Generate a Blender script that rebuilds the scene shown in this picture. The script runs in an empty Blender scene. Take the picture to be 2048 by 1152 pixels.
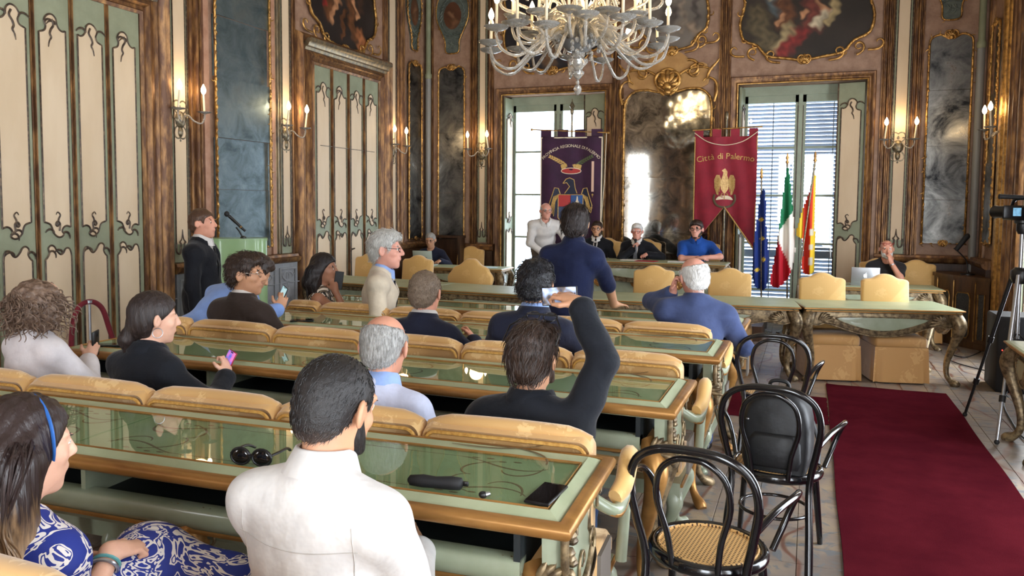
import bpy, bmesh, math, random
import numpy as np
from mathutils import Matrix, Vector
PI = math.pi
sc = bpy.context.scene
col = sc.collection
rnd = random.Random(7)
# ------------------------------------------------------------------ camera
TH, PH, RO, FPX, PXX, PYY, CAMH = .36557, .0650, .00857, 1552., 1024., 510.6, 1.8
fv = Vector((-math.sin(TH)*math.cos(PH), math.cos(TH)*math.cos(PH), -math.sin(PH)))
rv = Vector((math.cos(TH), math.sin(TH), 0)); uv_ = rv.cross(fv)
r2 = (rv + RO*uv_).normalized(); u2 = (uv_ - RO*rv).normalized()
cd = bpy.data.cameras.new('camera'); cam = bpy.data.objects.new('camera', cd); col.objects.link(cam)
M4 = Matrix((r2, u2, -fv)).transposed().to_4x4(); M4.translation = (0, 0, CAMH)
cam.matrix_world = M4
cd.sensor_fit = 'HORIZONTAL'; cd.sensor_width = 36; cd.lens = 36*FPX/2048
cd.shift_x = (1024-PXX)/2048; cd.shift_y = -(576-PYY)/2048
cd.clip_start = .05; sc.camera = cam
# ------------------------------------------------------------------ world, exposure
w = bpy.data.worlds.new('sky'); sc.world = w; w.use_nodes = True
bg = w.node_tree.nodes['Background']; bg.inputs[0].default_value = (.80, .90, 1.0, 1); bg.inputs[1].default_value = 13.0
sc.view_settings.view_transform = 'Standard'; sc.view_settings.look = 'None'
sc.view_settings.gamma = 1; sc.view_settings.use_curve_mapping = False
sc.view_settings.exposure = -0.62
try:
    sc.cycles.max_bounces = 8; sc.cycles.diffuse_bounces = 5; sc.cycles.glossy_bounces = 4
    sc.cycles.transmission_bounces = 6; sc.cycles.transparent_max_bounces = 12
    sc.cycles.sample_clamp_indirect = 6; sc.cycles.caustics_reflective = False; sc.cycles.caustics_refractive = False
except Exception: pass
# room: left wall x=XL, right wall x=XR, far wall y=YB, near wall y=YN
XL, XR, YB, YN, ZC = -6.45, 2.22, 12.5, -3.5, 6.2
WT = .45
BACKWIN = [(-4.07, .9), (-.18, .9)]             # centre x, half width
RIGHTWIN = [(9.2, .95), (4.8, .95), (.4, .95), (-2.2, .7)]
NEARWIN = [(-6.0, .35), (-.18, .9)]
WINH = 3.66
def daylight(name, loc, rot, sx, sy, power, colr=(.93, .96, 1)):
    l = bpy.data.lights.new(name, 'AREA'); l.shape = 'RECTANGLE'; l.size = sx; l.size_y = sy; l.energy = power; l.color = colr
    o = bpy.data.objects.new(name, l); col.objects.link(o); o.location = loc; o.rotation_euler = rot
    return o
for cy, hw in RIGHTWIN: daylight('window_daylight', (XR+.2, cy, WINH/2), (0, PI/2, 0), WINH, 2*hw-.1, 270*hw/.95)
for cx, hw in NEARWIN: daylight('window_daylight', (cx, YN-.2, WINH/2), (-PI/2, 0, PI), 2*hw, WINH, 420*hw/.9)
# ------------------------------------------------------------------ helpers
def lin(c): return c/12.92 if c <= .04045 else ((c+.055)/1.055)**2.4
def S(r, g, b): return (lin(r/255), lin(g/255), lin(b/255), 1)
def tag(o, label=None, cat=None, group=None, kind=None):
    if label: o['label'] = label
    if cat: o['category'] = cat
    if group: o['group'] = group
    if kind: o['kind'] = kind
    return o
def empty(name, loc=(0, 0, 0), rz=0, parent=None):
    o = bpy.data.objects.new(name, None); col.objects.link(o); o.location = loc; o.rotation_euler = (0, 0, rz)
    o.empty_display_size = .1
    if parent: o.parent = parent
    return o
def thing(name, label, cat, loc=(0, 0, 0), rz=0, group=None):
    return tag(empty(name, loc, rz), label, cat, group)
def meshobj(name, me, mat, parent=None, loc=None, rot=None):
    o = bpy.data.objects.new(name, me); col.objects.link(o)
    if mat is not None:
        for m in (mat if isinstance(mat, (list, tuple)) else [mat]):
            me.materials.append(m)
    if parent: o.parent = parent
    if loc is not None: o.location = loc
    if rot is not None: o.rotation_euler = rot
    return o
def copy_tree(o, parent=None):
    c = o.copy(); col.objects.link(c); c.parent = parent
    for ch in list(o.children): copy_tree(ch, c)
    return c
def place(o, loc, rz, label=None):
    o.location = loc; o.rotation_euler = (0, 0, rz)
    if label: o['label'] = label
    return o
class MB:
    def __init__(s): s.v = []; s.f = []; s.m = []; s.T = Matrix.Identity(4); s.mi = 0
    def _add(s, vs, fs):
        b = len(s.v); T = s.T
        s.v += [tuple(T @ Vector(p)) for p in vs]; s.f += [tuple(b+i for i in f) for f in fs]; s.m += [s.mi]*len(fs)
        return s
    def box(s, x0, x1, y0, y1, z0, z1):
        return s._add([(x0,y0,z0),(x1,y0,z0),(x1,y1,z0),(x0,y1,z0),(x0,y0,z1),(x1,y0,z1),(x1,y1,z1),(x0,y1,z1)],
            [(3,2,1,0),(4,5,6,7),(0,1,5,4),(1,2,6,5),(2,3,7,6),(3,0,4,7)])
    def cbox(s, x0, x1, y0, y1, z0, z1, c=.01):
        # chamfered box (all top/bottom/vertical edges)
        def ring(z, e):
            return [(x0+c+e*0, y0+e, z), (x1-c, y0+e, z), (x1-e, y0+c, z), (x1-e, y1-c, z), (x1-c, y1-e, z), (x0+c, y1-e, z), (x0+e, y1-c, z), (x0+e, y0+c, z)]
        vs = ring(z0, c*.7)+ring(z0+c, 0)+ring(z1-c, 0)+ring(z1, c*.7)
        fs = [tuple(range(7, -1, -1)), tuple(range(24, 32))]
        for k in range(3):
            for i in range(8):
                j = (i+1) % 8; fs.append((8*k+i, 8*k+j, 8*k+8+j, 8*k+8+i))
        return s._add(vs, fs)
    def prism(s, poly, y0, y1):
        # polygon in x,z (counter-clockwise seen from -y), extruded y0 (front) .. y1
        n = len(poly)
        vs = [(x, y0, z) for x, z in poly]+[(x, y1, z) for x, z in poly]
        fs = [tuple(range(n)), tuple(range(2*n-1, n-1, -1))]
        fs += [(i, i+n, (i+1) % n+n, (i+1) % n) for i in range(n)]
        return s._add(vs, fs)
    def prismz(s, poly, z0, z1):
        n = len(poly)
        vs = [(x, y, z0) for x, y in poly]+[(x, y, z1) for x, y in poly]
        fs = [tuple(range(n-1, -1, -1)), tuple(range(n, 2*n))]
        fs += [(i, (i+1) % n, (i+1) % n+n, i+n) for i in range(n)]
        return s._add(vs, fs)
    def tube(s, pts, r, n=8, closed=False, cap=True, flat=1.0, up=None):
        P = [Vector(p) for p in pts]; N = len(P)
        if N < 2: return s
        R = r if isinstance(r, (list, tuple)) else [r]*N
        tan = []
        for i in range(N):
            a = P[(i-1) % N] if (closed or i > 0) else P[i]; b = P[(i+1) % N] if (closed or i < N-1) else P[i]
            t = b-a; tan.append(t.normalized() if t.length > 1e-9 else Vector((0, 0, 1)))
        u = Vector(up) if up else (Vector((0, 0, 1)) if abs(tan[0].z) < .9 else Vector((1, 0, 0)))
        vs = []
        nn = None
        for i in range(N):
            t = tan[i]
            if up: a = t.cross(Vector(up)); a = a.normalized() if a.length > 1e-6 else Vector((1, 0, 0)); b = a.cross(t)
            else:
                if nn is None: nn = (u-t*u.dot(t)).normalized()
                else:
                    q = nn-t*nn.dot(t); nn = q.normalized() if q.length > 1e-6 else nn
                a = nn; b = t.cross(a)
            for k in range(n):
                an = 2*PI*k/n
                vs.append(P[i]+a*math.cos(an)*R[i]+b*math.sin(an)*R[i]*flat)
        fs = []
        M = N if closed else N-1
        for i in range(M):
            j = (i+1) % N
            for k in range(n):
                l = (k+1) % n; fs.append((i*n+k, i*n+l, j*n+l, j*n+k))
        if cap and not closed:
            fs.append(tuple(range(n-1, -1, -1))); fs.append(tuple((N-1)*n+k for k in range(n)))
        return s._add(vs, fs)
    def lathe(s, prof, n=20, c=(0, 0, 0), sx=1, sy=1, cap=True):
        vs = []; fs = []
        for r, z in prof:
            for k in range(n):
                a = 2*PI*k/n; vs.append((c[0]+r*math.cos(a)*sx, c[1]+r*math.sin(a)*sy, c[2]+z))
        N = len(prof)
        for i in range(N-1):
            for k in range(n):
                l = (k+1) % n; fs.append((i*n+k, i*n+l, (i+1)*n+l, (i+1)*n+k))
        if cap:
            fs.append(tuple(range(n-1, -1, -1))); fs.append(tuple((N-1)*n+k for k in range(n)))
        return s._add(vs, fs)
    def blob(s, c, r, n=8, m=5, R=None):
        rx, ry, rz = r if isinstance(r, (tuple, list)) else (r, r, r)
        vs = [(0, 0, -rz)]
        for i in range(1, m):
            a = PI*i/m-PI/2
            for k in range(n):
                b = 2*PI*k/n; vs.append((rx*math.cos(a)*math.cos(b), ry*math.cos(a)*math.sin(b), rz*math.sin(a)))
        vs.append((0, 0, rz)); fs = []
        for k in range(n):
            l = (k+1) % n; fs.append((0, 1+l, 1+k)); fs.append((1+(m-2)*n+k, 1+(m-2)*n+l, 1+(m-1)*n))
        for i in range(m-2):
            for k in range(n):
                l = (k+1) % n; fs.append((1+i*n+k, 1+i*n+l, 1+(i+1)*n+l, 1+(i+1)*n+k))
        if R is not None: vs = [R @ Vector(v) for v in vs]
        return s._add([(v[0]+c[0], v[1]+c[1], v[2]+c[2]) for v in vs], fs)
    def sweepv(s, prof, z0, z1):
        # vertical moulding: prof list of (x, y) front outline, closed to y=back
        return s.prismz(prof, z0, z1)
    def loft(s, rings, cap=True, closed=False):
        n = len(rings[0]); vs = [p for r in rings for p in r]; fs = []
        N = len(rings)
        for i in range(N if closed else N-1):
            j = (i+1) % N
            for k in range(n):
                l = (k+1) % n; fs.append((i*n+k, i*n+l, j*n+l, j*n+k))
        if cap and not closed: fs += [tuple(range(n-1, -1, -1)), tuple((N-1)*n+k for k in range(n))]
        return s._add(vs, fs)
    def mesh(s, name, smooth=True, angle=52):
        me = bpy.data.meshes.new(name); me.from_pydata(s.v, [], s.f)
        if any(s.m): me.polygons.foreach_set('material_index', s.m)
        bm = bmesh.new(); bm.from_mesh(me); bmesh.ops.recalc_face_normals(bm, faces=bm.faces)
        if smooth:
            lim = math.radians(angle)
            for e in bm.edges:
                e.smooth = len(e.link_faces) == 2 and e.calc_face_angle(0) < lim
            for f in bm.faces: f.smooth = True
        bm.to_mesh(me); bm.free()
        return me
    def build(s, name, mat, parent=None, smooth=True, loc=None, rot=None, angle=52):
        return meshobj(name, s.mesh(name, smooth, angle), mat, parent, loc, rot)
def clo(x, z, ang, L, k0, k1, n=14):
    pts = [(x, z)]; h = L/n
    for i in range(n):
        k = k0+(k1-k0)*(i+.5)/n
        ang += k*h; x += math.cos(ang)*h; z += math.sin(ang)*h; pts.append((x, z))
    return pts, ang
def catmull(pts, n=6, closed=False):
    out = []; N = len(pts); d = len(pts[0])
    for i in range(N if closed else N-1):
        p0 = pts[(i-1) % N] if (closed or i > 0) else pts[i]; p1 = pts[i]; p2 = pts[(i+1) % N]
        p3 = pts[(i+2) % N] if (closed or i < N-2) else p2
        for k in range(n):
            t = k/n
            out.append(tuple(.5*((2*p1[j])+(-p0[j]+p2[j])*t+(2*p0[j]-5*p1[j]+4*p2[j]-p3[j])*t*t+(-p0[j]+3*p1[j]-3*p2[j]+p3[j])*t**3) for j in range(d)))
    if not closed: out.append(tuple(pts[-1]))
    return out
# ------------------------------------------------------------------ materials
MATS = {}
def newmat(name):
    m = bpy.data.materials.new(name); m.use_nodes = True; nt = m.node_tree
    return m, nt, nt.nodes['Principled BSDF']
def N(nt, t, **kw):
    n = nt.nodes.new(t)
    for k, v in kw.items():
        if k.startswith('i_'): n.inputs[k[2:].replace('_', ' ')].default_value = v
        else: setattr(n, k, v)
    return n
def mat(name, c1, c2=None, rough=.5, metal=0, scale=6, bump=0, bscale=40, stretch=(1, 1, 1), lo=.35, hi=.65, coat=0, emit=None, estr=0, spec=.5, alpha=1, detail=4, sheen=0, trans=0, ior=1.45):
    if name in MATS: return MATS[name]
    m, nt, b = newmat(name); MATS[name] = m
    b.inputs['Base Color'].default_value = c1; b.inputs['Roughness'].default_value = rough; b.inputs['Metallic'].default_value = metal
    b.inputs['Specular IOR Level'].default_value = spec; b.inputs['Coat Weight'].default_value = coat; b.inputs['Coat Roughness'].default_value = .06
    b.inputs['Alpha'].default_value = alpha; b.inputs['Transmission Weight'].default_value = trans; b.inputs['IOR'].default_value = ior
    if sheen: b.inputs['Sheen Weight'].default_value = sheen; b.inputs['Sheen Roughness'].default_value = .4
    if emit: b.inputs['Emission Color'].default_value = emit; b.inputs['Emission Strength'].default_value = estr
    if c2 or bump:
        tc = N(nt, 'ShaderNodeTexCoord'); mp = N(nt, 'ShaderNodeMapping'); mp.inputs['Scale'].default_value = stretch
        nt.links.new(tc.outputs['Object'], mp.inputs['Vector'])
    if c2:
        no = N(nt, 'ShaderNodeTexNoise', i_Scale=scale, i_Detail=detail, i_Roughness=.6); nt.links.new(mp.outputs[0], no.inputs['Vector'])
        rp = N(nt, 'ShaderNodeValToRGB'); rp.color_ramp.elements[0].position = lo; rp.color_ramp.elements[1].position = hi
        rp.color_ramp.elements[0].color = c1; rp.color_ramp.elements[1].color = c2
        nt.links.new(no.outputs[0], rp.inputs[0]); nt.links.new(rp.outputs[0], b.inputs['Base Color'])
    if bump:
        n2 = N(nt, 'ShaderNodeTexNoise', i_Scale=bscale, i_Detail=3.0); nt.links.new(mp.outputs[0], n2.inputs['Vector'])
        bp = N(nt, 'ShaderNodeBump', i_Strength=bump, i_Distance=.01); nt.links.new(n2.outputs[0], bp.inputs['Height']); nt.links.new(bp.outputs[0], b.inputs['Normal'])
    return m
def vcol_mat(name, rough=.6, attr='Col', spec=.3, emit=0):
    if name in MATS: return MATS[name]
    m, nt, b = newmat(name); MATS[name] = m
    a = N(nt, 'ShaderNodeAttribute', attribute_name=attr); nt.links.new(a.outputs['Color'], b.inputs['Base Color'])
    b.inputs['Roughness'].default_value = rough; b.inputs['Specular IOR Level'].default_value = spec
    if emit:
        nt.links.new(a.outputs['Color'], b.inputs['Emission Color']); b.inputs['Emission Strength'].default_value = emit
    return m
CREAM = mat('cream_paint', S(212, 190, 160), S(202, 178, 146), .55, scale=3, stretch=(1, 1, .3), bump=.05, bscale=12)
SAGE = mat('sage_paint', S(144, 148, 122), S(130, 135, 110), .5, scale=5, bump=.08, bscale=30)
PINK = mat('pink_stucco', S(178, 138, 114), S(158, 116, 92), .5, scale=9, bump=.15, bscale=50)
GOLD = mat('aged_gold', S(196, 150, 84), S(104, 72, 44), .33, .75, scale=14, bump=.35, bscale=60, lo=.42, hi=.7)
BROWNGOLD = mat('worn_gilding', S(92, 62, 42), S(168, 124, 76), .38, .4, scale=16, bump=.25, bscale=50, stretch=(1, 1, .25), lo=.42, hi=.72)
BRONZE = mat('dark_bronze_line', S(64, 52, 44), S(120, 100, 78), .4, .4, scale=25, lo=.45, hi=.75)
SILVERGILT = mat('dull_silver_gilt', S(104, 98, 88), S(168, 148, 112), .35, .6, scale=20, lo=.35, hi=.7, stretch=(1, 1, .3))
GREYP = mat('grey_blue_paint', S(140, 142, 146), S(122, 124, 128), .55, scale=6, bump=.1, bscale=30)
DARKWOOD = mat('dark_walnut', S(74, 48, 30), S(50, 32, 20), .38, scale=5, stretch=(6, 6, .6))
PLASTER = mat('plaster', S(196, 188, 172), S(184, 174, 156), .8, scale=2)
STONE = mat('base_stone', S(128, 116, 104), S(104, 94, 84), .5, scale=4)
BLACKP = mat('black_plastic', S(18, 18, 20), None, .35)
BLACKM = mat('black_matte', S(24, 24, 26), None, .65)
CHROME = mat('grey_metal', S(170, 172, 176), None, .3, .9)
# ================================================================== STRUCTURE
def struct(name, mb, m, **kw):
    o = mb.build(name, m, **kw); o['kind'] = 'structure'; return o
fl = struct('floor', MB().box(XL-WT, XR+WT, YN-WT, YB+WT, -.12, -.012), STONE, smooth=False)
ce = struct('ceiling', MB().box(XL-WT, XR+WT, YN-WT, YB+WT, ZC, ZC+.2), PLASTER, smooth=False)
def wall_mb(u0, u1, wins):
    mb = MB(); e = u0
    for c, hw in sorted(wins):
        mb.box(e, c-hw, 0, WT, 0, ZC); mb.box(c-hw, c+hw, 0, WT, WINH, ZC); e = c+hw
    mb.box(e, u1, 0, WT, 0, ZC); return mb
def wallroot(name, mb, m, loc, rz):
    o = struct(name, mb, m, smooth=False); o.location = loc; o.rotation_euler = (0, 0, rz); return o
WALLP = mat('wall_stucco', S(164, 132, 110), S(136, 104, 84), .55, scale=7, bump=.15, bscale=40)
WL = wallroot('wall_left', wall_mb(YN-WT, YB+WT, []), WALLP, (XL, 0, 0), PI/2)
WB = wallroot('wall_back', wall_mb(XL, XR, BACKWIN), WALLP, (0, YB, 0), 0)
WR = wallroot('wall_right', wall_mb(-YB-WT, -YN+WT, [(-c, h) for c, h in RIGHTWIN]), WALLP, (XR, 0, 0), -PI/2)
WN = wallroot('wall_front', wall_mb(-XR, -XL, [(-c, h) for c, h in NEARWIN]), CREAM, (0, YN, 0), PI)
# ---- moulding helpers (wall-local: x right, z up, room towards -y)
def frame3(mb, u0, u1, z0, z1, prof, four=False):
    if four:
        rings = [[(u0-o, -d, z0-o) for o, d in prof], [(u0-o, -d, z1+o) for o, d in prof], [(u1+o, -d, z1+o) for o, d in prof], [(u1+o, -d, z0-o) for o, d in prof]]
        mb.loft(rings, closed=True)
    else:
        rings = [[(u0-o, -d, z0) for o, d in prof], [(u0-o, -d, z1+o) for o, d in prof], [(u1+o, -d, z1+o) for o, d in prof], [(u1+o, -d, z0) for o, d in prof]]
        mb.loft(rings)
def ribprof(u0, u1, ribs):
    # ribs: list of (frac_width, depth, round?)
    tot = sum(r[0] for r in ribs); x = u0; pts = []
    for fw, d, rd in ribs:
        wd = (u1-u0)*fw/tot
        if rd:
            for k in range(6):
                a = PI*k/5; pts.append((x+wd*(.5-.5*math.cos(a)), -(.01+(d-.01)*math.sin(a)**.7)))
        else: pts += [(x, -d), (x+wd, -d)]
        x += wd
    return [(u0, .02)]+pts+[(u1, .02)]
def vribs(u0, u1, z0, z1, ribs): return MB().prismz(ribprof(u0, u1, ribs), z0, z1)
RIBS_A = [(1, .03, 0), (1.5, .06, 1), (1, .035, 0), (2.2, .085, 1), (.8, .04, 0), (1.5, .065, 1), (.8, .03, 0)]
RIBS_B = [(1, .03, 1), (2, .055, 1), (1, .025, 0), (1.2, .05, 1)]
def wline(mb, pts, r, y=-.006, n=6, taper=True, flat=.7):
    N_ = len(pts); R = [r*(1-.55*max(0, (i/(N_-1)-.6)/.4)) if taper else r for i in range(N_)]
    mb.tube([(p[0], y, p[1]) for p in pts], R, n, flat=flat, up=(0, -1, 0))
# ---- shuttered door leaf: sage board, cream panels in scrolled outline, bronze scrolls
def T_(pts, u, z, W, fl): return [((u+(W*(1-x) if fl else W*x)), z+W*y) for x, y in pts]
UB = [(0, 0), (.14, .05), (.27, 0), (.34, -.13), (.28, -.24), (.36, -.33), (.5, -.33), (.66, -.19), (.72, 0), (.8, .12), (1, .19)]
LT = [(0, -.3), (.03, -.1), (.1, .02), (.22, .01), (.32, -.14), (.43, -.18), (.56, -.06), (.66, .1), (.78, .14), (.88, .05), (.85, -.12), (.92, -.26), (1, -.34)]
UT = [(0, -.1), (.1, -.14), (.22, -.1), (.32, .04), (.36, .24), (.5, .36), (.68, .31), (.8, .12), (.74, -.06), (.8, -.22), (1, -.3)]
TAIL = [(.52, .2), (.45, .02), (.55, -.14), (.6, -.3), (.55, -.42), (.62, -.55), (.66, -.75)]
SQ = [(.45, -.2), (.42, .05), (.52, .12), (.58, .02), (.5, -.02), (.47, .2), (.4, .35), (.5, .45), (.56, .36)]
def panel_set(u0, u1, zb, zm, zt, parent, flip, m_panel=None):
    W = u1-u0
    ub = catmull(T_(UB, u0, zm+.1, W, flip), 4); ut = catmull(T_(UT, u0, zt, W, flip), 4); lt = catmull(T_(LT, u0, zm-.1, W, flip), 4)
    if flip: ub.reverse(); ut.reverse(); lt.reverse()
    up = ub+ut[::-1]; lo = [(u0, zb), (u1, zb)]+lt[::-1]
    MB().prism(up, -.026, .0).build('panel', m_panel or CREAM, parent, smooth=False)
    MB().prism(lo, -.026, .0).build('panel', m_panel or CREAM, parent, smooth=False)
    mb = MB()
    wline(mb, up+[up[0]], .0085, -.027, taper=False); wline(mb, lo+[lo[0]], .0085, -.027, taper=False)
    wline(mb, catmull(T_(TAIL, u0, zt, W, flip), 3), .011, -.029)
    wline(mb, catmull(T_(SQ, u0, zm+.12, W, flip), 3), .010, -.029)
    for (cx, cz, k) in ((.33, zt+.02*W, 1), (.78, zt+.05*W, -1)):
        p, _ = clo(u0+(W*(1-cx) if flip else W*cx), cz, PI/2, W*.5, k*8/W, k*2/W); wline(mb, p, .010, -.029)
    for (cx, cz, k) in ((.3, zm+.1-.22*W, -1), (.66, zm+.1-.2*W, 1), (.36, zm-.1-.16*W, 1), (.86, zm-.1-.1*W, -1)):
        p, _ = clo(u0+(W*(1-cx) if flip else W*cx), cz, 1.2, W*.45, k*10/W, k*3/W); wline(mb, p, .010, -.029)
    mb.build('scroll_moulding', BRONZE, parent)
def door4(n, u0, u1, zt, wall_loc, rz, split=None):
    d = empty('door_%d' % n, wall_loc, rz); d['kind'] = 'structure'
    LW = (u1-u0)/4
    for k in range(4):
        a = u0+k*LW
        lf = MB().box(a+.004, a+LW-.004, -.02, .02, .02, zt).build('door_leaf', SAGE, d, smooth=False)
        lf.location.y = -.03 - .003*k
        panel_set(a+.062, a+LW-.062, .28, 1.46, zt-.32, lf, k % 2 == 1)
        if k:
            MB().prismz(ribprof(a-.022, a+.022, [(1, .062, 0), (2, .088, 1), (1, .062, 0)]), .02, zt).build('cover_strip', BROWNGOLD, d)
    mb = MB(); frame3(mb, u0, u1, 0, zt, [(0, 0), (0, .07), (.03, .09), (.05, .06), (.08, .06), (.11, .10), (.14, .085), (.17, .05), (.20, .05), (.20, 0)])
    mb.build('door_frame', BROWNGOLD, d)
    mb = MB(); frame3(mb, u0-.2, u1+.2, 0, zt+.2, [(0, 0), (0, .05), (.03, .075), (.06, .05), (.10, .11), (.14, .13), (.17, .10), (.19, .05), (.19, 0)])
    mb.build('outer_frame', BROWNGOLD, d)
    return d
D1 = door4(1, 4.54, 6.09, 3.69, (XL, 0, 0), PI/2)
D2 = door4(2, 9.06, 10.75, 3.69, (XL, 0, 0), PI/2)
MB().box(9.2, 10.62, -.075, -.058, 2.60, 2.607).build('jib_line', BRONZE, D2, smooth=False)
MB().tube([(9.93, -.06, 1.12), (9.93, -.10, 1.12), (9.98, -.11, 1.13)], .012, 8).build('door_handle', BRONZE, D2)
MB().blob((9.93, -.075, 1.12), (.03, .02, .04)).build('handle_rose', BRONZE, D2)
# cornice over door 2 and door 1
for d, a, b in ((D1, 4.3, 6.32), (D2, 8.84, 10.98)):
    mb = MB(); poly = [(0, .02), (0, -.08), (.04, -.09), (.05, -.13), (.10, -.15), (.12, -.19), (.16, -.19), (.16, .02)]
    mb.loft([[(a, y, 3.9+z*.9-.04) for z, y in poly], [(b, y, 3.9+z*.9-.04) for z, y in poly]]); mb.build('cornice', SILVERGILT, d)
# ---- pilaster strips (cream with sage and dark lines), rib bundles
def pilaster(wall, u0, u1, zb=1.14, zt=ZC-.25, motif=True):
    p = MB().box(u0, u1, -.035, .01, zb, zt).build('pilaster', SAGE, wall, smooth=False)
    MB().box(u0+.035, u1-.035, -.041, .01, zb+.2, zt-.2).build('pilaster_panel', CREAM, p, smooth=False)
    mb = MB()
    for x in (u0+.033, u1-.033): mb.tube([(x, -.041, zb+.2), (x, -.041, zt-.2)], .007, 6)
    for x in (u0, u1): mb.tube([(x, -.036, zb), (x, -.036, zt)], .011, 6)
    if motif:
        c = (u0+u1)/2; W = (u1-u0)
        for s in (-1, 1):
            q = [(c+s*W*.38, zb+.22), (c+s*W*.36, zb+.12), (c+s*W*.16, zb+.10), (c+s*W*.1, zb+.2), (c+s*W*.18, zb+.22), (c+s*W*.05, zb+.26), (c, zb+.36)]
            wline(mb, catmull(q, 4), .011, -.046)
    mb.build('pilaster_moulding', BRONZE, p)
    return p
def ribs(wall, u0, u1, kind=RIBS_A, z0=0, z1=ZC-.1, m=None, name='moulding'):
    return vribs(u0, u1, z0, z1, kind).build(name, m or BROWNGOLD, wall)
def dado(wall, u0, u1, zt=1.02, m=None, carved=True, ledge=None):
    d = MB().box(u0, u1, -.10, .01, 0, zt).build('dado', m or GREYP, wall, smooth=False)
    mb = MB(); poly = [(0, .01), (0, -.11), (.03, -.15), (.07, -.16), (.08, -.12), (.11, -.11), (.12, .01)]
    mb.loft([[(u0-.01, y, zt+z) for z, y in poly], [(u1+.01, y, zt+z) for z, y in poly]]); mb.build('dado_ledge', ledge or BROWNGOLD, d)
    mb = MB(); mb.box(u0-.005, u1+.005, -.125, .01, 0, .14); mb.build('plinth', m or GREYP, d, smooth=False)
    if carved:
        n = max(1, round((u1-u0)/.45)); sp = (u1-u0)/n
        for k in range(n):
            a = u0+k*sp+.04; b = a+sp-.08; c = (a+b)/2
            mb = MB(); frame3(mb, a, b, .2, zt-.06, [(0, .1), (0, .115), (-.015, .125), (-.03, .115), (-.03, .1)], four=True)
            for s in (-1, 1):
                p, _ = clo(c+s*.02, .3, PI/2+s*-.9, .5, s*6, s*-1); wline(mb, p, .014, -.104)
                p, _ = clo(c+s*.13, zt-.14, -PI/2-s*.3, .42, -s*7, s*1); wline(mb, p, .013, -.104)
                p, _ = clo(c+s*.11, zt-.2, PI/2, .25, s*9, s*20); wline(mb, p, .012, -.104)
            mb.blob((c, -.105, .62), (.05, .03, .09)); mb.blob((c, -.105, .38), (.03, .02, .05))
            mb.build('carved_panel', GREYP if m is None else m, d)
    return d
# ---- gilded carved border along a closed outline
def carved_border(outline, parent, r=.016, step=.11, seed=1, m=None, leaf=1.0, y=-.05, crest=True):
    mb = MB(); R = random.Random(seed); P = outline; n_ = len(P)
    mb.tube([(p[0], y, p[1]) for p in P], r, 7, closed=True, up=(0, -1, 0))
    acc = 0
    cx = sum(p[0] for p in P)/n_; cz = sum(p[1] for p in P)/n_
    for i in range(n_):
        a = P[i]; b = P[(i+1) % n_]; L = math.hypot(b[0]-a[0], b[1]-a[1])
        if L < 1e-6: continue
        t = acc
        while t < L:
            f = t/L; x = a[0]+(b[0]-a[0])*f; z = a[1]+(b[1]-a[1])*f
            ang = math.atan2(b[1]-a[1], b[0]-a[0])+R.uniform(-.5, .5)
            lw = R.uniform(.7, 1.3)*leaf
            M_ = Matrix.Rotation(-ang, 3, 'Y')
            mb.blob((x+R.uniform(-.008, .008), y-.012, z+R.uniform(-.006, .006)), (.034*lw, .014, .013*lw), 6, 4, M_)
            if R.random() < .28:
                ox, oz = x-cx, z-cz; l = math.hypot(ox, oz); ox /= l; oz /= l
                k = R.choice((-1, 1)); p, _ = clo(x, z, math.atan2(oz, ox), .085*leaf, k*10, k*34, 8); wline(mb, p, .008*leaf, y-.004, 5)
            t += step*R.uniform(.7, 1.3)
        acc = t-L
    return mb.build('carved_frame', m or GOLD, parent)
def arch_outline(u0, u1, z0, z1, sh=.12, n=10):
    # shouldered, gently double-lobed rococo top
    W = u1-u0; c = (u0+u1)/2
    top = [(u1, z1-sh*1.6), (u1-.02*W, z1-sh*.7), (u1-.12*W, z1-.02), (u1-.27*W, z1-.005), (c+.12*W, z1-.04), (c, z1-.05), (c-.12*W, z1-.04), (u0+.27*W, z1-.005), (u0+.12*W, z1-.02), (u0+.02*W, z1-sh*.7), (u0, z1-sh*1.6)]
    return [(u0, z0), (u1, z0)]+catmull(top, 3)
def crest(mb, c, z, s=1.0, y=-.06):
    for k in range(-3, 4):
        a = PI/2+k*.42; L = (.13-.012*abs(k))*s
        M_ = Matrix.Rotation(-a, 3, 'Y')
        mb.blob((c+math.cos(a)*L*.55, y, z+math.sin(a)*L*.55), (L*.55, .022*s, .026*s), 7, 4, M_)
    mb.blob((c, y-.01, z), (.045*s, .03*s, .04*s))
    for sg in (-1, 1):
        p, _ = clo(c+sg*.03*s, z-.03*s, PI/2-sg*1.2, .28*s, sg*4/s, sg*26/s); wline(mb, p, .014*s, y)
def clip_poly(poly, za, zb):
    # clip polygon to za<=z<=zb
    def half(P, f, ip):
        out = []
        for i in range(len(P)):
            a, b = P[i], P[(i+1) % len(P)]
            if f(a): out.append(a)
            if f(a) != f(b): t = (ip-a[1])/(b[1]-a[1]); out.append((a[0]+(b[0]-a[0])*t, ip))
        return out
    return half(half(poly, lambda p: p[1] >= za-1e-9, za), lambda p: p[1] <= zb+1e-9, zb)
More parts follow.
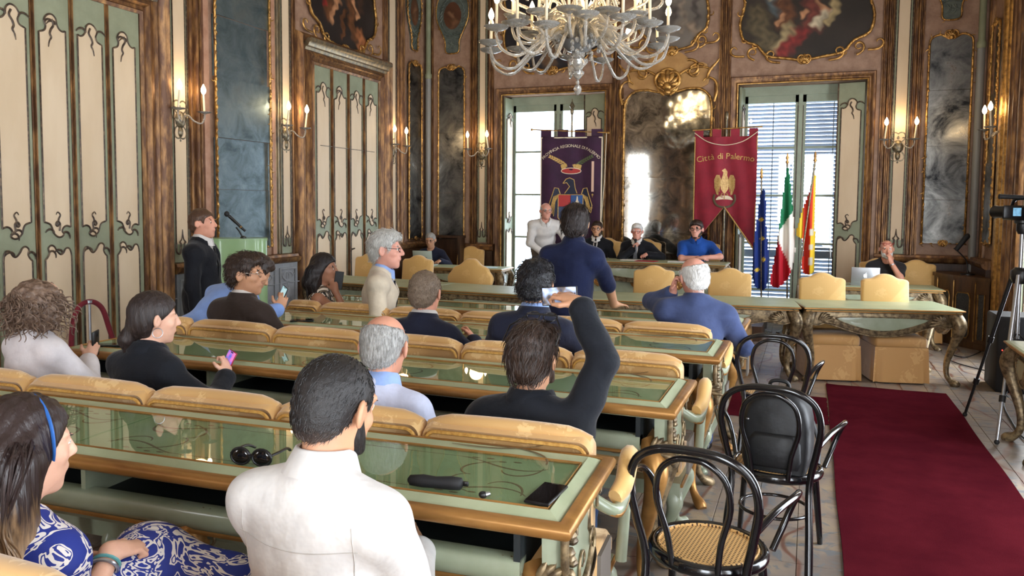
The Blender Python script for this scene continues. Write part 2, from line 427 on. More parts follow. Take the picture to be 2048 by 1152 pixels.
def mirror_mat(name, c1, c2, rough, scale, spot=.0, r2=.5):
    m, nt, b = newmat(name)
    tc = N(nt, 'ShaderNodeTexCoord'); n1 = N(nt, 'ShaderNodeTexNoise', i_Scale=scale, i_Detail=8.0, i_Roughness=.68, i_Distortion=.6)
    nt.links.new(tc.outputs['Object'], n1.inputs['Vector'])
    rp = N(nt, 'ShaderNodeValToRGB'); rp.color_ramp.elements[0].position = .36; rp.color_ramp.elements[1].position = .66
    rp.color_ramp.elements[0].color = c1; rp.color_ramp.elements[1].color = c2
    nt.links.new(n1.outputs[0], rp.inputs[0]); nt.links.new(rp.outputs[0], b.inputs['Base Color'])
    b.inputs['Metallic'].default_value = .92
    mr = N(nt, 'ShaderNodeMapRange'); mr.inputs['From Min'].default_value = .3; mr.inputs['From Max'].default_value = .7
    mr.inputs['To Min'].default_value = r2; mr.inputs['To Max'].default_value = rough
    nt.links.new(n1.outputs[0], mr.inputs['Value']); nt.links.new(mr.outputs[0], b.inputs['Roughness'])
    return m
MIR_BLUE = mirror_mat('tarnished_mirror_blue', S(84, 98, 102), S(148, 164, 168), .28, 3.2, r2=.55)
MIR_DARK = mirror_mat('tarnished_mirror_dark', S(34, 36, 40), S(150, 150, 146), .22, 2.0, r2=.5)
MIR_CLEAR = mirror_mat('old_mirror_clear', S(88, 86, 80), S(206, 202, 192), .02, 4.5, r2=.09)
def wall_mirror(label, loc, rz, outline, seams, m, seed, leaf=1.0, group=None, topcrest=1.0, r=.016, tilt=0):
    t = thing('wall_mirror', label, 'mirror', loc, rz, group)
    zs = [min(p[1] for p in outline)]+seams+[max(p[1] for p in outline)]
    R = random.Random(seed)
    for a, b in zip(zs[:-1], zs[1:]):
        P = clip_poly(outline, a+.002, b-.002)
        o = MB().prism(P, -.03, -.01).build('mirror_pane', m, t, smooth=False)
        o.rotation_euler = (R.uniform(-.002, .002), 0, R.uniform(-.003, .003))
    carved_border(outline, t, r, .10, seed, leaf=leaf)
    c = sum(p[0] for p in outline[:2])/2
    mb = MB(); crest(mb, c, max(p[1] for p in outline)-.04, topcrest); mb.build('crest', GOLD, t)
    mb = MB(); crest(mb, c, min(p[1] for p in outline)-.02, topcrest*.7); mb.build('lower_crest', GOLD, t)
    return t
# ---- paintings: canvas as a colour-attribute grid inside a lobed outline
def inside(P, x, z):
    c = False; j = len(P)-1
    for i in range(len(P)):
        if (P[i][1] > z) != (P[j][1] > z) and x < (P[j][0]-P[i][0])*(z-P[i][1])/(P[j][1]-P[i][1])+P[i][0]: c = not c
        j = i
    return c
def paint_mesh(name, P, step, fn, y=-.03):
    xs = [p[0] for p in P]; zs = [p[1] for p in P]
    nx = int((max(xs)-min(xs))/step)+1; nz = int((max(zs)-min(zs))/step)+1
    vi = {}; vs = []; fs = []; cs = []
    def v(i, k):
        if (i, k) not in vi:
            x = min(xs)+i*step; z = min(zs)+k*step; vi[(i, k)] = len(vs); vs.append((x, y, z)); cs.append(fn(x, z))
        return vi[(i, k)]
    for i in range(nx):
        for k in range(nz):
            if inside(P, min(xs)+(i+.5)*step, min(zs)+(k+.5)*step): fs.append((v(i, k), v(i+1, k), v(i+1, k+1), v(i, k+1)))
    me = bpy.data.meshes.new(name); me.from_pydata(vs, [], fs)
    ca = me.color_attributes.new('Col', 'FLOAT_COLOR', 'POINT')
    ca.data.foreach_set('color', np.array([c if len(c) == 4 else (*c, 1) for c in cs], np.float32).ravel())
    return me
def strokes_fn(base, strokes, soft=.75, seed=0):
    R = random.Random(seed); ph = [R.uniform(0, 6) for _ in range(6)]
    def fn(x, z):
        x, z = x+.035*math.sin(z*19+ph[5])+.018*math.sin(z*47+x*21), z+.03*math.sin(x*17+ph[1])+.015*math.sin(x*53+ph[2])
        n = .5+.25*math.sin(x*7+ph[0]+2*math.sin(z*5+ph[1]))+.25*math.sin(z*9+ph[2]+x*3)
        c = [b*(.7+.6*n) for b in base[:3]]
        for (x0, z0, x1, z1, r, colr) in strokes:
            dx, dz = x1-x0, z1-z0; L = dx*dx+dz*dz
            t = 0 if L == 0 else max(0, min(1, ((x-x0)*dx+(z-z0)*dz)/L))
            d = math.hypot(x-x0-dx*t, z-z0-dz*t)/r
            wgt = max(0, min(1, (1.25-d)/soft))
            f = .65+.5*math.sin(x*31+z*17+ph[3])*math.sin(x*13-z*29+ph[4])*.5+.15*t
            c = [ci*(1-wgt)+k*f*wgt for ci, k in zip(c, colr[:3])]
        return (*c, 1)
    return fn
PAINT = vcol_mat('old_oil_paint', .35, spec=.4)
def lobed(u0, u1, z0, z1):
    W = u1-u0; Hh = z1-z0; c = (u0+u1)/2
    p = [(.5, 0), (.62, .02), (.78, .05), (.86, .14), (.97, .2), (1, .34), (.965, .5), (1, .66), (.97, .8), (.86, .86), (.78, .95), (.62, .98), (.5, 1), (.38, .98), (.22, .95), (.14, .86), (.03, .8), (0, .66), (.035, .5), (0, .34), (.03, .2), (.14, .14), (.22, .05), (.38, .02)]
    return catmull([(u0+x*W, z0+y*Hh) for x, y in p], 3, closed=True)
def painting(label, loc, rz, P, base, strokes, seed, step=.016, cr=.9):
    t = thing('oil_painting', label, 'painting', loc, rz)
    meshobj('canvas', paint_mesh('canvas', P, step, strokes_fn(base, strokes, seed=seed)), PAINT, t)
    carved_border(P, t, .022, .10, seed+50, leaf=1.35, y=-.045)
    mb = MB(); c = sum(p[0] for p in P)/len(P); z0 = min(p[1] for p in P); crest(mb, c, z0-.03, cr); mb.build('crest', GOLD, t); mb = MB()
    W = max(p[0] for p in P)-min(p[0] for p in P)
    for s in (-1, 1):
        mb = MB()
        for (dx, dz, L, k) in ((.18, .0, .5, 3), (.38, .06, .45, -4), (.46, .12, .4, 5)):
            p, _ = clo(c+s*dx*W, z0+dz-.02, PI/2-s*1.4, L, -s*k, s*26); wline(mb, p, .017, -.05)
        mb.build('scrolls', GOLD, t)
    return t
sk = S(196, 140, 100); wh = S(206, 190, 160); rd = S(140, 42, 40); bl = S(66, 80, 96); br = S(110, 70, 44); ol = S(120, 108, 74)
# ================================================================== LEFT WALL
LW_ = ((XL, 0, 0), PI/2)
pilaster(WL, 6.52, 6.76); ribs(WL, 6.76, 6.99, RIBS_A, 1.14); ribs(WL, 6.46, 6.52, RIBS_B, 1.14, m=SILVERGILT)
dado(WL, 6.49, 8.60)
pilaster(WL, 8.36, 8.58); ribs(WL, 8.58, 8.68, RIBS_B, 1.14); ribs(WL, 8.27, 8.36, RIBS_B, 1.14, m=SILVERGILT)
wall_mirror('tall blue-grey tarnished mirror on the left wall behind the green lectern', *LW_, arch_outline(7.18, 8.14, 1.24, 5.15), [1.95, 2.55, 3.25, 3.95], MIR_BLUE, 3, 1.1)
for a, b in ((7.02, 7.10), (8.2, 8.27)): MB().box(a, b, -.03, .01, 1.14, 5.5).build('pink_panel', PINK, WL, smooth=False)
ribs(WL, 10.99, 11.09, RIBS_B); pilaster(WL, 11.1, 11.37); ribs(WL, 11.37, 11.66, RIBS_A); dado(WL, 11.0, 12.45, 1.04, DARKWOOD, False)
wall_mirror('narrow dark mirror on the left wall beside the far corner pipe', *LW_, arch_outline(11.78, 12.24, 1.2, 4.22, .1), [2.1, 2.95], MIR_DARK, 4, .8, topcrest=.7)
ribs(WL, 3.7, 4.15, RIBS_A); pilaster(WL, 3.4, 3.68); ribs(WL, 2.9, 3.4, RIBS_A)
wall_mirror('tall tarnished mirror on the left wall near the viewer', *LW_, arch_outline(1.5, 2.6, 1.24, 5.15), [2.2, 3.2, 4.1], MIR_BLUE, 13, 1.1)
painting('dark figure painting in a carved gold frame over the far left door', *LW_, lobed(8.98, 10.72, 4.02, 5.9), S(40, 34, 32),
    [(9.3, 4.9, 9.5, 4.5, .12, br), (9.62, 5.3, 9.68, 4.75, .09, sk), (9.66, 4.75, 9.55, 4.4, .06, sk), (9.95, 5.1, 10.1, 4.3, .1, br), (10.05, 5.0, 10.2, 4.6, .045, sk), (10.25, 4.35, 10.35, 4.15, .1, S(176, 110, 70)), (9.25, 4.75, 9.35, 4.6, .06, rd), (9.85, 4.6, 9.8, 4.25, .05, br), (10.4, 5.2, 10.3, 4.7, .08, S(70, 50, 40))], 21)
painting('dark painting over the near left door', *LW_, lobed(4.45, 6.2, 4.1, 5.9), S(40, 34, 32), [(5, 5, 5.2, 4.5, .12, br), (5.5, 5.1, 5.6, 4.6, .1, sk)], 22, .03)
# ================================================================== BACK WALL
LB_ = ((0, YB, 0), 0)
wall_mirror('dark clouded mirror on the far wall beside the left window', *LB_, arch_outline(-6.18, -5.68, 1.1, 4.2, .1), [2.0, 3.05], MIR_DARK, 5, .8, topcrest=.7)
ribs(WB, -5.58, -5.43, RIBS_A); pilaster(WB, -5.43, -5.25); ribs(WB, -5.25, -5.14, RIBS_B)
ribs(WB, .90, 1.06, RIBS_A); pilaster(WB, 1.06, 1.28); ribs(WB, 1.28, 1.44, RIBS_A)
dado(WB, -6.4, -5.12, 1.0, DARKWOOD, False); dado(WB, .9, 2.16, 1.02, DARKWOOD, False)
ribs(WB, -6.38, -6.30, RIBS_B, 1.1); ribs(WB, 2.10, 2.18, RIBS_B, 1.1)
wall_mirror('tall clouded grey mirror on the far wall beside the right window', *LB_, arch_outline(1.50, 2.04, 1.3, 4.23, .1), [1.92, 2.68, 3.46], MIR_DARK, 6, .8, topcrest=.8)
CM = wall_mirror('large spotted mirror behind the presiding desk between the two windows', *LB_, arch_outline(-2.85, -1.47, .62, 3.64, .22), [1.38, 2.26, 3.17], MIR_CLEAR, 7, 1.2, topcrest=1.5, r=.022)
# rib columns around windows and mirror
for a, b in ((-3.06, -2.93), (-1.38, -1.20)): ribs(WB, a, b, RIBS_A)
ribs(WB, -2.93, -2.87, RIBS_B, .55, 3.7); ribs(WB, -1.45, -1.38, RIBS_B, .55, 3.7)
dado(WB, -2.9, -1.42, .5, DARKWOOD, False)
# rocaille crest over the centre mirror: two lobes of gold scrolls
t = thing('mirror_cresting', 'gold rocaille cresting over the large centre mirror', 'ornament', *LB_)
mb = MB(); c = -2.16
for s in (-1, 1):
    for (dx, z, a, L, k0, k1) in ((.05, 3.72, 1.0, .75, -1.5, -2.5), (.72, 3.42, PI/2-.2, .55, -2, 12), (.55, 3.98, PI*.8, .5, 4, 16), (.30, 4.08, .3, .5, -6, -12), (.62, 3.78, 1.9, .35, -9, 4), (.2, 3.85, PI-.4, .4, -6, 20)):
        p, _ = clo(c+s*dx, z, a if s > 0 else PI-a, L, k0*s, k1*s, 18); wline(mb, p, .022, -.06)
mb.build('scrolls', GOLD, t)
MB().prism(catmull([(c-.62, 3.7), (c-.3, 3.62), (c, 3.6), (c+.3, 3.62), (c+.62, 3.7), (c+.6, 4.0), (c+.38, 4.06), (c+.2, 4.2), (c, 4.26), (c-.2, 4.2), (c-.38, 4.06), (c-.6, 4.0)], 3, closed=True), -.035, .0).build('field', mat('ochre_stucco', S(186, 142, 84), S(166, 122, 70), .45, scale=6), t, smooth=False)
mb = MB(); crest(mb, c, 3.68, 1.9, -.08); mb.build('shell', GOLD, t)
painting('faded grey fresco of arches above the centre mirror', *LB_, lobed(-2.66, -1.55, 4.22, 5.9), S(112, 104, 96),
    [(-1.95, 4.5, -1.95, 5.1, .05, S(140, 126, 112)), (-1.75, 4.5, -1.75, 5.0, .05, S(86, 78, 74)), (-1.95, 5.1, -1.75, 5.15, .07, S(140, 126, 112)), (-2.3, 4.6, -2.1, 4.9, .12, S(84, 76, 72)), (-1.8, 4.6, -1.65, 4.45, .09, S(160, 140, 120)), (-2.4, 5.0, -2.2, 5.4, .12, S(140, 128, 116))], 23, .02)
painting('dark painting over the left window behind the chandelier', *LB_, lobed(-4.95, -3.2, 4.02, 5.9), S(34, 32, 36),
    [(-4.2, 4.6, -4.1, 4.15, .12, S(120, 90, 64)), (-3.9, 4.5, -3.7, 4.2, .09, S(110, 60, 50)), (-4.5, 4.9, -4.3, 4.5, .12, br), (-3.8, 5.1, -3.7, 4.7, .1, sk)], 24)
painting('dark oil painting of robed figures over the right window', *LB_, lobed(-1.08, .78, 3.98, 5.75), S(42, 34, 28),
    [(-.85, 4.7, -.7, 4.3, .16, S(96, 84, 60)), (-.62, 5.0, -.55, 4.75, .1, S(80, 92, 96)), (-.66, 4.98, -.62, 5.08, .08, wh), (-.45, 4.95, -.42, 4.55, .13, S(104, 62, 36)), (-.46, 4.97, -.46, 4.93, .06, sk), (-.5, 4.62, -.5, 4.57, .05, sk), (-.35, 4.45, -.5, 4.2, .1, S(170, 150, 110)), (-.2, 4.4, -.48, 4.08, .11, rd), (-.05, 4.85, -.02, 4.5, .13, S(120, 56, 46)), (0, 5.02, .02, 4.98, .065, sk), (.05, 4.78, .12, 4.7, .05, sk), (.1, 4.65, .02, 4.5, .08, wh), (.3, 4.95, .2, 4.55, .07, S(168, 146, 104)), (-.2, 4.7, -.2, 4.66, .05, sk), (.36, 5.0, .3, 4.95, .05, wh)], 25, .013)
# corner medallions
MEDG = mat('grey_green_relief', S(96, 104, 96), S(72, 80, 74), .5, scale=14, bump=.3)
def medallion(label, loc, rz, c, z, W, Hh, seed):
    t = thing('wall_medallion', label, 'medallion', loc, rz)
    p = [(0, -.5), (.2, -.47), (.22, -.3), (.33, -.15), (.48, .05), (.5, .25), (.42, .42), (.25, .5), (.08, .44), (0, .46), (-.08, .44), (-.25, .5), (-.42, .42), (-.5, .25), (-.48, .05), (-.33, -.15), (-.22, -.3), (-.2, -.47)]
    P = catmull([(c+x*W, z+y*Hh) for x, y in p], 3, closed=True)
    MB().prism(P, -.03, 0).build('field', MEDG, t, smooth=False)
    carved_border(P, t, .012, .08, seed, leaf=.7, y=-.04)
    ov = [(c+.27*W*math.cos(a), z+.12*Hh+.22*Hh*math.sin(a)) for a in [2*PI*k/24 for k in range(24)]]
    meshobj('portrait', paint_mesh('portrait', ov, .014, strokes_fn(S(92, 58, 40), [(c, z+.16*Hh, c, z+.12*Hh, .05, S(150, 110, 80)), (c, z+.04*Hh, c+.02, z, .08, S(120, 84, 58))], seed=seed), -.04), PAINT, t)
    mb = MB(); R = random.Random(seed)
    for k in range(30):
        a = 2*PI*k/30; M_ = Matrix.Rotation(-(a+1.2+R.uniform(-.3, .3)), 3, 'Y')
        mb.blob((c+.36*W*math.cos(a), -.035, z+.12*Hh+.30*Hh*math.sin(a)), (.045, .012, .016), 6, 4, M_)
    for s in (-1, 1): mb.tube([(c-s*.3*W, -.04, z-.16*Hh), (c+s*.2*W, -.04, z-.26*Hh)], .014, 6)
    for k in range(4):
        p, _ = clo(c+(-.1+.06*k)*W, z-.3*Hh, -1.2, .16, (-1)**k*6, (-1)**k*18); wline(mb, p, .012, -.035)
    mb.build('wreath', MEDG, t)
    return t
medallion('grey-green wreath medallion above the narrow left corner mirror', *LW_, 12.0, 4.95, .5, 1.05, 31)
medallion('grey-green wreath medallion above the dark mirror left of the windows', *LB_, -5.92, 4.95, .62, 1.05, 32)
medallion('grey-green wreath medallion above the grey mirror right of the windows', *LB_, 1.76, 4.95, .56, 1.05, 33)
# ================================================================== RIGHT WALL (far end seen)
LR_ = ((XR, 0, 0), -PI/2)
wall_mirror('narrow dark mirror on the right wall beside the corner cabinet', *LR_, arch_outline(-11.95, -11.5, 1.35, 4.22, .1), [2.4, 3.3], MIR_DARK, 8, .9, topcrest=.7)
ribs(WR, -12.2, -12.05, RIBS_B, m=BROWNGOLD); ribs(WR, -11.4, -10.85, RIBS_A, m=GOLD); ribs(WR, -10.85, -10.5, RIBS_A)
dado(WR, -12.4, -11.4, 1.02, DARKWOOD, False)
# corner pipes
for x, lab in ((XL+.09, 'grey downpipe in the far left corner'), (XR-.09, 'grey downpipe in the far right corner')):
    t = thing('corner_pipe', lab, 'pipe', (x, YB-.09, 0))
    MB().lathe([(.05, 0), (.05, 4.0)], 14).build('pipe', mat('grey_pipe', S(128, 128, 126), None, .45), t)
    MB().lathe([(.045, 4.0), (.06, 4.02), (.06, 4.08), (.045, 4.1), (.045, ZC-.1)], 14).build('painted_pipe', SAGE, t)
# ================================================================== WINDOWS
SAGEW = mat('window_sage_paint', S(150, 160, 140), S(138, 148, 128), .45, scale=4)
GLASS, _nt, _b = newmat('window_glass'); _nt.nodes.remove(_b)
_tr = N(_nt, 'ShaderNodeBsdfTransparent'); _gl = N(_nt, 'ShaderNodeBsdfGlossy', i_Roughness=.02); _mx = N(_nt, 'ShaderNodeMixShader'); _mx.inputs[0].default_value = .05
_tr.inputs[0].default_value = (.94, .97, 1, 1)
_nt.links.new(_tr.outputs[0], _mx.inputs[1]); _nt.links.new(_gl.outputs[0], _mx.inputs[2]); _nt.links.new(_mx.outputs[0], _nt.nodes['Material Output'].inputs[0])
SLAT = mat('louvre_slat', S(122, 134, 150), None, .6)
def window(n, wallloc, rz, c, hw, louvre=False, gold=True, shutters=True):
    wd = empty('window_%d' % n, wallloc, rz); wd['kind'] = 'structure'
    z1 = WINH; u0, u1 = c-hw, c+hw
    mb = MB(); frame3(mb, u0, u1, 0, z1, [(0, 0), (0, .03), (.02, .05), (.035, .035), (.06, .04), (.08, .07), (.105, .075), (.12, .05), (.12, 0)]); mb.build('outer_frame', BROWNGOLD, wd)
    if gold:
        mb = MB(); frame3(mb, u0-.01, u1+.01, 0, z1+.01, [(-.01, .0), (-.01, .052), (.004, .06), (.012, .045), (.012, 0)]); mb.build('gilt_bead', GOLD, wd)
    Y0 = .30     # casement depth in the reveal
    mb = MB(); mb.box(u0, u0+.05, Y0-.02, Y0+.08, 0, z1); mb.box(u1-.05, u1, Y0-.02, Y0+.08, 0, z1); mb.box(u0, u1, Y0-.02, Y0+.08, z1-.14, z1); mb.box(u0, u1, Y0-.02, Y0+.08, 0, .06)
    mb.build('window_frame', SAGEW, wd, smooth=False)
    rows = [.06, .50, 1.24, 1.98, 2.72, z1-.14]
    for s in (0, 1):
        a = u0+.05 if s == 0 else c+.004; b = c-.004 if s == 0 else u1-.05
        mb = MB()
        mb.box(a, a+.075, Y0, Y0+.05, .06, z1-.14); mb.box(b-.075, b, Y0, Y0+.05, .06, z1-.14); mb.box(a, b, Y0, Y0+.05, z1-.25, z1-.14); mb.box(a, b, Y0, Y0+.05, .06, .2)
        cs = mb.build('casement', SAGEW, wd, smooth=False)
        bars = MB()
        for r_ in rows[1:-1]: bars.box(a+.075, b-.075, Y0+.008, Y0+.042, r_-.016, r_+.016)
        bars.build('glazing_bar', SAGEW, cs, smooth=False)
        for q in range(5):
            za = max(rows[q]+.016, .2); zb = min(rows[q+1]-.016, z1-.25)
            MB().box(a+.075, b-.075, Y0+.022, Y0+.028, za, zb).build('pane', GLASS, cs, smooth=False)
        MB().tube([(b-.03 if s == 0 else a+.03, Y0-.012, z) for z in (.25, 1.3, z1-.3)], .009, 6).build('bolt_rod', BRONZE, cs)
    MB().box(c-.03, c+.03, Y0-.02, Y0, .06, z1-.14).build('meeting_strip', SAGEW, wd, smooth=False)
    if louvre:
        for s in (0, 1):
            a = u0+.03 if s == 0 else c+.01; b = c-.01 if s == 0 else u1-.03
            sh = MB(); Y1 = WT+.05
            sh.box(a, a+.05, Y1, Y1+.04, 0, z1); sh.box(b-.05, b, Y1, Y1+.04, 0, z1)
            for zz in (0.0, 1.0, z1-.12): sh.box(a, b, Y1, Y1+.04, zz, zz+.12)
            so = sh.build('louvre_shutter', SLAT, wd, smooth=False)
            MB().box((a+b)/2+.03, (a+b)/2+.045, Y1-.012, Y1, .12, z1-.12).build('tilt_rod', SLAT, so, smooth=False)
            me = MB().box(a+.05, b-.05, -.034, .034, -.004, .004).mesh('slat', smooth=False)
            z = 1.15; k = 0
            ang = -.42 if s == 0 else -.66
            while z < z1-.14:
                meshobj('slat', me, SLAT if k == 0 and s == 0 else None, so, (0, Y1+.02, z), (ang, 0, 0))
                if not me.materials: me.materials.append(SLAT)
                z += .062; k += 1
            z = .15
            while z < .98:
                meshobj('slat', me, None, so, (0, Y1+.02, z), (-.75, 0, 0)); z += .062
    # folding inner shutters: one leaf back in the left reveal, one standing out at the right
    if shutters:
        lf = MB().box(0, .30, -.015, .015, .02, z1-.03).build('inner_shutter', SAGE, wd, smooth=False, loc=(u0+.03, .0, 0), rot=(0, 0, PI/2-.12))
        panel_set(.045, .255, .25, 1.46, z1-.36, lf, False)
        lf = MB().box(-.36, 0, -.015, .015, .02, z1-.03).build('inner_shutter', SAGE, wd, smooth=False, loc=(u1-.02, .02, 0), rot=(0, 0, -.22))
        panel_set(-.315, -.045, .25, 1.46, z1-.36, lf, False)
        MB().box(-.375, -.355, -.02, .02, .02, z1-.03).build('shutter_edge', BRONZE, lf, smooth=False)
    return wd
W1 = window(1, *LB_, *BACKWIN[0], louvre=False); W2 = window(2, *LB_, *BACKWIN[1], louvre=True)
for i, (c_, h_) in enumerate(RIGHTWIN): window(3+i, *LR_, -c_, h_, gold=False, shutters=(i == 0))
for i, (c_, h_) in enumerate(NEARWIN): window(7+i, (0, YN, 0), PI, -c_, h_, gold=False, shutters=False)
D3 = door4(3, 2.4, 4.1, 3.69, (0, YN, 0), PI)
for a_, b_ in ((1.4, 2.0), (4.5, 5.1)): ribs(WN, a_, b_, RIBS_A)
painting('dark painting over the door behind the viewer', (0, YN, 0), PI, lobed(2.4, 4.1, 4.1, 5.8), S(40, 34, 32), [(3, 5, 3.2, 4.5, .12, br)], 29, .04)
# ceiling cove and baseboards
for nm, x0, x1, y0, y1 in (('trim_1', XL, XL+.12, YN, YB), ('trim_2', XR-.12, XR, YN, YB), ('trim_3', XL, XR, YB-.12, YB), ('trim_4', XL, XR, YN, YN+.12)):
    struct(nm, MB().box(x0, x1, y0, y1, ZC-.2, ZC), GOLD, smooth=False)
# ================================================================== FLOOR TILES, CARPETS
def tile_mat():
    m, nt, b = newmat('worn_majolica'); b.inputs['Roughness'].default_value = .32
    g = N(nt, 'ShaderNodeNewGeometry')
    n1 = N(nt, 'ShaderNodeTexNoise', i_Scale=2.2, i_Detail=5.0, i_Distortion=1.2); nt.links.new(g.outputs['Position'], n1.inputs['Vector'])
    r1 = N(nt, 'ShaderNodeValToRGB'); e = r1.color_ramp.elements
    e[0].position = .3; e[0].color = S(106, 97, 92); e[1].position = .75; e[1].color = S(158, 138, 110)
    x = e.new(.5); x.color = S(132, 118, 106)
    nt.links.new(n1.outputs[0], r1.inputs[0])
    n2 = N(nt, 'ShaderNodeTexNoise', i_Scale=5.5, i_Detail=6.0, i_Distortion=2.5); nt.links.new(g.outputs['Position'], n2.inputs['Vector'])
    r2_ = N(nt, 'ShaderNodeValToRGB'); r2_.color_ramp.elements[0].position = .55; r2_.color_ramp.elements[1].position = .62
    nt.links.new(n2.outputs[0], r2_.inputs[0])
    mx = N(nt, 'ShaderNodeMixRGB'); mx.inputs[2].default_value = S(104, 106, 108); nt.links.new(r2_.outputs[0], mx.inputs[0]); nt.links.new(r1.outputs[0], mx.inputs[1])
    wv = N(nt, 'ShaderNodeTexWave', i_Scale=1.1, i_Distortion=9.0, i_Detail=2.0); wv.inputs['Detail Scale'].default_value = .8; nt.links.new(g.outputs['Position'], wv.inputs['Vector'])
    r3 = N(nt, 'ShaderNodeValToRGB'); r3.color_ramp.elements[0].position = .0; r3.color_ramp.elements[1].position = .035; r3.color_ramp.elements[0].color = (1, 1, 1, 1); r3.color_ramp.elements[1].color = (0, 0, 0, 1)
    nt.links.new(wv.outputs[1], r3.inputs[0])
    mx2 = N(nt, 'ShaderNodeMixRGB'); mx2.inputs[2].default_value = S(104, 70, 56); nt.links.new(r3.outputs[0], mx2.inputs[0]); nt.links.new(mx.outputs[0], mx2.inputs[1])
    nt.links.new(mx2.outputs[0], b.inputs['Base Color'])
    bp = N(nt, 'ShaderNodeBump', i_Strength=.12, i_Distance=.01); nt.links.new(n2.outputs[0], bp.inputs['Height']); nt.links.new(bp.outputs[0], b.inputs['Normal'])
    return m
TILE = tile_mat(); TS = .23
tme = MB().cbox(-TS/2+.0015, TS/2-.0015, -TS/2+.0015, TS/2-.0015, -.012, 0, .0025).mesh('tile', smooth=False); tme.materials.append(TILE)
cells = [(i, k) for i in range(int((XR-XL)/TS)+1) for k in range(int((YB-YN)/TS)+1)]
def cellpos(c): return (XL+TS*(c[0]+.5), YN+TS*(c[1]+.5))
def tscore(c):
    x, y = cellpos(c)
    vis = (-.95 < x < .3 and 3.0 < y < 8.6) or (1.15 < x < 2.2 and 5.0 < y < 11.6)
    return (0 if vis else 1, math.hypot(x, y))
cells.sort(key=tscore); R_ = random.Random(3); rest = MB()
for i, c in enumerate(cells):
    x, y = cellpos(c)
    if x+TS/2 > XR or y+TS/2 > YB: continue
    if i < 290:
        o = meshobj('floor_tile', tme, None, fl, (x, y, -.0005-R_.random()*.0012), (R_.uniform(-.003, .003), R_.uniform(-.003, .003), 0))
    else: rest.box(x-TS/2+.002, x+TS/2-.002, y-TS/2+.002, y+TS/2-.002, -.012, -.0006)
o = rest.build('floor_tiling', TILE, fl, smooth=False); o['kind'] = 'stuff'
CARP = mat('red_carpet', S(80, 23, 31), S(68, 18, 26), 1, scale=3, bump=.5, bscale=500, spec=.0)
def carpet(label, x0, x1, y0, y1, z=.001, seed=1):
    R = random.Random(seed); mb = MB(); nx, ny = 10, 40
    def zz(i, k): return z+.010+.0015*math.sin(i*1.3+k*.7)+(.004*R.random() if i in (0, nx) else 0)
    top = [[(x0+(x1-x0)*i/nx+(.004*math.sin(k*.9) if i in (0, nx) else 0), y0+(y1-y0)*k/ny, zz(i, k)) for i in range(nx+1)] for k in range(ny+1)]
    vs = [p for r in top for p in r]; fs = [(k*(nx+1)+i, k*(nx+1)+i+1, (k+1)*(nx+1)+i+1, (k+1)*(nx+1)+i) for k in range(ny) for i in range(nx)]
    edge = [(0, i) for i in range(nx+1)]+[(k, nx) for k in range(1, ny+1)]+[(ny, i) for i in range(nx-1, -1, -1)]+[(k, 0) for k in range(ny-1, 0, -1)]
    b = len(vs); vs += [(top[k][i][0], top[k][i][1], z) for k, i in edge]; n = len(edge)
    for q in range(n):
        a = edge[q]; c = edge[(q+1) % n]; fs.append((a[0]*(nx+1)+a[1], b+q, b+(q+1) % n, c[0]*(nx+1)+c[1]))
    mb._add(vs, fs); o = mb.build('carpet_runner', CARP); tag(o, label, 'carpet'); return o
carpet('long dark red carpet runner along the right aisle', .21, 1.29, -1.0, 8.43)
carpet('dark red carpet strip crossing in front of the curved tables', -5.2, .2, 6.85, 7.80, seed=4)
# ================================================================== FURNITURE MATERIALS
DGREEN = mat('desk_green_paint', S(152, 158, 136), S(136, 144, 120), .35, scale=5, coat=.3)
DGREEN2 = mat('desk_green_top', S(168, 175, 143), S(152, 161, 128), .4, scale=4)
GILT = mat('desk_gilt_edge', S(180, 132, 72), S(140, 98, 52), .38, .5, scale=10, stretch=(.3, 1, 1))
CARVE = mat('desk_carving', S(148, 128, 96), S(84, 70, 52), .38, .5, scale=26, lo=.4, hi=.62)
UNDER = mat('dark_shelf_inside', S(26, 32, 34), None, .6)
def damask(name, c1, c2, sc_=9, bump=.15):
    m, nt, b = newmat(name); b.inputs['Roughness'].default_value = .6; b.inputs['Sheen Weight'].default_value = .4
    tc = N(nt, 'ShaderNodeTexCoord')
    v = N(nt, 'ShaderNodeTexVoronoi', i_Scale=sc_); v.feature = 'SMOOTH_F1'
    n1 = N(nt, 'ShaderNodeTexNoise', i_Scale=sc_*2.4, i_Detail=3.0, i_Distortion=2.0)
    nt.links.new(tc.outputs['Object'], v.inputs['Vector']); nt.links.new(tc.outputs['Object'], n1.inputs['Vector'])
    ad = N(nt, 'ShaderNodeMath', operation='ADD'); nt.links.new(v.outputs[0], ad.inputs[0]); nt.links.new(n1.outputs[0], ad.inputs[1])
    rp = N(nt, 'ShaderNodeValToRGB'); rp.color_ramp.interpolation = 'EASE'
    e = rp.color_ramp.elements; e[0].position = .72; e[0].color = c1; e[1].position = .80; e[1].color = c2
    nt.links.new(ad.outputs[0], rp.inputs[0]); nt.links.new(rp.outputs[0], b.inputs['Base Color'])
    bp = N(nt, 'ShaderNodeBump', i_Strength=bump, i_Distance=.004); nt.links.new(rp.outputs[0], bp.inputs['Height']); nt.links.new(bp.outputs[0], b.inputs['Normal'])
    return m
DAMASK = damask('gold_damask', S(218, 180, 122), S(200, 156, 96), 10)
YELLOW = damask('yellow_chair_fabric', S(222, 180, 112), S(214, 170, 100), 6, .05)
YELLOW2 = damask('tan_skirt_fabric', S(206, 160, 100), S(192, 144, 84), 5, .08)
PIPING = mat('gold_piping', S(206, 160, 84), S(170, 122, 56), .5, scale=60)
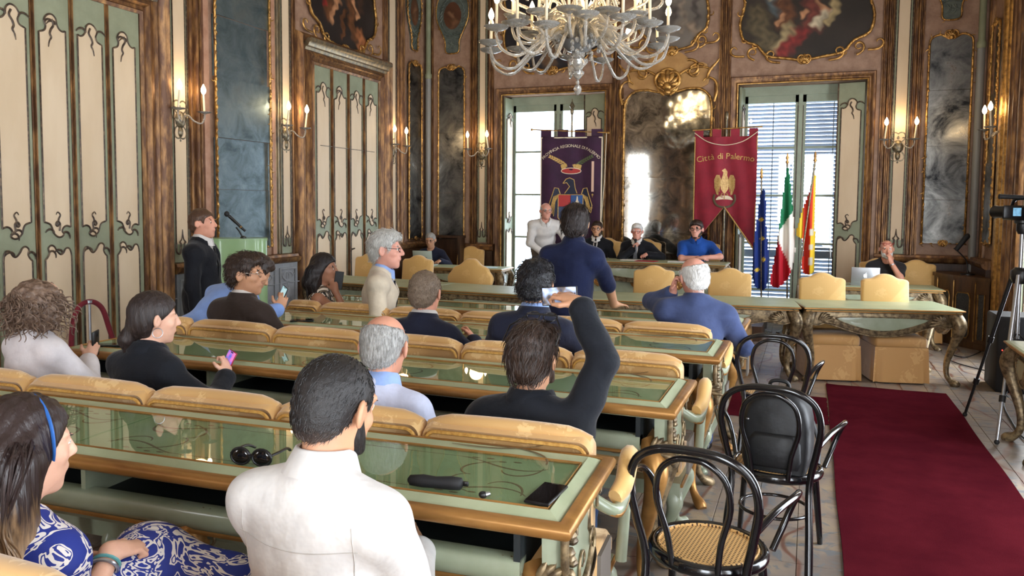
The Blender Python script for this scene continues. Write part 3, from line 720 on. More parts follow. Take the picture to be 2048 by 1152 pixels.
def glass_top_mat():
    m, nt, b = newmat('desk_glass'); nt.nodes.remove(b)
    tr = N(nt, 'ShaderNodeBsdfTransparent'); tr.inputs[0].default_value = (.88, .95, .90, 1)
    gl = N(nt, 'ShaderNodeBsdfGlossy', i_Roughness=.012); gl.inputs[0].default_value = (1, 1, 1, 1)
    fr = N(nt, 'ShaderNodeFresnel', i_IOR=1.75); mx = N(nt, 'ShaderNodeMixShader')
    ge = N(nt, 'ShaderNodeNewGeometry'); iv = N(nt, 'ShaderNodeMath', operation='SUBTRACT'); iv.inputs[0].default_value = 1; nt.links.new(ge.outputs['Backfacing'], iv.inputs[1])
    ml = N(nt, 'ShaderNodeMath', operation='MULTIPLY'); nt.links.new(fr.outputs[0], ml.inputs[0]); nt.links.new(iv.outputs[0], ml.inputs[1]); nt.links.new(ml.outputs[0], mx.inputs[0]); nt.links.new(tr.outputs[0], mx.inputs[1]); nt.links.new(gl.outputs[0], mx.inputs[2])
    nt.links.new(mx.outputs[0], nt.nodes['Material Output'].inputs[0]); return m
DGLASS = glass_top_mat()
def cabriole(mb, x, y, dx, dy, h, r=.05, s=1.0, foot=True):
    prof = [(0, 1, 1.0), (.03, .93, 1.15), (.05, .83, 1.1), (.035, .68, .85), (.005, .5, .66), (-.02, .32, .52), (-.02, .16, .45), (.005, .07, .5), (.04, .025, .72), (.055, .0, .55)]
    p = catmull([(x+dx*o*s, y+dy*o*s, z*h) for o, z, _ in prof], 3); rr = [q[0] for q in catmull([(k,) for _, _, k in prof], 3)]
    mb.tube(p, [r*k for k in rr], 10)
def acanthus(mb, x, y, z, ax, sgn, s=1.0, out=(0, -1)):
    # fan of curled leaves; ax = horizontal dir (unit x,y), out = facing direction
    for k in range(6):
        a = -.2+k*.32; L = (.16-.012*k)*s
        c = (x+ax[0]*sgn*math.cos(a)*L*.55+out[0]*.02, y+ax[1]*sgn*math.cos(a)*L*.55+out[1]*.02, z+math.sin(a)*L*.45-.03*s)
        ang = math.atan2(ax[1]*sgn, ax[0]*sgn)
        M_ = Matrix.Rotation(ang, 3, 'Z') @ Matrix.Rotation(-a*.8, 3, 'Y')
        mb.blob(c, (L*.5, .018*s, .017*s), 7, 4, M_)
def spiral(mb, x, y, z, ax, sgn, s=1.0, r=.012):
    p, _ = clo(0, 0, 1.2, .36*s, 3/s, 26/s, 18)
    mb.tube([(x+ax[0]*sgn*q[0], y+ax[1]*sgn*q[0], z+q[1]) for q in p], [r*(1-.5*i/18)*s for i in range(19)], 7)
# ================================================================== BENCH DESKS (rows)
def row_desk(label, x0, x1, y0, y1, h, panes, inner=True):
    t = thing('bench_desk', label, 'desk', (0, 0, 0), 0, 'long green council desks')
    W = x1-x0
    # top with bevelled rim, field sunk under the glass
    f = .055; g = .125
    mb = MB(); z = h
    R = [(x0, y0, z-.035), (x1, y0, z-.035), (x1, y1, z-.035), (x0, y1, z-.035)]
    def ring(i, zz, back=None): b = i if back is None else back; return [(x0+i, y0+i, zz), (x1-i, y0+i, zz), (x1-i, y1-b, zz), (x0+i, y1-b, zz)]
    mb.loft([ring(.012, z-.06), ring(.012, z-.02), ring(.03, z-.008), ring(.055, z+.004), ring(f, z+.004), ring(f+.006, z-.003, g), ring(f+.008, z-.003, g+.002)], cap=True)
    mb.build('table_top', DGREEN2, t, smooth=False)
    # gilt nosing
    mb = MB()
    prof = [(.0, -.008), (-.018, -.012), (-.026, -.024), (-.024, -.04), (-.010, -.052), (.012, -.056), (.012, -.008)]
    rings = []
    for (cx, cy, sx, sy) in ((x0, y0, 1, 1), (x1, y0, -1, 1), (x1, y1, -1, -1), (x0, y1, 1, -1)):
        rings.append([(cx+sx*o+.0, cy+sy*o, z+zz) for o, zz in prof])
    mb.loft(rings, closed=True); mb.build('gilt_edge', GILT, t)
    # thin gilt line round the glass and painted scrolls on the field
    mb = MB(); q = [(x0+f+.008, y0+f+.008), (x1-f-.008, y0+f+.008), (x1-f-.008, y1-g), (x0+f+.008, y1-g)]
    mb.tube([(a, b, z+.001) for a, b in q], .006, 6, closed=True); mb.build('gilt_fillet', GILT, t)
    n = len(panes)-1
    for k in range(n):
        a, b = panes[k], panes[k+1]
        mb = MB(); mb.box(a+.0015, b-.0015, y0+f+.012, y1-g-.003, z-.0025, z+.0035); mb.build('glass_pane', DGLASS, t, smooth=False)
    mb = MB()
    BR = mat('painted_scroll_line', S(104, 84, 56), None, .5)
    def pl(pts, r=.0035, zz=z-.0028): mb.tube([(p[0], p[1], zz) for p in pts], [r*(.6+.8*math.sin(PI*i/(len(pts)-1))) for i in range(len(pts))], 4, flat=.3, up=(0, 0, 1))
    for k in range(n):
        a, b = panes[k], panes[k+1]
        for yy, s in ((y0+f+.06, 1), (y1-g-.05, -1)):
            L = b-a
            pl([(a+.35+i*(L-.7)/10, yy) for i in range(11)], .002)
            for ex, dr in ((a+.1, 1), (b-.1, -1)):
                p, _ = clo(ex+dr*.3, yy, 0 if dr < 0 else PI, .34, -dr*s*7, dr*s*12, 16); pl(p)
                p, _ = clo(ex+dr*.16, yy+s*.01, (.5 if dr > 0 else PI-.5)*s, .22, dr*s*-3, dr*s*26, 14); pl(p)
                p, _ = clo(ex, yy+s*.03, s*PI/2, .2, -dr*s*5, -dr*s*22, 12); pl(p)
                for j in range(4): mb.blob((ex+dr*(.1+.05*j), yy+s*.012*math.sin(j*2), z-.0027), (.018, .006, .0006), 6, 3)
    for ex, dr in ((x0+.1, 1), (x1-.1, -1)):      # scrolls on the bare strip behind the glass
        p, _ = clo(ex+dr*.45, y1-.075, 0 if dr < 0 else PI, .45, dr*1.2, -dr*9, 16); pl(p, .004, z+.005)
        p, _ = clo(ex+dr*.35, y1-.05, 0 if dr < 0 else PI, .35, -dr*1.5, dr*10, 16); pl(p, .004, z+.005)
    mb.build('painted_scrolls', BR, t)
    # open shelf under the top, with rail
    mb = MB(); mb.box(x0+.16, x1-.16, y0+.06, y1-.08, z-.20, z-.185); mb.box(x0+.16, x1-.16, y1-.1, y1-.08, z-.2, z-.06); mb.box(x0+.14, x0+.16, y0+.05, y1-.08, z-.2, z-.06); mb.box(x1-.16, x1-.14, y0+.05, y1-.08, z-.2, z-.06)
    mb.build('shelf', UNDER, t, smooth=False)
    mb = MB(); poly = [(y0+.055, z-.155), (y0+.045, z-.165), (y0+.04, z-.2), (y0+.05, z-.225), (y0+.075, z-.24), (y0+.085, z-.27), (y0+.11, z-.275), (y0+.11, z-.16)]
    mb.loft([[(x0+.14, a, b) for a, b in poly], [(x1-.14, a, b) for a, b in poly]]); mb.build('shelf_rail', DGREEN, t)
    mb = MB(); mb.tube([(x0+.14, y0+.048, z-.232), (x1-.14, y0+.048, z-.232)], .008, 6); mb.build('gilt_rail', GILT, t)
    # partitions hung below the top
    k = x0+1.0
    while k < x1-.6:
        MB().box(k, k+.02, y0+.07, y1-.09, z-.19, z-.06).build('partition', DGREEN, t, smooth=False); k += 1.02
    # end panels: bulging green cheek with carved rim
    for ex, sx in ((x0, -1), (x1, 1)):
        P = [(y0+.09, z-.06), (y0+.1, z-.16), (y0+.16, z-.25), (y0+.28, z-.315), (y0+.4, z-.33), (y0+.52, z-.3), (y0+.62, z-.22), (y1-.1, z-.14), (y1-.08, z-.06)]
        P = [(y0+(a-y0)*(y1-y0)/.88, b) for a, b in P]
        mb = MB(); rings = []
        for d, s_ in ((-.05, 1), (-.01, 1), (.015, .86), (.024, .6)):
            cy = (y0+y1)/2; cz = z-.17; rings.append([(ex+sx*(d-.03), cy+(a-cy)*s_, cz+(b-cz)*s_) for a, b in P])
        mb.loft(rings); ch = mb.build('end_cheek', DGREEN, t, angle=60)
        mb = MB(); mb.tube([(ex+sx*-.012, a, b) for a, b in catmull(P, 3)], .013, 7); 
        for (yy, zz, sg) in ((y0+.15, z-.1, 1), (y0+.2, z-.26, -1), (y1-.16, z-.12, -1), (y1-.2, z-.24, 1)): spiral(mb, ex+sx*.0, yy, zz, (0, 1), sg, .5)
        for j in range(9): mb.blob((ex+sx*-.005, y0+.1+.02*math.sin(j*2), z-.08-.022*j), (.02, .024, .015), 6, 4)
        mb.build('carved_rim', CARVE, ch)
        MB().prismz([(0, 0), (.012, 0), (.012, .17), (0, .17)], 0, .16).build('end_plate', mat('grey_plate', S(98, 90, 82), None, .6), t, smooth=False, loc=(ex+sx*.015, y1-.22, z-.42))
    # legs
    xs = [x0+.1, x1-.1]; k = round(W/1.45)
    xs = [x0+.12+(W-.24)*i/k for i in range(k+1)]
    for xx in xs:
        for yy, dy in ((y0+.13, -1), (y1-.16, 1)):
            mb = MB(); cabriole(mb, xx, yy, (1 if xx == xs[-1] else -1 if xx == xs[0] else 0)*.8, dy, z-.2, .05, 1.3)
            lg = mb.build('leg', CARVE if yy > y0+.3 else GILT, t)
        mb = MB(); yy = y0+.1
        spiral(mb, xx-.02, yy-.02, z-.32, (1, 0), 1, .55, .016); spiral(mb, xx+.02, yy-.02, z-.32, (1, 0), -1, .55, .016); acanthus(mb, xx-.03, yy-.01, z-.2, (1, 0), -1, .8); acanthus(mb, xx+.03, yy-.01, z-.2, (1, 0), 1, .8)
        mb.build('carved_knee', CARVE, t)
    return t
HD = .94
def pivot(o, px, py, a):
    o.rotation_euler = (0, 0, a); o.location = (px-(px*math.cos(a)-py*math.sin(a)), py-(px*math.sin(a)+py*math.cos(a)), 0)
pivot(row_desk('nearest long green glass-topped desk with sunglasses and phone on it', -4.4, -.60, 1.98, 2.58, HD, [-4.32, -2.42, -.67]), -.60, 1.98, .045)
row_desk('second long green glass-topped desk from the viewer', -4.1, -.53, 3.30, 3.92, HD, [-4.03, -2.2, -.60])
row_desk('third long green glass-topped desk from the viewer', -4.1, -.48, 4.57, 5.18, HD, [-4.03, -2.2, -.55])
row_desk('farthest of the straight green glass-topped desks', -4.1, -.43, 5.77, 6.28, HD, [-4.03, -2.2, -.50])
# ================================================================== UPHOLSTERED BENCHES
def cushion_ring(w, h, r, n=5):
    P = []
    for cx, cz, a0 in ((w/2-r, h-r, 0), (-w/2+r, h-r, PI/2)):
        for i in range(n+1): a = a0+PI/2*i/n; P.append((cx+r*math.cos(a), cz+r*math.sin(a)))
    P += [(-w/2, 0), (w/2, 0)]
    return P
def bench(label, xs, yb, ztop, seat=True, arm=True):
    # xs: joints between seat backs; back face at y=yb (towards viewer), sitters face +y
    t = thing('upholstered_bench', label, 'bench', (0, 0, 0), 0, 'gold damask benches')
    z0 = .44
    for k in range(len(xs)-1):
        a, b = xs[k]+.002, xs[k+1]-.002; c = (a+b)/2; w_ = b-a; Hh = ztop-z0
        last = k == len(xs)-2
        def prof(ww, hh, r): return cushion_ring(ww, hh, r)
        mb = MB(); rings = []
        for y, ww, hh, r in ((.012, w_-.03, Hh-.04, .04), (0, w_-.012, Hh-.035, .045), (.015, w_, Hh-.028, .05), (.05, w_, Hh-.012, .05), (.085, w_, Hh-.02, .05), (.11, w_-.02, Hh-.04, .05)):
            rings.append([(c+x, yb+y, z0+z) for x, z in prof(ww, hh, r)])
        mb.loft(rings); bk = mb.build('back_cushion', DAMASK, t, angle=70)
        # rolled top with its own bulge
        mb = MB(); n = 14
        pts = []; rr = []
        for i in range(n+1):
            f = i/n; x = a+.012+(w_-.024)*f; dz = .008*math.sin(PI*f)
            e = min(1, min(f, 1-f)*9); pts.append((x, yb+.055, ztop-.024+dz-(1-e)*.016)); rr.append(.034*(.62+.38*e))
        mb.tube(pts, rr, 12, flat=.8, up=(0, 0, 1)); mb.build('top_roll', DAMASK, bk)
        mb = MB(); mb.tube([(c+x, yb-.003, z0+z) for x, z in prof(w_-.035, Hh-.05, .045)[:12]], .0075, 6); mb.build('piping', PIPING, bk)
        if seat:
            mb = MB(); mb.cbox(a+.004, b-.004, yb+.1, yb+.47, .37, .475, .03); mb.build('seat_cushion', DAMASK, t, angle=60)
    x0, x1 = xs[0], xs[-1]
    mb = MB(); mb.box(x0, x1, yb+.02, yb+.45, .30, .375); mb.build('seat_rail', DGREEN, t, smooth=False)
    mb = MB(); mb.tube([(x0, yb+.455, .36), (x1, yb+.455, .36)], .01, 6); mb.tube([(x1+.005, yb+.03, .36), (x1+.005, yb+.45, .36)], .01, 6); mb.build('gilt_line', GILT, t)
    k = round((x1-x0)/1.3)
    for i in range(k+1):
        xx = x0+.06+(x1-x0-.12)*i/k
        for yy, dy in ((yb+.08, -.6), (yb+.41, 1)):
            mb = MB(); cabriole(mb, xx, yy, .6 if i == k else 0, dy, .32, .042, 1.0); mb.build('leg', DGREEN, t)
    if arm:
        for ex, sx in ((x1, 1), (x0, -1)):
            px = ex+sx*.06
            p = [(ex-sx*.03, yb+.06, .76), (px, yb+.10, .70), (px+sx*.02, yb+.2, .715), (px+sx*.02, yb+.31, .78), (px+sx*.01, yb+.38, .785), (px, yb+.43, .74), (px-sx*.01, yb+.41, .6), (px-sx*.02, yb+.39, .38)]
            mb = MB(); mb.tube(catmull(p, 5), .024, 8); ao = mb.build('arm_frame', DGREEN, t)
            mb = MB(); mb.tube([(a_[0]+sx*.012, a_[1], a_[2]-.018) for a_ in catmull(p[:5], 5)], .010, 6); spiral(mb, px+sx*.02, yb+.40, .76, (0, 1), 1, .3); mb.build('arm_gilding', GILT, ao)
            mb = MB(); pp = catmull([(px, yb+.13, .735), (px+sx*.02, yb+.2, .765), (px+sx*.02, yb+.29, .825), (px+sx*.015, yb+.36, .82), (px+sx*.01, yb+.40, .77)], 5)
            mb.tube(pp, [.024+.014*math.sin(PI*min(1, (i+1.5)/(len(pp)+1))) for i in range(len(pp))], 10, flat=1.2, up=(0, 0, 1)); mb.build('arm_pad', YELLOW, ao)
    return t
bench('damask bench at the bottom left behind the woman with the headband', [-3.3, -2.6, -1.95, -1.25, -.6], .98, 1.085)
pivot(bench('damask bench directly behind the nearest desk, backs joined in a row', [-4.0, -3.31, -2.62, -1.97, -1.32, -.66], 2.60, 1.0), -.60, 1.98, .045)
bench('damask bench between the second and third desks', [-3.95, -3.78, -3.11, -2.46, -1.82, -1.17, -.58], 3.94, 1.03)
bench('damask bench between the third desk and the farthest desk', [-3.97, -3.65, -3.02, -2.41, -1.80, -1.18, -.58], 5.20, 1.005)
# ================================================================== CARVED TABLES
def council_table(label, p0, p1, D, h=.78, front='apron', group='carved green tables in a curve', fsgn=1, name='carved_table'):
    # p0 (left) -> p1 (right) is the front edge (towards viewer)
    ang = math.atan2(p1[1]-p0[1], p1[0]-p0[0]); W = math.hypot(p1[0]-p0[0], p1[1]-p0[1])
    t = thing(name, label, 'table', (p0[0], p0[1], 0), ang, group)
    mb = MB()
    def ring(i, zz): return [(i, i, zz), (W-i, i, zz), (W-i, D-i, zz), (i, D-i, zz)]
    mb.loft([ring(.035, h-.05), ring(.02, h-.042), ring(.028, h-.03), ring(.0, h-.02), ring(.0, h-.01), ring(.02, h), ring(.05, h+.002)]); mb.build('table_top', DGREEN2, t, smooth=False)
    mb = MB(); mb.tube([(.002, .002, h-.015), (W-.002, .002, h-.015), (W-.002, D-.002, h-.015), (.002, D-.002, h-.015)], .009, 6, closed=True)
    mb.tube([(.024, .024, h-.042), (W-.024, .024, h-.042), (W-.024, D-.024, h-.042), (.024, D-.024, h-.042)], .008, 6, closed=True); mb.build('gilt_edge', GILT, t)
    # aprons on four sides
    def apron(L, T):
        n = 28; top = h-.045; rows = []
        lower = []
        for i in range(n+1):
            f = i/n; e = min(f, 1-f)
            d = .12+.13*math.sin(PI*min(1, max(0, (e-.1)/.4))/2)**1.2 if e > .1 else .12+.03*math.sin(PI*e/.1)
            lower.append(d)
        for i in range(n+1):
            f = i/n; bul = .028*math.sin(PI*f)
            d = lower[i]
            rows.append([T(f*L, -bul*.2, top), T(f*L, -bul*.9, top-d*.35), T(f*L, -bul, top-d*.7), T(f*L, -bul*.6, top-d), T(f*L, .02, top-d), T(f*L, .03, top)])
        mb = MB(); mb.loft(rows); ap = mb.build('apron', CARVE, t, angle=60)
        # pale panel
        P1 = []; P2 = []
        for i in range(5, n-4):
            f = i/n; bul = .028*math.sin(PI*f); d = lower[i]; k = math.sin(PI*(i-5)/(n-10))**.45
            P1.append((f*L, bul*.75+.012, top-d*.47+d*.27*k)); P2.append((f*L, bul*.95+.012, top-d*.47-d*.30*k))
        mb = MB()
        mb._add([T(a, -b, c) for a, b, c in P1]+[T(a, -b-.006, (c+P2[i][2])/2) for i, (a, b, c) in enumerate(P1)]+[T(a, -b, c) for a, b, c in P2],
                [(i, i+1, len(P1)+i+1, len(P1)+i) for i in range(len(P1)-1)]+[(len(P1)+i, len(P1)+i+1, 2*len(P1)+i+1, 2*len(P1)+i) for i in range(len(P1)-1)])
        mb.build('apron_panel', DGREEN, ap, angle=80)
        mb = MB(); mb.tube([T(a, -b, c) for a, b, c in P1]+[T(a, -b, c) for a, b, c in reversed(P2)], .006, 6, closed=True)
        mb.tube([T(f/n*L, -.028*math.sin(PI*f/n)*.6-.004, top-lower[f]) for f in range(n+1)], .009, 6)
        ax = Vector(T(1, 0, 0))-Vector(T(0, 0, 0)); out = Vector(T(0, -1, 0))-Vector(T(0, 0, 0))
        for fx, sg in ((.1, 1), (L-.1, -1)):
            q = T(fx, 0, top-.07); acanthus(mb, q[0], q[1], q[2], (ax.x, ax.y), sg, 1.0, (out.x, out.y)); 
            q = T(fx+sg*.13, -.01, top-.13); spiral(mb, q[0], q[1], q[2], (ax.x, ax.y), sg, .5)
        mb.build('apron_carving', CARVE, ap)
    i0 = .07
    apron(W-2*i0, lambda u, v, z: (i0+u, i0+v, z))
    apron(W-2*i0, lambda u, v, z: (W-i0-u, D-i0-v, z))
    apron(D-2*i0, lambda u, v, z: (W-i0-v, i0+u, z))
    apron(D-2*i0, lambda u, v, z: (i0+v, D-i0-u, z))
    for x, sx in ((.09, -1), (W-.09, 1)):
        for y, sy in ((.09, -1), (D-.09, 1)):
            mb = MB(); cabriole(mb, x, y, sx*.75, sy*.75, h-.05, .06, 1.5); lg = mb.build('leg', CARVE, t)
            mb = MB()
            for j in range(7): mb.blob((x+sx*(.06-.005*j), y+sy*(.06-.005*j), h-.16-.04*j), (.02, .02, .017), 6, 4)
            mb.tube([(x+sx*.055, y+sy*.02, h-.12), (x+sx*.06, y+sy*.02, h-.2), (x+sx*.03, y+sy*.01, h-.35)], .008, 6); mb.build('leg_carving', GILT, lg)
    return t
council_table('carved table with skirted chairs pushed under it at the right end', (-.02, 8.47), (1.49, 8.84), .80)
council_table('carved table section right of the standing man in the dark shirt', (-2.42, 8.16), (-.05, 8.44), .80)
council_table('carved table section behind the standing man', (-4.36, 8.36), (-2.44, 8.17), .80)
council_table('carved table section at the far left against the door', (-6.30, 8.66), (-4.38, 8.37), .80)
council_table('small carved side table under the right laptop', (.05, 10.86), (1.62, 10.98), .62, group='carved side tables')
council_table('small carved side table under the left laptop', (-6.0, 11.05), (-4.42, 11.12), .58, .80, group='carved side tables')
council_table('carved table cut by the right edge of the view', (1.45, 6.25), (2.15, 6.25), .75, .78, group='carved side tables')
# dais and presiding desk
tag(MB().box(-4.0, -.55, 10.8, 12.25, 0, .2).build('dais', DARKWOOD, smooth=False), 'low dark wooden platform under the presiding desk', 'platform')
t = council_table('presiding desk on the platform with papers and three seated men', (-3.55, 11.0), (-1.06, 11.0), .70, .795, group='carved side tables')
t.location.z = .2
mb = MB(); mb.box(.2, 2.29, .12, .14, .12, .62); fp = mb.build('modesty_panel', DGREEN, t, smooth=False)
for c in (.7, 1.25, 1.8):
    mb = MB(); crest(mb, c, .45, 1.0, .11); mb.build('panel_carving', GILT, fp)
# ================================================================== SKIRTED CHAIRS
def skirt_chair(name, label, style=0, w=.49, group='yellow skirted chairs', bh=1.08):
    # local: sitter faces -y (towards viewer), back at +y
    t = thing(name, label, 'chair', (0, 0, 0), 0, group)
    if style == 0:
        P = [(-w/2, .45), (w/2, .45), (w/2, bh-.085), (w/2-.03, bh-.06), (w*.28, bh-.05), (w*.14, bh-.012), (0, bh), (-w*.14, bh-.012), (-w*.28, bh-.05), (-w/2+.03, bh-.06), (-w/2, bh-.085)]
    else:
        P = [(-w*.42, .45), (w*.42, .45), (w*.5, .62), (w*.62, .72), (w*.66, .82), (w*.55, .9), (w*.48, .95), (w*.3, .99), (w*.14, bh-.01), (0, bh), (-w*.14, bh-.01), (-w*.3, .99), (-w*.48, .95), (-w*.55, .9), (-w*.66, .82), (-w*.62, .72), (-w*.5, .62)]
    P = P[:2]+catmull(P[2:], 3)
    cx, cz = 0, .75
    mb = MB(); rings = []
    for y, s_ in ((-.045, .93), (-.035, .975), (-.015, 1), (.02, 1), (.035, .98), (.042, .94)):
        rings.append([(x*s_, .27+y+(z-.45)*.10, cz+(z-cz)*s_) for x, z in P])
    mb.loft(rings); mb.build('backrest', YELLOW, t, angle=70)
    mb = MB(); mb.cbox(-w/2-.01, w/2+.01, -.28, .27, .36, .475, .025); mb.build('seat', YELLOW2, t, angle=60)
    # pleated skirt
    pts = []
    def side(a, b, n, out):
        for i in range(n):
            f = i/n; x = a[0]+(b[0]-a[0])*f; y = a[1]+(b[1]-a[1])*f
            e = min(f, 1-f); k = .022 if e < .12 and i % 2 else 0
            pts.append((x, y, out[0]*k, out[1]*k))
    a, b = w/2+.012, .285
    side((-a, -b), (a, -b), 16, (0, 1)); side((a, -b), (a, b), 14, (-1, 0)); side((a, b), (-a, b), 16, (0, -1)); side((-a, b), (-a, -b), 14, (1, 0))
    mb = MB(); rings = []
    for z, fl_ in ((.375, 0), (.30, .3), (.15, .8), (.012, 1.2)):
        rings.append([(x*(1+.05*fl_)+ox*fl_, y*(1+.05*fl_)+oy*fl_, z) for x, y, ox, oy in pts])
    mb.loft(rings, cap=False); mb.build('skirt', YELLOW2, t, angle=50)
    mb = MB()
    for x in (-a+.05, a-.05):
        for y in (-b+.05, b-.05): mb = MB(); mb.tube([(x, y, 0), (x, y, .36)], [.014, .02], 8); mb.build('leg', DARKWOOD, t)
    return t
ch0 = skirt_chair('skirted_chair', 'yellow skirted chair behind the carved table right of the standing man, seen between him and the blue-grey suit')
SK = [((-1.73, 9.08), .05, 'yellow damask skirted chair just right of the standing man in dark shirt'), ((-.83, 9.1), .08, 'yellow skirted chair behind the table right of the blue-grey suited man'),
      ((.22, 8.93), .22, 'yellow skirted chair pushed under the right table, left of the pair'), ((.86, 9.06), .22, 'yellow skirted chair pushed under the right table, right of the pair'),
      ((1.42, 11.85), .0, 'yellow skirted chair at the right side table beside the man in black t-shirt'), ((.98, 11.95), .15, 'yellow skirted chair behind the man in black t-shirt with the laptop'),
      ((-5.18, 9.42), -.1, 'yellow skirted chair behind the curved table, beside the cream jacket man'), ((-6.02, 9.5), -.12, 'yellow skirted chair half hidden behind the cream jacket man'),
      ((-2.42, 11.95), .0, 'yellow chair behind the white-haired man with the microphone'), ((-3.05, 11.98), .0, 'yellow chair behind the bearded man in dark uniform'), ((-1.52, 11.98), 0, 'yellow chair behind the man in the blue polo shirt')]
for i, ((x, y), rz, lab) in enumerate(SK):
    o = ch0 if i == 0 else copy_tree(ch0)
    place(o, (x, y, .2 if y > 11.9 and x < -1 else 0), rz, lab)
ca = skirt_chair('skirted_chair', 'yellow chair with a lobed cartouche-shaped back left of the seated navy suits', 1, .52, bh=1.07); place(ca, (-4.28, 9.25, 0), -.08)
place(copy_tree(ch0), (-6.08, 12.05, 0), 0, 'yellow chair behind the man with the left laptop'); place(copy_tree(ch0), (-5.45, 12.0, 0), .1, 'pale empty yellow chair at the left side table beside the laptop man')
# ================================================================== BENTWOOD CHAIRS
BENT = mat('black_lacquer', S(14, 14, 17), None, .18, coat=.5)
def cane_mat():
    m, nt, b = newmat('woven_cane'); b.inputs['Roughness'].default_value = .55
    tc = N(nt, 'ShaderNodeTexCoord'); sx = N(nt, 'ShaderNodeSeparateXYZ'); nt.links.new(tc.outputs['Object'], sx.inputs[0])
    def w_(o, k):
        a = N(nt, 'ShaderNodeMath', operation='MULTIPLY'); a.inputs[1].default_value = k; nt.links.new(o, a.inputs[0])
        s_ = N(nt, 'ShaderNodeMath', operation='SINE'); nt.links.new(a.outputs[0], s_.inputs[0])
        return s_.outputs[0]
    a = w_(sx.outputs[0], 420); c = w_(sx.outputs[1], 420)
    mn = N(nt, 'ShaderNodeMath', operation='MINIMUM'); nt.links.new(a, mn.inputs[0]); nt.links.new(c, mn.inputs[1])
    gt = N(nt, 'ShaderNodeMath', operation='GREATER_THAN'); gt.inputs[1].default_value = -.05; nt.links.new(mn.outputs[0], gt.inputs[0])
    mx = N(nt, 'ShaderNodeMixRGB'); mx.inputs[1].default_value = S(206, 164, 104); mx.inputs[2].default_value = S(70, 46, 26)
    nt.links.new(gt.outputs[0], mx.inputs[0]); nt.links.new(mx.outputs[0], b.inputs['Base Color'])
    return m
CANE = cane_mat()
def bent_chair(label):
    # local: sitter faces +y, back towards -y
    t = thing('bentwood_chair', label, 'chair', (0, 0, 0), 0, 'black bentwood armchairs')
    def ell(rx, ry, z, n=28, cy=0): return [(rx*math.cos(2*PI*i/n), cy+ry*math.sin(2*PI*i/n)*(1 if math.sin(2*PI*i/n) > 0 else .96), z) for i in range(n)]
    mb = MB(); mb.tube(ell(.215, .215, .455), .019, 10, closed=True, flat=1.35, up=(0, 0, 1)); mb.build('seat_ring', BENT, t)
    mb = MB(); P = ell(.198, .198, 0); mb.prismz([(p[0], p[1]) for p in P], .462, .468); mb.build('cane_seat', CANE, t, smooth=False)
    mb = MB(); mb.tube(ell(.192, .192, .472), .006, 6, closed=True); mb.build('seat_binding', CANE, t)
    hoop = [(-.205, -.30, 0), (-.195, -.25, .22), (-.185, -.205, .45), (-.215, -.235, .62), (-.235, -.265, .76), (-.205, -.285, .865), (-.12, -.30, .92), (0, -.303, .932)]
    hoop = hoop+[(-x, y, z) for x, y, z in reversed(hoop[:-1])]
    mb = MB(); q = catmull(hoop, 5); mb.tube(q, [.0165+.004*min(1, max(0, (.5-p[2])/.5)) for p in q], 10); mb.build('back_hoop', BENT, t)
    inn = [(-.085, -.20, .455), (-.10, -.222, .58), (-.135, -.25, .72), (-.12, -.272, .83), (-.06, -.283, .885), (0, -.285, .895)]
    inn = inn+[(-x, y, z) for x, y, z in reversed(inn[:-1])]
    mb = MB(); mb.tube(catmull(inn, 5), .0125, 9); mb.build('inner_hoop', BENT, t)
    for s in (-1, 1):
        mb = MB(); q = catmull([(s*.17, .15, .455), (s*.185, .175, .3), (s*.2, .2, .12), (s*.21, .215, 0)], 4); mb.tube(q, [.02-.006*i/(len(q)-1) for i in range(len(q))], 9); mb.build('front_leg', BENT, t)
        arm = [(s*.222, -.245, .655), (s*.27, -.13, .70), (s*.315, .02, .715), (s*.315, .14, .69), (s*.285, .195, .62), (s*.25, .175, .52), (s*.225, .12, .45)]
        mb = MB(); mb.tube(catmull(arm, 5), .0135, 9); mb.build('arm', BENT, t)
    mb = MB(); mb.tube(ell(.175, .175, .24, 24), .009, 8, closed=True); mb.build('stretcher_ring', BENT, t)
    return t
b0 = bent_chair('nearest black bentwood armchair with an empty cane seat'); place(b0, (-.335, 3.06, 0), -.12)
place(copy_tree(b0), (-.125, 4.19, 0), -.10, 'black bentwood armchair with the black backpack on its seat')
place(copy_tree(b0), (-.20, 5.80, 0), -.02, 'farthest black bentwood armchair, behind the one with the backpack')
# backpack
t = thing('backpack', 'black leather backpack leaning on the middle bentwood chair', 'bag', (-.115, 4.16, .47), -.10)
LEATH = mat('black_leather', S(13, 14, 16), S(22, 23, 26), .5, scale=12, bump=.35, bscale=18)
mb = MB(); rings = []
for y, s_ in ((-.13, .82), (-.115, .94), (-.07, 1), (.05, 1), (.10, .95), (.125, .8)):
    P = [(-.15, 0), (.15, 0), (.165, .05), (.17, .18), (.155, .30), (.11, .375), (0, .40), (-.11, .375), (-.155, .30), (-.17, .18), (-.165, .05)]
    P = P[:2]+catmull(P[2:], 3); rings.append([(x*s_, y-.02+.0*z, .01+(z*(s_*.5+.5))) for x, z in P])
mb.loft(rings); mb.build('bag_body', LEATH, t, angle=70)
mb = MB(); rings = []
for y, s_ in ((-.165, .80), (-.155, .93), (-.12, 1)):
    P = [(-.12, .03), (.12, .03), (.135, .08), (.13, .17), (.10, .21), (-.10, .21), (-.13, .17), (-.135, .08)]; rings.append([(x*s_, y-.01, .12+(z-.12)*s_) for x, z in P])
mb.loft(rings); mb.build('front_pocket', LEATH, t, angle=70)
mb = MB(); mb.tube(catmull([(-.05, -.02, .40), (-.04, -.03, .44), (0, -.03, .45), (.04, -.03, .44), (.05, -.02, .40)], 4), .01, 7); mb.build('grab_handle', LEATH, t)
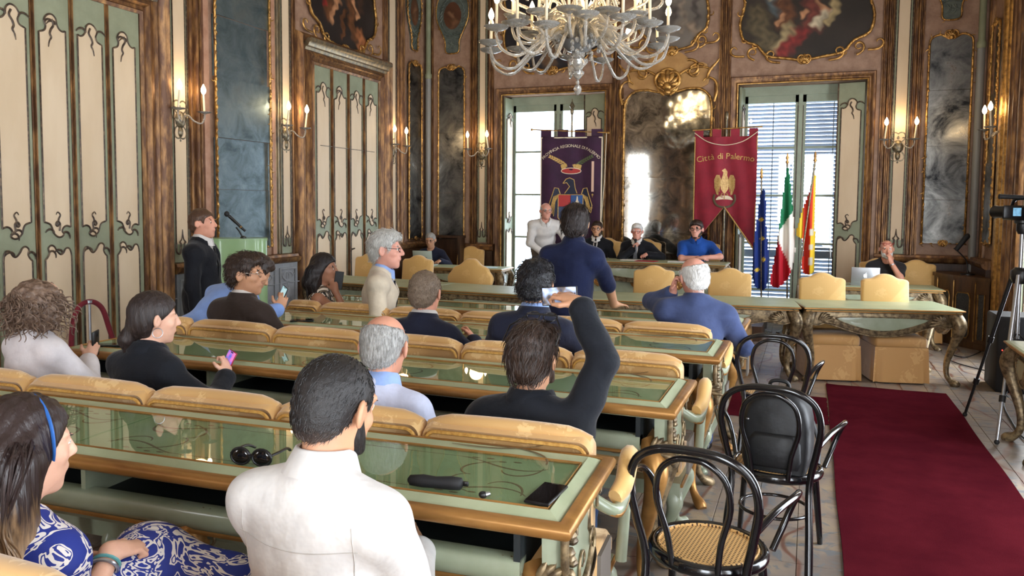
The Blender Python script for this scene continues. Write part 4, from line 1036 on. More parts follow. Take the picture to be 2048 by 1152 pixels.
for s in (-1, 1):
    mb = MB(); mb.tube(catmull([(s*.09, .1, .36), (s*.12, .16, .28), (s*.18, .14, .12), (s*.19, .06, .02)], 4), .014, 7, flat=.5); mb.build('shoulder_strap', LEATH, t)
mb = MB(); mb.tube(catmull([(-.15, -.1, .25), (-.12, -.125, .33), (0, -.13, .365), (.12, -.125, .33), (.15, -.1, .25)], 5), .004, 5); mb.build('zip', CHROME, t)
mb = MB(); mb.lathe([(.003, 0), (.012, .002), (.012, .008), (.003, .01)], 10, (-.13, -.14, .26)); mb.build('zip_pull', CHROME, t)
# ================================================================== LAMPS
BULB, _nt, _b = newmat('lit_bulb'); _b.inputs['Emission Color'].default_value = (1, .80, .52, 1); _b.inputs['Emission Strength'].default_value = 26; _b.inputs['Base Color'].default_value = (1, .9, .7, 1)
CANDLE = mat('candle_sleeve', S(236, 222, 190), None, .5)
GLASSW = mat('murano_glass', S(246, 242, 232), S(228, 222, 210), .1, 0, scale=18, trans=.72, ior=1.3, spec=.6, bump=.25, bscale=40)
GLASSG = mat('murano_glass_grey', S(150, 150, 148), None, .1, trans=.4, ior=1.4)
PLATE = mat('sconce_plate', S(88, 80, 68), S(150, 136, 108), .35, .6, scale=30)
def point(name, loc, power, parent=None, rad=.03, c=(1, .70, .36)):
    l = bpy.data.lights.new(name, 'POINT'); l.energy = power; l.color = c; l.shadow_soft_size = rad
    o = bpy.data.objects.new(name, l); col.objects.link(o); o.location = loc
    if parent: o.parent = parent
    return o
def bulb_mesh(mb, c, s=1.0, R=None):
    T0 = mb.T; mb.T = Matrix.Translation(c) @ (R.to_4x4() if R else Matrix.Identity(4))
    mb.lathe([(.004*s, 0), (.013*s, .008*s), (.019*s, .025*s), (.017*s, .042*s), (.009*s, .06*s), (.002*s, .075*s)], 10); mb.T = T0
DISH = [(.006, -.03), (.012, -.012), (.03, -.004), (.07, .006), (.078, .014), (.06, .012), (.02, .008), (.012, .02)]
def sconce(label, loc, rz, power=10):
    # wall-local: room towards -y
    t = thing('wall_sconce', label, 'wall lamp', loc, rz, 'glass candle sconces along the walls')
    R = random.Random(int(loc[0]*100+loc[1]*10))
    mb = MB(); mb.T = Matrix.Diagonal((1.35, 1.1, 1.3, 1)); mb.blob((0, -.03, 0), (.06, .04, .075), 10, 6); mb.blob((0, -.03, -.1), (.03, .03, .05), 8, 5); mb.lathe([(.004, -.19), (.014, -.175), (.008, -.16), (.012, -.14)], 8, (0, -.03, 0)); mb.lathe([(.01, .08), (.016, .095), (.005, .13), (.012, .14), (.003, .16)], 8, (0, -.03, 0))
    for s in (-1, 1):
        for (x, z, a, k0, k1) in ((.03, .05, .6, 4, 34), (.03, -.05, -.7, -4, -34), (.04, 0, .1, 10, 30)):
            p, _ = clo(s*x, z, a if s > 0 else PI-a, .17, s*k0, s*k1, 12); mb.tube([(q[0], -.03, q[1]) for q in p], .011, 6)
    mb.build('back_plate', PLATE, t)
    for s in (-1, 1):
        mb = MB(); q = catmull([(s*.02, -.05, .02), (s*.05, -.10, .05), (s*.09, -.15, -.01), (s*.15, -.19, -.03), (s*.19, -.20, .03), (s*.19, -.20, .075)], 5); mb.tube(q, .0105, 8); arm = mb.build('arm', GLASSW, t)
        mb = MB(); mb.lathe(DISH, 16, (s*.19, -.20, .085)); mb.build('drip_dish', GLASSW, arm)
        tx, ty = R.uniform(-.12, .12), R.uniform(-.1, .1)
        tip = (s*.19+tx*.2, -.20+ty*.2, .29)
        mb = MB(); mb.tube([(s*.19, -.20, .09), tip], .0115, 9); mb.build('candle', CANDLE, arm)
        mb = MB(); bulb_mesh(mb, tip, 1.5); mb.build('bulb', BULB, arm)
    point('sconce_light', (0, -.22, .36), power, t, .12)
    return t
for lab, loc, rz in (('sconce between the near left door and the tall blue-grey mirror', (XL, 6.64, 2.69), PI/2), ('sconce between the blue-grey mirror and the far left door', (XL, 8.47, 2.69), PI/2),
        ('sconce on the left wall beside the narrow corner mirror', (XL, 11.24, 2.66), PI/2), ('sconce on the far wall just left of the left window', (-5.35, YB, 2.66), 0),
        ('sconce on the far wall right of the right window', (1.15, YB, 2.68), 0), ('sconce on the right wall at the edge of the view', (XR, 11.15, 2.70), -PI/2)):
    sconce(lab, loc, rz)
# ---- chandelier
def chandelier():
    cx, cy = -2.16, 7.4
    t = thing('chandelier', 'large white glass chandelier with many curved candle arms', 'chandelier', (cx, cy, 0))
    mb = MB(); mb.lathe([(.004, 2.87), (.03, 2.90), (.042, 2.935), (.03, 2.965), (.012, 2.98), (.02, 3.0), (.008, 3.02)], 14); mb.build('finial', GLASSW, t)
    mb = MB(); mb.lathe([(.01, 3.02), (.035, 3.05), (.06, 3.08), (.062, 3.10), (.04, 3.12), (.05, 3.14), (.088, 3.18), (.092, 3.21), (.06, 3.235), (.05, 3.26), (.07, 3.3)], 20); mb.build('stem_vase', GLASSW, t)
    mb = MB(); mb.lathe([(.05, 3.28), (.10, 3.30), (.17, 3.36), (.185, 3.39), (.17, 3.395), (.10, 3.36), (.05, 3.35)], 24); mb.build('receiver_bowl', GLASSG, t)
    mb = MB(); mb.lathe([(.05, 3.35), (.035, 3.5), (.07, 3.6), (.09, 3.7), (.05, 3.8), (.04, 3.95), (.08, 4.05), (.1, 4.2), (.05, 4.3), (.03, 4.6), (.06, 4.7), (.02, 4.9)], 20); mb.build('column', GLASSW, t)
    mb = MB(); mb.tube([(0, 0, 4.88), (0, 0, ZC)], .012, 8); mb.build('chain', PLATE, t)
    R = random.Random(11)
    tiers = [(16, .86, 3.38, 3.36, .17, 0.0, .24), (12, .62, 3.56, 3.42, .14, .13, .24), (10, .78, 3.78, 3.50, .10, .3, .26), (8, .42, 3.96, 3.6, .08, .2, .25)]
    for n, rad, zd, zs, dip, ph, cl in tiers:
        # one arm of the tier, then copies around the axis
        for k in range(n):
            a = 2*PI*k/n+ph+R.uniform(-.06, .06); r_ = rad+R.uniform(-.04, .05); z_ = zd+R.uniform(-.05, .05)
            ca, sa = math.cos(a), math.sin(a)
            P = [(.06, zs), (.2, zs+.10), (.38, zs+.02), (r_*.72, z_-dip-.04), (r_*.93, z_-dip), (r_, z_-.05), (r_, z_-.01)]
            q = catmull([(x*ca, x*sa, z) for x, z in P], 5)
            mb = MB(); mb.tube(q, [.019-.006*i/len(q) for i in range(len(q))], 8); arm = mb.build('arm', GLASSW, t)
            c = (r_*ca, r_*sa, z_)
            mb = MB(); mb.lathe([(.008, -.03), (.02, -.01), (.06, .0), (.105, .018), (.12, .036), (.112, .038), (.06, .014), (.015, .012)], 18, c); mb.build('drip_dish', GLASSW, arm)
            tip = (c[0]+R.uniform(-.012, .012), c[1]+R.uniform(-.012, .012), c[2]+cl)
            mb = MB(); mb.tube([c, tip], .0135, 9); mb.build('candle', CANDLE, arm)
            if R.random() < .72:
                mb = MB(); bulb_mesh(mb, tip, 1.5); mb.build('bulb', BULB, arm)
    # glass leaves and flowers around the receiver
    for k in range(22):
        a = 2*PI*k/22+.1; u = k % 3
        r0 = (.16, .22, .28)[u]; z0 = (3.42, 3.36, 3.30)[u]
        mb = MB(); M_ = Matrix.Rotation(a, 3, 'Z')
        if k % 2:
            for j in range(6):
                b = 2*PI*j/6; c = Vector((r0+.05*math.cos(b)*.4, .05*math.sin(b), z0+.05*math.cos(b))); c = M_ @ c
                mb.blob(c, (.022, .03, .03), 6, 4)
            mb.build('glass_flower', GLASSW, t)
        else:
            q = catmull([(.1, 0, 3.36), (r0, 0, z0+.12), (r0+.12, 0, z0+.1), (r0+.17, 0, z0+.02)], 4)
            mb.tube([M_ @ Vector(p) for p in q], [.012+.035*math.sin(PI*i/(len(q)-1)) for i in range(len(q))], 7, flat=.25); mb.build('glass_leaf', GLASSW, t)
    for k in range(8):
        a = 2*PI*k/8+.3; ca, sa = math.cos(a), math.sin(a)
        mb = MB(); q = catmull([(.05*ca, .05*sa, 3.5), (.2*ca, .2*sa, 3.75), (.42*ca, .42*sa, 3.92), (.5*ca, .5*sa, 3.85)], 4); mb.tube(q, .008, 6)
        for j in range(7):
            b = 2*PI*j/7; mb.blob((.5*ca+.04*math.cos(b), .5*sa+.02, 3.85+.04*math.sin(b)), (.024, .024, .018), 6, 4)
        mb.build('glass_spray', GLASSW, t)
    for k in range(4):
        a = PI/2*k+.4; point('chandelier_light', (.55*math.cos(a), .55*math.sin(a), 3.95), 26, t, .25)
    return t
chandelier()
# ================================================================== BANNERS
def text_mesh(ch, size, ext=.0):
    cu = bpy.data.curves.new('t', 'FONT'); cu.body = ch; cu.size = size; cu.align_x = 'CENTER'; cu.resolution_u = 2
    o = bpy.data.objects.new('t', cu); col.objects.link(o); bpy.context.view_layer.update()
    dg = bpy.context.evaluated_depsgraph_get(); me = bpy.data.meshes.new_from_object(o.evaluated_get(dg))
    bpy.data.objects.remove(o); bpy.data.curves.remove(cu)
    return me
class Cloth:
    def __init__(s, outline, disp): s.P = outline; s.d = disp
    def base(s, name, parent, m, step=.03):
        xs = [p[0] for p in s.P]; zs = [p[1] for p in s.P]; x0, x1, z0, z1 = min(xs), max(xs), min(zs), max(zs)
        bm = bmesh.new()
        vs = [bm.verts.new((x, 0, z)) for x, z in s.P]; bm.faces.new(vs)
        for ax, a, b in ((0, x0, x1), (2, z0, z1)):
            k = a+step
            while k < b-.001:
                co = [0, 0, 0]; no = [0, 0, 0]; co[ax] = k; no[ax] = 1
                bmesh.ops.bisect_plane(bm, geom=bm.verts[:]+bm.edges[:]+bm.faces[:], plane_co=co, plane_no=no); k += step
        r = bmesh.ops.extrude_face_region(bm, geom=bm.faces[:])
        for v in r['geom']:
            if isinstance(v, bmesh.types.BMVert): v.co.y += .006
        for v in bm.verts: v.co.y += s.d(v.co.x, v.co.z)
        bmesh.ops.recalc_face_normals(bm, faces=bm.faces)
        for f in bm.faces: f.smooth = True
        me = bpy.data.meshes.new(name); bm.to_mesh(me); bm.free()
        return meshobj(name, me, m, parent)
    def patch(s, name, polys, m, parent, off=.004, th=.003):
        mb = MB()
        for P in polys:
            n = len(P); mb._add([(x, s.d(x, z)-off, z) for x, z in P]+[(x, s.d(x, z)-off+th, z) for x, z in P], [tuple(range(n)), tuple(range(2*n-1, n-1, -1))]+[(i, i+n, (i+1) % n+n, (i+1) % n) for i in range(n)])
        return mb.build(name, m, parent, smooth=False)
    def line(s, name, lines, r, m, parent, off=.005, closed=False):
        mb = MB()
        for L in lines:
            mb.tube([(x, s.d(x, z)-off, z) for x, z in L], r, 5, closed=closed, up=(0, -1, 0), flat=.5)
        return mb.build(name, m, parent)
    def text(s, string, size, pathfn, m, parent, spacing=1.0, off=.005):
        # pathfn(s) -> (x, z, angle) by arc length centred on 0
        mes = [None if c == ' ' else text_mesh(c, size) for c in string]
        wd = []
        for me in mes:
            if me is None: wd.append(size*.30)
            else: xs_ = [v.co.x for v in me.vertices]; wd.append(max(xs_)-min(xs_)+size*.10*spacing)
        tot = sum(wd); q = -tot/2
        for me, w_ in zip(mes, wd):
            if me is not None:
                x, z, a = pathfn(q+w_/2); xs_ = [v.co.x for v in me.vertices]; mid = (max(xs_)+min(xs_))/2
                for v in me.vertices:
                    lx, lz = v.co.x-mid, v.co.y; X = x+lx*math.cos(a)-lz*math.sin(a); Z = z+lx*math.sin(a)+lz*math.cos(a)
                    v.co = (X, s.d(X, Z)-off, Z)
                meshobj('letter', me, m, parent)
            q += w_
GTHREAD = mat('gold_thread', S(206, 172, 104), S(176, 138, 72), .5, .3, scale=60)
WTHREAD = mat('cream_thread', S(220, 204, 176), None, .6)
NAVYT = mat('navy_thread', S(22, 28, 52), None, .6); REDT = mat('red_thread', S(170, 46, 44), None, .6); BLUET = mat('blue_thread', S(46, 84, 140), None, .6); GRNT = mat('green_thread', S(84, 96, 62), None, .6)
# --- purple banner (left window)
PURP = mat('purple_velvet', S(58, 20, 54), S(46, 14, 44), .75, scale=5, sheen=.5)
bx, by = -3.60, 12.02
t = thing('purple_banner', 'purple fringed banner with eagle arms reading PROVINCIA REGIONALE DI PALERMO', 'banner', (bx, by, 0), .12)
d1 = lambda x, z: .018*math.sin(x*9+1)*(1+.25*(2.9-z))+.012*math.sin(x*17+z*2)
W2, zt, zb = .50, 2.90, .95
cl = Cloth([(-W2, zb+.2), (0, zb), (W2, zb+.2), (W2, zt), (-W2, zt)], d1)
cb = cl.base('cloth', t, PURP)
for i in range(4):
    a = -W2+.0+i*.275; P = [(a, zt-.01), (a+.175, zt-.01), (a+.175, zt+.11), (a, zt+.11)]
    cl.patch('hanging_tab', [P], PURP, t, .002, .006)
cl.line('border_braid', [[(-W2+.006, zb+.2), (-W2+.006, zt-.02)], [(W2-.006, zb+.2), (W2-.006, zt-.02)], [(-W2, zt-.02), (W2, zt-.02)]], .011, WTHREAD, t)
mb = MB(); mb.tube([(-.64, -.005, zt+.115), (.58, -.005, zt+.05)], .010, 8); mb.blob((-.65, -.005, zt+.115), .022); mb.blob((.59, -.005, zt+.05), .022); mb.build('cross_rod', GOLD, t)
mb = MB(); mb.tube([(0, .03, 0), (0, .03, 3.25)], .016, 8); mb.blob((0, .03, 3.3), (.03, .03, .06)); mb.lathe([(.02, 3.34), (.045, 3.38), (.01, 3.45), (.003, 3.5)], 8, (0, .03, 0)); mb.build('pole', PLATE, t)
mb = MB(); mb.lathe([(.2, 0), (.2, .02), (.05, .05), (.02, .3)], 16, (0, .03, 0)); mb.build('pole_base', PLATE, t)
RR = .60
cl.text('PROVINCIA REGIONALE DI PALERMO', .066, lambda s: (RR*math.sin(s/RR), 2.13+RR*math.cos(s/RR), -s/RR), WTHREAD, t, .35)
for sg, m_ in ((-1, GTHREAD), (1, GRNT)):         # laurel and oak sprays
    polys = []
    for k in range(8):
        f = k/7; x = sg*(.06+.26*f); z = 2.42+.15*f**.8
        for up in (1, -1):
            a = (0.5*up+.45) if sg > 0 else PI-(0.5*up+.45); L = .075-.02*f
            c, s_ = math.cos(a), math.sin(a); polys.append([(x, z), (x+c*L*.5-s_*.014, z+s_*L*.5+c*.014), (x+c*L, z+s_*L), (x+c*L*.5+s_*.014, z+s_*L*.5-c*.014)])
    cl.patch('laurel_spray', polys, m_, t)
ov = lambda cx, cz, rx, rz, n=20: [(cx+rx*math.cos(2*PI*k/n), cz+rz*math.sin(2*PI*k/n)) for k in range(n)]
cl.patch('crown_band', [[(-.17, 2.44), (-.15, 2.37), (.15, 2.37), (.17, 2.44), (.12, 2.46), (-.12, 2.46)]], GTHREAD, t); cl.patch('red_cushion', [ov(0, 2.35, .155, .042)], REDT, t, .005); cl.line('cushion_cord', [ov(0, 2.35, .16, .046)], .006, WTHREAD, t, closed=True)
cl.patch('eagle_body', [[(-.02, 2.10), (-.07, 2.17), (-.12, 2.15), (-.08, 2.21), (-.02, 2.23), (.05, 2.20), (.07, 2.08), (.10, 1.98), (-.1, 1.98)]], NAVYT, t)
cl.line('eagle_outline', [[(-.13, 2.15), (-.08, 2.22), (-.02, 2.24), (.05, 2.21), (.07, 2.08), (.10, 1.99)], [(-.12, 2.15), (-.07, 2.165), (-.02, 2.10), (-.1, 1.99)]], .007, GTHREAD, t)
for sg in (-1, 1):
    P = [(sg*.17, 1.98), (sg*.20, 2.07), (sg*.26, 2.08), (sg*.29, 1.98), (sg*.35, 1.80), (sg*.33, 1.68), (sg*.28, 1.62), (sg*.25, 1.60), (sg*.2, 1.7), (sg*.19, 1.85)]
    cl.patch('eagle_wing', [P], NAVYT, t)
    cl.line('wing_feathers', [[(sg*.19+sg*.02*k, 1.98-.01*k), (sg*(.25+.016*k), 1.85-.02*k), (sg*(.27+.022*k), 1.62+.035*k)] for k in range(5)]+[P[:6]], .007, GTHREAD, t)
sh = lambda x0, x1, z0, z1: [(x0, z0), (x1, z0), (x1, z1), (x0, z1)]
cl.patch('shield_red', [sh(-.2, -.005, 1.78, 1.97)], REDT, t, .006); cl.patch('shield_blue', [sh(.005, .2, 1.78, 1.97)], BLUET, t, .006)
cl.patch('shield_lower_left', [[(-.2, 1.775), (-.2, 1.6), (-.12, 1.5), (-.005, 1.46), (-.005, 1.775)]], mat('slate_thread', S(54, 66, 96), None, .6), t, .006); cl.patch('shield_lower_right', [[(.005, 1.775), (.005, 1.46), (.12, 1.5), (.2, 1.6), (.2, 1.775)]], mat('navy_shield', S(28, 50, 104), None, .6), t, .006)
cl.line('shield_outline', [[(-.2, 1.97), (.2, 1.97), (.2, 1.6), (.12, 1.5), (0, 1.45), (-.12, 1.5), (-.2, 1.6)]], .008, GTHREAD, t, .008, closed=True)
cl.patch('small_eagle', [[(-.17, 1.92), (-.12, 1.89), (-.1, 1.94), (-.08, 1.89), (-.03, 1.92), (-.06, 1.83), (-.1, 1.80), (-.14, 1.83)]], GTHREAD, t, .009); cl.patch('fountain', [[(.05, 1.80), (.16, 1.80), (.12, 1.88), (.115, 1.94), (.1, 1.95), (.09, 1.88)]], WTHREAD, t, .009)
cl.line('crossed_tools', [[(-.17, 1.74), (-.1, 1.64), (-.03, 1.74)], [(-.15, 1.6), (-.1, 1.66)]], .008, GTHREAD, t, .009); cl.patch('lion', [[(.04, 1.60), (.07, 1.66), (.05, 1.72), (.1, 1.71), (.15, 1.74), (.14, 1.68), (.17, 1.62), (.12, 1.63), (.1, 1.56)]], GTHREAD, t, .009)
cl.line('ribbon_scroll', [catmull([(.1, 1.44), (.18, 1.40), (.24, 1.45), (.2, 1.5), (.17, 1.44), (.26, 1.38)], 4), catmull([(-.1, 1.44), (-.18, 1.40), (-.24, 1.45), (-.2, 1.5)], 4)], .010, GTHREAD, t)
cl.patch('candle_emblem', [sh(.335, .375, 2.02, 2.50)], mat('pink_thread', S(226, 190, 168), None, .6), t); cl.patch('medal_cross', [[(.335, 1.97), (.355, 1.99), (.375, 1.97), (.36, 1.955), (.355, 1.92), (.35, 1.955)]], GTHREAD, t)
mb = MB(); mb.tube([(.56, -.0, zt+.05), (.545, -.02, 2.2), (.5, -.03, 1.55)], .006, 6); mb.lathe([(.02, 0), (.03, .03), (.022, .08), (.008, .1)], 10, (.5, -.03, 1.45)); mb.build('tassel', WTHREAD, t)
# --- red banner
REDC = mat('crimson_cloth', S(146, 26, 46), S(124, 18, 38), .7, scale=4, sheen=.4)
t = thing('red_banner', 'crimson swallow-tailed banner with gold eagle reading Citta di Palermo', 'banner', (-1.20, 11.98, 0), .0)
d2 = lambda x, z: .02*math.sin(x*11)*(1+.3*(2.9-z))+.012*math.sin(x*23+z*3)
W2, zt = .455, 2.84
cl = Cloth([(-W2, 1.24), (-W2+.02, 1.22), (0, 1.80), (W2-.02, 1.16), (W2, 1.15), (W2, zt), (-W2, zt)], d2); cl.base('cloth', t, REDC)
for i in range(4):
    a = -W2+i*.262; cl.patch('hanging_tab', [[(a, zt-.01), (a+.125, zt-.01), (a+.125, zt+.11), (a, zt+.11)]], REDC, t, .002, .006)
cl.line('gold_braid', [[(-W2+.006, zt), (-W2+.006, 1.24)], [(W2-.006, zt), (W2-.006, 1.16)]], .008, GTHREAD, t); cl.line('notch_braid', [[(-W2+.01, 1.235), (0, 1.80), (W2-.01, 1.17)]], .014, GTHREAD, t)
mb = MB(); mb.tube([(-W2-.03, -.006, zt+.10), (W2+.06, -.006, zt+.13)], .010, 8); mb.build('cross_rod', GOLD, t)
mb = MB(); mb.tube([(0, .03, 0), (0, .03, 3.1)], .015, 8); mb.blob((0, .03, 3.15), (.025, .025, .07)); mb.build('pole', PLATE, t)
mb = MB(); mb.lathe([(.2, 0), (.2, .02), (.05, .05), (.02, .3)], 16, (0, .03, 0)); mb.build('pole_base', PLATE, t)
mb = MB(); mb.tube(catmull([(-W2+.0, -.03, zt+.06), (-.25, -.05, zt-.08), (0, -.05, zt-.13), (.25, -.05, zt-.08), (W2, -.03, zt+.06)], 5), .006, 6); mb.build('cord', WTHREAD, t)
cl.text('Città di Palermo', .125, lambda s: (s, 2.46+.07*math.cos(s*3.2)-.02, -.07*3.2*math.sin(s*3.2)), GTHREAD, t, .7)
GOLDE = mat('gold_embroidery', S(196, 160, 100), S(160, 122, 70), .45, .3, scale=50)
cl.patch('eagle_body', [[(-.05, 2.06), (0, 1.98), (.05, 2.06), (.055, 2.18), (.03, 2.27), (.035, 2.32), (.0, 2.37), (-.045, 2.335), (-.02, 2.31), (-.03, 2.26), (-.055, 2.18)]], GOLDE, t)
for sg in (-1, 1):
    P = [(sg*.05, 2.20), (sg*.075, 2.27), (sg*.12, 2.27), (sg*.15, 2.2), (sg*.145, 2.08), (sg*.11, 1.98), (sg*.085, 1.97), (sg*.08, 2.06), (sg*.055, 2.1)]
    cl.patch('eagle_wing', [P], GOLDE, t, .006); cl.line('wing_feathers', [[(sg*(.065+.018*k), 2.22), (sg*(.07+.017*k), 2.02)] for k in range(4)], .004, GTHREAD, t, .009)
cl.line('legs', [[(-.03, 2.0), (-.06, 1.94)], [(.03, 2.0), (.06, 1.94)], [(0, 2.0), (0, 1.9)]], .008, GOLDE, t)
cl.patch('white_scroll', [catmull([(-.12, 1.90), (-.08, 1.95), (0, 1.965), (.08, 1.95), (.12, 1.90), (.06, 1.905), (0, 1.91), (-.06, 1.905)], 3, closed=True)], WTHREAD, t, .007)
cl.line('laurel_wreath', [catmull([(-.14, 1.98), (-.15, 1.90), (-.1, 1.82), (0, 1.79), (.1, 1.82), (.15, 1.90), (.14, 1.98)], 4)], .018, mat('dull_green_thread', S(88, 72, 52), None, .7), t)
# ================================================================== FLAGS
def flag(label, pole, P, fn, seed, base):
    t = thing('flag', label, 'flag', (0, 11.62, 0), 0, 'flags on poles by the right window')
    mb = MB(); mb.tube([pole[0], pole[1]], .012, 8); mb.build('pole', PLATE, t)
    tp = Vector(pole[1]); mb = MB(); mb.lathe([(.01, 0), (.026, .03), (.012, .06), (.022, .09), (.004, .16)], 8, tuple(tp)); mb.build('finial', GOLD, t)
    mb = MB(); mb.lathe([(.15, 0), (.15, .02), (.03, .06), (.016, .2)], 14, (pole[0][0], pole[0][1], 0)); mb.build('pole_base', PLATE, t)
    P = catmull(P, 4, closed=True)
    me = paint_mesh('cloth', P, .018, fn, 0)
    xs = [p[0] for p in P]; c = sum(xs)/len(xs); R = random.Random(seed); ph = R.uniform(0, 6)
    for v in me.vertices: v.co.y = -.02+.045*math.sin((v.co.x-c)*46+ph+v.co.z*1.3)*min(1, max(.15, (2.4-v.co.z)))
    for p in me.polygons: p.use_smooth = True
    o = meshobj('cloth', me, vcol_mat('flag_cloth', .7), t); md = o.modifiers.new('s', 'SOLIDIFY'); md.thickness = .004
    return t
def stars(x, z):
    b = S(22, 44, 110)
    for (sx, sz) in ((-.64, 1.62), (-.62, 1.35), (-.60, 1.05), (-.68, .9)):
        if abs(x-sx)+abs(z-sz) < .035: return S(222, 186, 60)
    return b
flag('dark blue European flag hanging at the left of the three flags', ((-.60, .0, 0), (-.66, .02, 2.2)), [(-.66, 2.0), (-.60, 2.0), (-.57, 1.5), (-.52, 1.0), (-.55, .66), (-.64, .62), (-.73, .74), (-.74, 1.2), (-.70, 1.6)], stars, 1, None)
flag('green white and red Italian flag between the other two flags', ((-.25, .04, 0), (-.32, .05, 2.4)), [(-.33, 2.3), (-.29, 2.3), (-.24, 1.9), (-.19, 1.45), (-.18, 1.1), (-.26, .8), (-.40, .66), (-.49, .72), (-.46, 1.0), (-.42, 1.3), (-.38, 1.7)],
     lambda x, z: S(24, 110, 70) if z > 1.62+(x+.3)*1.6 else (S(232, 226, 216) if z > 1.20-(x+.35)*2.2 else S(176, 24, 40)), 2, None)
def sic(x, z):
    k = x-(-.03+.10*(1.6-z)*-.2)
    if abs(x-.03) < .03 and (abs(z-1.45) < .05 or abs(z-1.25) < .04 or abs(z-1.05) < .05): return S(210, 200, 180)
    return S(236, 196, 50) if k < -.055 or k > .062 else S(206, 52, 32)
flag('yellow and red Sicilian flag at the right of the three flags', ((-.20, -.08, 0), (.045, -.06, 2.42)), [(.03, 2.25), (.06, 2.2), (.07, 1.6), (.085, 1.0), (.08, .9), (-.06, .88), (-.07, 1.2), (-.08, 1.35), (-.17, 1.42), (-.10, 1.75), (-.02, 2.0)], sic, 3, None)
# ================================================================== LECTERN, CABINET, TRIPOD, SMALL FURNITURE
LECT = mat('lectern_green', S(150, 182, 132), S(140, 172, 122), .3, scale=2, coat=.4)
t = thing('lectern', 'pale green curved lectern beside the standing man in dark suit', 'lectern', (-5.62, 6.62, 0), .70)
P = [(-.28, .2)]+[(-.28+.56*(.5-.5*math.cos(PI*k/12)), -.02-.16*math.sin(PI*k/12)**.6) for k in range(13)]+[(.28, .2)]
mb = MB(); mb.prismz(P, 0, 1.40); mb.build('body', LECT, t)
mb = MB(); mb.prismz([(x*1.02, y*1.05) for x, y in P], 1.40, 1.425); mb.build('top', LECT, t, smooth=False)
mb = MB(); mb.tube([(.04, -.06, 1.42), (.0, -.06, 1.50), (-.03, -.07, 1.54)], .008, 8); mb.lathe([(.03, 1.422), (.03, 1.44), (.01, 1.45)], 12, (.04, -.06, 0)); mb.build('mic_stem', BLACKP, t)
mb = MB(); mb.lathe([(.008, 1.22), (.008, 1.23)], 10, (.02, -.19, 0)); mb.build('screw_hole', BLACKP, t)
t = thing('lectern_microphone', 'black handheld microphone clipped above the green lectern', 'microphone', (-5.62, 6.62, 0), .70)
mb = MB(); a = Vector((.06, -.09, 1.50)); b = Vector((-.10, -.09, 1.66)); mb.tube([a, b], [.012, .017], 10); mb.build('handle', BLACKP, t)
mb = MB(); mb.blob(b+(b-a)*.12, (.027, .027, .03), 10, 7); mb.build('grille', BLACKM, t); mb = MB(); q = a+(b-a)*.25; mb.tube([q, q+(b-a)*.05], .0165, 10); mb.build('ring', GOLD, t)
# velvet rope on wall hook
t = thing('velvet_rope', 'dark red velvet rope looped over a hook by the near left door', 'rope', (-6.12, 5.2, 0), PI/2-.5)
mb = MB(); mb.tube(catmull([(-.16, 0, .02), (-.155, 0, .3), (-.15, 0, .6), (-.1, 0, .82), (0, 0, .885), (.1, 0, .82), (.16, 0, .62), (.24, 0, .3), (.25, 0, .02)], 5), .024, 10); mb.build('rope', mat('red_velvet', S(120, 26, 40), S(96, 18, 30), .8, scale=20, sheen=.4), t)
mb = MB(); mb.lathe([(.03, -.012), (.03, .012)], 10, (0, 0, .885)); mb.tube([(0, .0, .0), (0, .0, .86)], .012, 8); mb.build('post', CHROME, t)
# corner cabinet
WALN = mat('gilt_walnut', S(92, 62, 36), S(64, 42, 24), .4, scale=6, stretch=(3, 3, .5))
t = thing('corner_cabinet', 'brown and gilt corner cabinet with mesh door below the far right mirror', 'cabinet', (0, 0, 0))
C = [(2.14, 11.22), (2.14, 12.28), (1.62, 12.28), (1.66, 11.95), (1.80, 11.62), (2.0, 11.34)]; C = C[::-1]
mb = MB(); mb.prismz(C, .06, .88); mb.build('body', WALN, t, smooth=False)
cm = (1.92, 11.85)
mb = MB(); mb.prismz([(min(2.14, cm[0]+(x-cm[0])*1.08), min(12.28, cm[1]+(y-cm[1])*1.06)) for x, y in C], .88, .925); mb.prismz([(min(2.14, cm[0]+(x-cm[0])*1.05), min(12.28, cm[1]+(y-cm[1])*1.04)) for x, y in C], 0, .08); mb.build('top', WALN, t, smooth=False)
for (p, q) in (((1.80, 11.62), (2.0, 11.34)), ((1.66, 11.95), (1.80, 11.62)), ((2.0, 11.34), (2.14, 11.22))):
    dx, dy = q[0]-p[0], q[1]-p[1]; L = math.hypot(dx, dy); ang = math.atan2(dy, dx)
    e = empty('cabinet_door', (p[0], p[1], 0), ang, t)
    P = [(.06, .18), (.09, .13), (L-.09, .13), (L-.06, .18), (L-.06, .66), (L-.09, .71), (.09, .71), (.06, .66)] if L > .25 else [(.05, .13), (L-.05, .13), (L-.05, .71), (.05, .71)]
    MB().prism(P, -.012, .02).build('mesh_panel', mat('cabinet_mesh', S(40, 40, 40), S(70, 68, 64), .5, scale=60), e, smooth=False)
    mb = MB(); mb.tube([(x, -.012, z) for x, z in P], .009, 6, closed=True); mb.tube([(.01, -.006, .1), (.01, -.006, .86)], .008, 6); mb.build('gilt_moulding', GOLD, e)
# boom microphone stand on the cabinet
t = thing('desk_microphone', 'black boom microphone on the corner cabinet', 'microphone', (1.98, 11.75, .925))
mb = MB(); mb.lathe([(.09, 0), (.09, .015), (.02, .03), (.01, .06)], 14); mb.build('base', BLACKP, t)
mb = MB(); mb.tube(catmull([(0, 0, .03), (-.02, 0, .18), (-.10, -.02, .28), (-.18, -.03, .35)], 4), .009, 7); mb.build('boom', BLACKP, t)
mb = MB(); mb.tube([(-.15, -.03, .33), (-.04, -.03, .50)], [.028, .036], 12); mb.blob((-.03, -.03, .51), (.036, .036, .04), 10, 6); mb.build('capsule', BLACKM, t)
